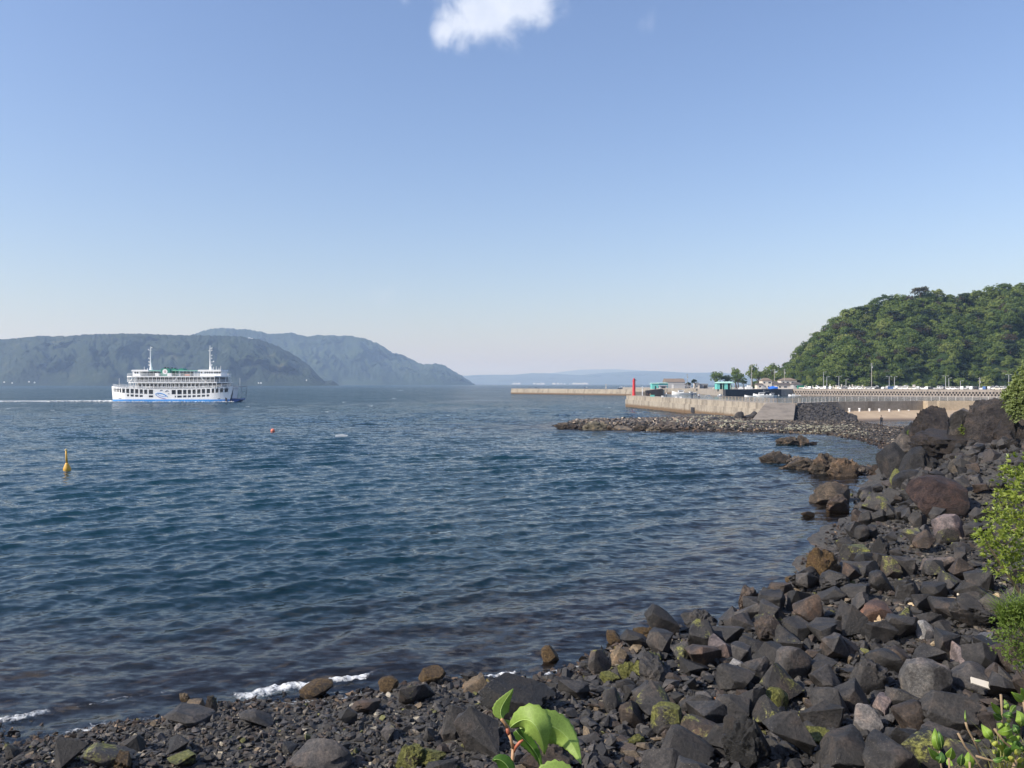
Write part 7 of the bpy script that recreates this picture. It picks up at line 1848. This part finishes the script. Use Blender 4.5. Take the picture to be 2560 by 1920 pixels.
mb = MB(); mb.tube([Vector((.02, 0, 0)), Vector((.012, 0, .55)), P(1280, 1990, YS) - sp_root.location, P(1280, 1920, YS) - sp_root.location, P(1283, 1872, YS) - sp_root.location], [.0055, .0045, .0034, .003, .0028], 8); mb.build('stem', stem_tan, sp_root, smooth=True)
stem(sp_root, [(1283, 1872), (1278, 1850), (1273, 1835)], YS, [.0026, .0024, .0030], stem_tan)
stem(sp_root, [(1273, 1836), (1270, 1828), (1268, 1820)], YS, [.0030, .0036, .0024], stem_red)
stem(sp_root, [(1268, 1820), (1262, 1808), (1256, 1800), (1252, 1797)], YS, [.0022, .0022, .0030, .0022], stem_tan)
stem(sp_root, [(1284, 1880), (1289, 1868), (1300, 1855), (1308, 1850)], YS, [.0024, .0028, .0026, .0018], stem_red)
add_leaf(sp_root, BL, [(1257, 1797), (1252, 1775), (1264, 1750), (1283, 1722)], [2, 15, 19, 17, 12, 7, 1], YS, teeth=.05, n=22, fold=.3, tiltY=.2)
add_leaf(sp_root, BL, [(1276, 1818), (1320, 1800), (1348, 1830), (1361, 1886)], [5, 24, 38, 40, 31, 15, 1], YS - .02, teeth=.07, n=24, fold=.5, dY=[0, -.03, -.04, -.02], side=(1.0, .75))
add_leaf(sp_root, BL, [(1300, 1822), (1372, 1814), (1420, 1846), (1453, 1910)], [8, 30, 36, 32, 22, 12, 1], YS + .03, teeth=.06, n=26, fold=.45, dY=[0, .02, .02, -.02], side=(1.0, 1.15), tiltY=-.25)
add_leaf(sp_root, BLd, [(1290, 1826), (1312, 1850), (1338, 1880), (1354, 1926)], [8, 13, 15, 12, 7, 1], YS + .012, teeth=.09, n=20, fold=.7, tiltY=.9)
add_leaf(sp_root, BLd, [(1277, 1940), (1268, 1915), (1250, 1900), (1232, 1902)], [4, 16, 18, 12, 2], YS - .03, teeth=.05, n=16, fold=.4, label='darker green leaf cut by the bottom edge')
add_leaf(sp_root, BL, [(1330, 1960), (1368, 1935), (1405, 1930), (1445, 1950)], [8, 22, 27, 20, 3], YS - .06, teeth=.10, n=18, fold=.4)
add_leaf(sp_root, BL, [(1262, 1800), (1275, 1808), (1283, 1818)], [1, 5, 6, 2], YS + .005, n=8, fold=.4, vein=False)
# glossy-leaved plant in the bottom right corner
YG = 1.85
b0 = P(2500, 1990, YG); gp_root = plant('glossy_plant', 'glossy bright green leafy plant in the bottom right corner', (b0.x, b0.y + .15, gz(b0.x, b0.y + .15)))
LV = [((2348, 1878), (2340, 1850), (2337, 1820), 10, 0), ((2354, 1872), (2352, 1850), (2346, 1828), 7, 1), ((2349, 1900), (2336, 1888), (2321, 1869), 8, 0), ((2346, 1908), (2352, 1895), (2352, 1878), 11, 1), ((2371, 1900), (2377, 1886), (2379, 1869), 11, 0), ((2368, 1898), (2374, 1908), (2383, 1914), 6, 0),
      ((2424, 1926), (2423, 1900), (2424, 1874), 12, 0), ((2402, 1916), (2403, 1900), (2406, 1884), 9, 1), ((2483, 1848), (2468, 1832), (2453, 1810), 10, 0), ((2532, 1822), (2512, 1829), (2492, 1829), 10, 0), ((2551, 1817), (2552, 1796), (2541, 1776), 12, 0), ((2558, 1754), (2546, 1744), (2528, 1730), 8, 0), ((2560, 1752), (2562, 1736), (2552, 1720), 10, 0),
      ((2502, 1784), (2490, 1772), (2478, 1756), 7, 0), ((2506, 1798), (2494, 1792), (2484, 1784), 8, 1), ((2534, 1794), (2520, 1788), (2504, 1788), 8, 1), ((2524, 1808), (2522, 1800), (2523, 1793), 5, 2), ((2506, 1822), (2500, 1814), (2491, 1809), 7, 0), ((2512, 1822), (2518, 1812), (2524, 1806), 7, 0), ((2496, 1868), (2486, 1858), (2472, 1846), 6, 2), ((2494, 1880), (2486, 1879), (2480, 1874), 5, 2),
      ((2510, 1890), (2502, 1878), (2494, 1867), 7, 0), ((2520, 1878), (2514, 1870), (2506, 1864), 6, 0), ((2482, 1899), (2496, 1900), (2510, 1892), 6, 1), ((2436, 1851), (2446, 1852), (2452, 1850), 3, 1), ((2416, 1806), (2413, 1792), (2413, 1775), 2, 0), ((2530, 1845), (2522, 1838), (2512, 1836), 9, 0), ((2546, 1836), (2540, 1822), (2532, 1810), 8, 1), ((2540, 1764), (2532, 1772), (2526, 1786), 6, 0), ((2515, 1776), (2516, 1764), (2510, 1748), 6, 0)]
rl = random.Random(12)
for i in range(40):
    u0 = rl.uniform(2470, 2590); v0 = rl.uniform(1838, 1935); 
    if u0 + v0 * .9 < 4190: continue
    a_ = rl.uniform(0, 2 * PI); L_ = rl.uniform(12, 26); LV.append(((u0, v0), (u0 + .5 * L_ * math.cos(a_), v0 - .5 * L_ * abs(math.sin(a_)) - 2), (u0 + L_ * math.cos(a_), v0 - L_ * abs(math.sin(a_))), rl.uniform(4, 9), rl.choice([0, 0, 1, 2])))
for i, (a_, b_, c_, w_, k_) in enumerate(LV):
    add_leaf(gp_root, (GL, GLd, GLy)[k_], [a_, b_, c_], [1, w_ * .85, w_ * 1.1, w_ * .95, w_ * .55, .5], YG + rl.uniform(-.06, .08), n=9, fold=rl.uniform(.1, .5), dY=[0, -.01, rl.uniform(-.04, .04)], tiltY=rl.uniform(-.4, .4), vein=i < 30)
for pts in ([(2395, 1833), (2412, 1865), (2440, 1900), (2470, 1945)], [(2414, 1806), (2418, 1820), (2434, 1850), (2450, 1885)], [(2486, 1822), (2510, 1855), (2535, 1872), (2560, 1890)], [(2350, 1878), (2352, 1910), (2360, 1950)], [(2372, 1895), (2374, 1925), (2380, 1950)], [(2502, 1736), (2505, 1780), (2506, 1810)], [(2424, 1905), (2426, 1950)], [(2440, 1890), (2480, 1902), (2510, 1905)], [(2558, 1750), (2564, 1790), (2570, 1850)], [(2545, 1875), (2540, 1900), (2530, 1950)]):
    stem(gp_root, pts, YG + .02, [.0028] + [.0024] * (len(pts) - 2) + [.002], twig)
mb = MB(); mb.tube([Vector((0, 0, 0)), P(2520, 1990, YG) - gp_root.location, P(2540, 1900, YG) - gp_root.location], [.012, .008, .004], 7); mb.build('stem', twig, gp_root)
for e_ in ((2455, 1940), (2365, 1945), (2380, 1950), (2428, 1950)):
    mb = MB(); mb.tube([Vector((0, 0, .2)), P(e_[0], e_[1], YG + .02) - gp_root.location], [.007, .003], 6); mb.build('stem', twig, gp_root)
n_ = 160; u_ = r_.uniform(2490, 2600, n_); v_ = r_.uniform(1925, 1990, n_); b_ = np.array([P(a, c, 1.9)[:] for a, c in zip(u_, v_)])
thing('grass_tuft', 'thin pale grass blades among the glossy plant in the bottom right corner', 'grass', data=grass('grass_tuft', b_, .12, 7, lean=(-.1, 0), wid=.0012))

# ------------------------------------------------------------------ litter on the rocks
p = ground(2455, 1762); mb = MB(); mb.prism([(-.23, -.08), (.14, -.09), (.28, -.02), (.13, .08), (-.23, .07)], 0, .035, axis='z')
thing('board', 'broken white board lying on the dark boulders at lower right', 'board', (p.x, p.y, p.z + .42), (math.radians(38), math.radians(14), math.radians(-14)), data=mb.mesh('board', [simple('bleached_board', (.66, .61, .52), .7, var=.05)]))
p = ground(2472, 1660); mb = MB(); mb.add([(-.12, 0, 0), (.12, 0, -.02), (-.05, .03, .24), (.02, -.03, .1)], [(0, 1, 3), (0, 3, 2), (1, 2, 3), (0, 2, 1)])
thing('plastic_scrap', 'light blue triangular plastic scrap between the boulders', 'litter', (p.x, p.y, p.z + .38), data=mb.mesh('plastic_scrap', [simple('blue_plastic', (.16, .34, .58), .5)]))
p = ground(2446, 1668); mb = MB(); mb.tube([(-.1, 0, 0), (.1, .02, .2)], .014, 6); thing('stick', 'thin white stick left of the blue scrap', 'stick', (p.x, p.y, p.z + .3), data=mb.mesh('stick', [cream]))
p = ground(2408, 1502); mb = MB(); mb.tube([(.32 * math.cos(a_), 0, .16 * math.sin(a_)) for a_ in np.linspace(.3, 2.6, 12)], [.02] + [.045] * 10 + [.02], 7); thing('driftwood', 'curved bleached piece of driftwood on the cream sand', 'driftwood', (p.x, p.y, p.z + .12), (0, 0, .4), data=mb.mesh('driftwood', [simple('bleached_wood', (.62, .55, .44), .8)]))
# coral-cream stones on the sand patches
rs_ = random.Random(14); ck_ = []
for (u_, v_, n_, sp_) in ((2300, 1515, 5, 30), (2345, 1500, 8, 36), (2375, 1515, 7, 30), (2440, 1508, 9, 40), (2490, 1500, 6, 34), (2205, 1562, 5, 14), (2222, 1578, 6, 16), (2240, 1590, 6, 14), (2165, 1585, 5, 12), (2345, 1612, 4, 14), (2372, 1622, 4, 14), (2415, 1552, 4, 12), (2200, 1600, 4, 12)):
    for i in range(n_): ck_.append((u_ + rs_.uniform(-sp_, sp_), v_ + rs_.uniform(-8, 8)))
pg = [ground(a_, c_) for a_, c_ in ck_]; sz_ = np.array([rs_.uniform(.16, .42) for _ in pg])
scatter_stones('cream_coral_stones', np.array([[q.x, q.y] for q in pg]), np.array([q.z for q in pg]) + sz_ * .28, sz_, PR, M_stone, tones(np.random.default_rng(3), len(pg), [(.46, .36, .23), (.38, .28, .17), (.52, .44, .32)], [3, 2, 1]), 21, .8)
# ------------------------------------------------------------------ haze
hm, n, l = new_mat('haze_air')
pv = n.new('ShaderNodeVolumePrincipled'); pv.inputs['Color'].default_value = (.50, .69, 1.0, 1); pv.inputs['Density'].default_value = 0.00010
pv.inputs['Absorption Color'].default_value = (1, 1, 1, 1)
pv.inputs['Anisotropy'].default_value = .2
o = n.new('ShaderNodeOutputMaterial'); l.new(pv.outputs[0], o.inputs['Volume'])
hb = MB(); hb.box(-34000, 34000, -3000, 34000, -9.0, 620)
hb.build('haze', hm, kind='stuff')
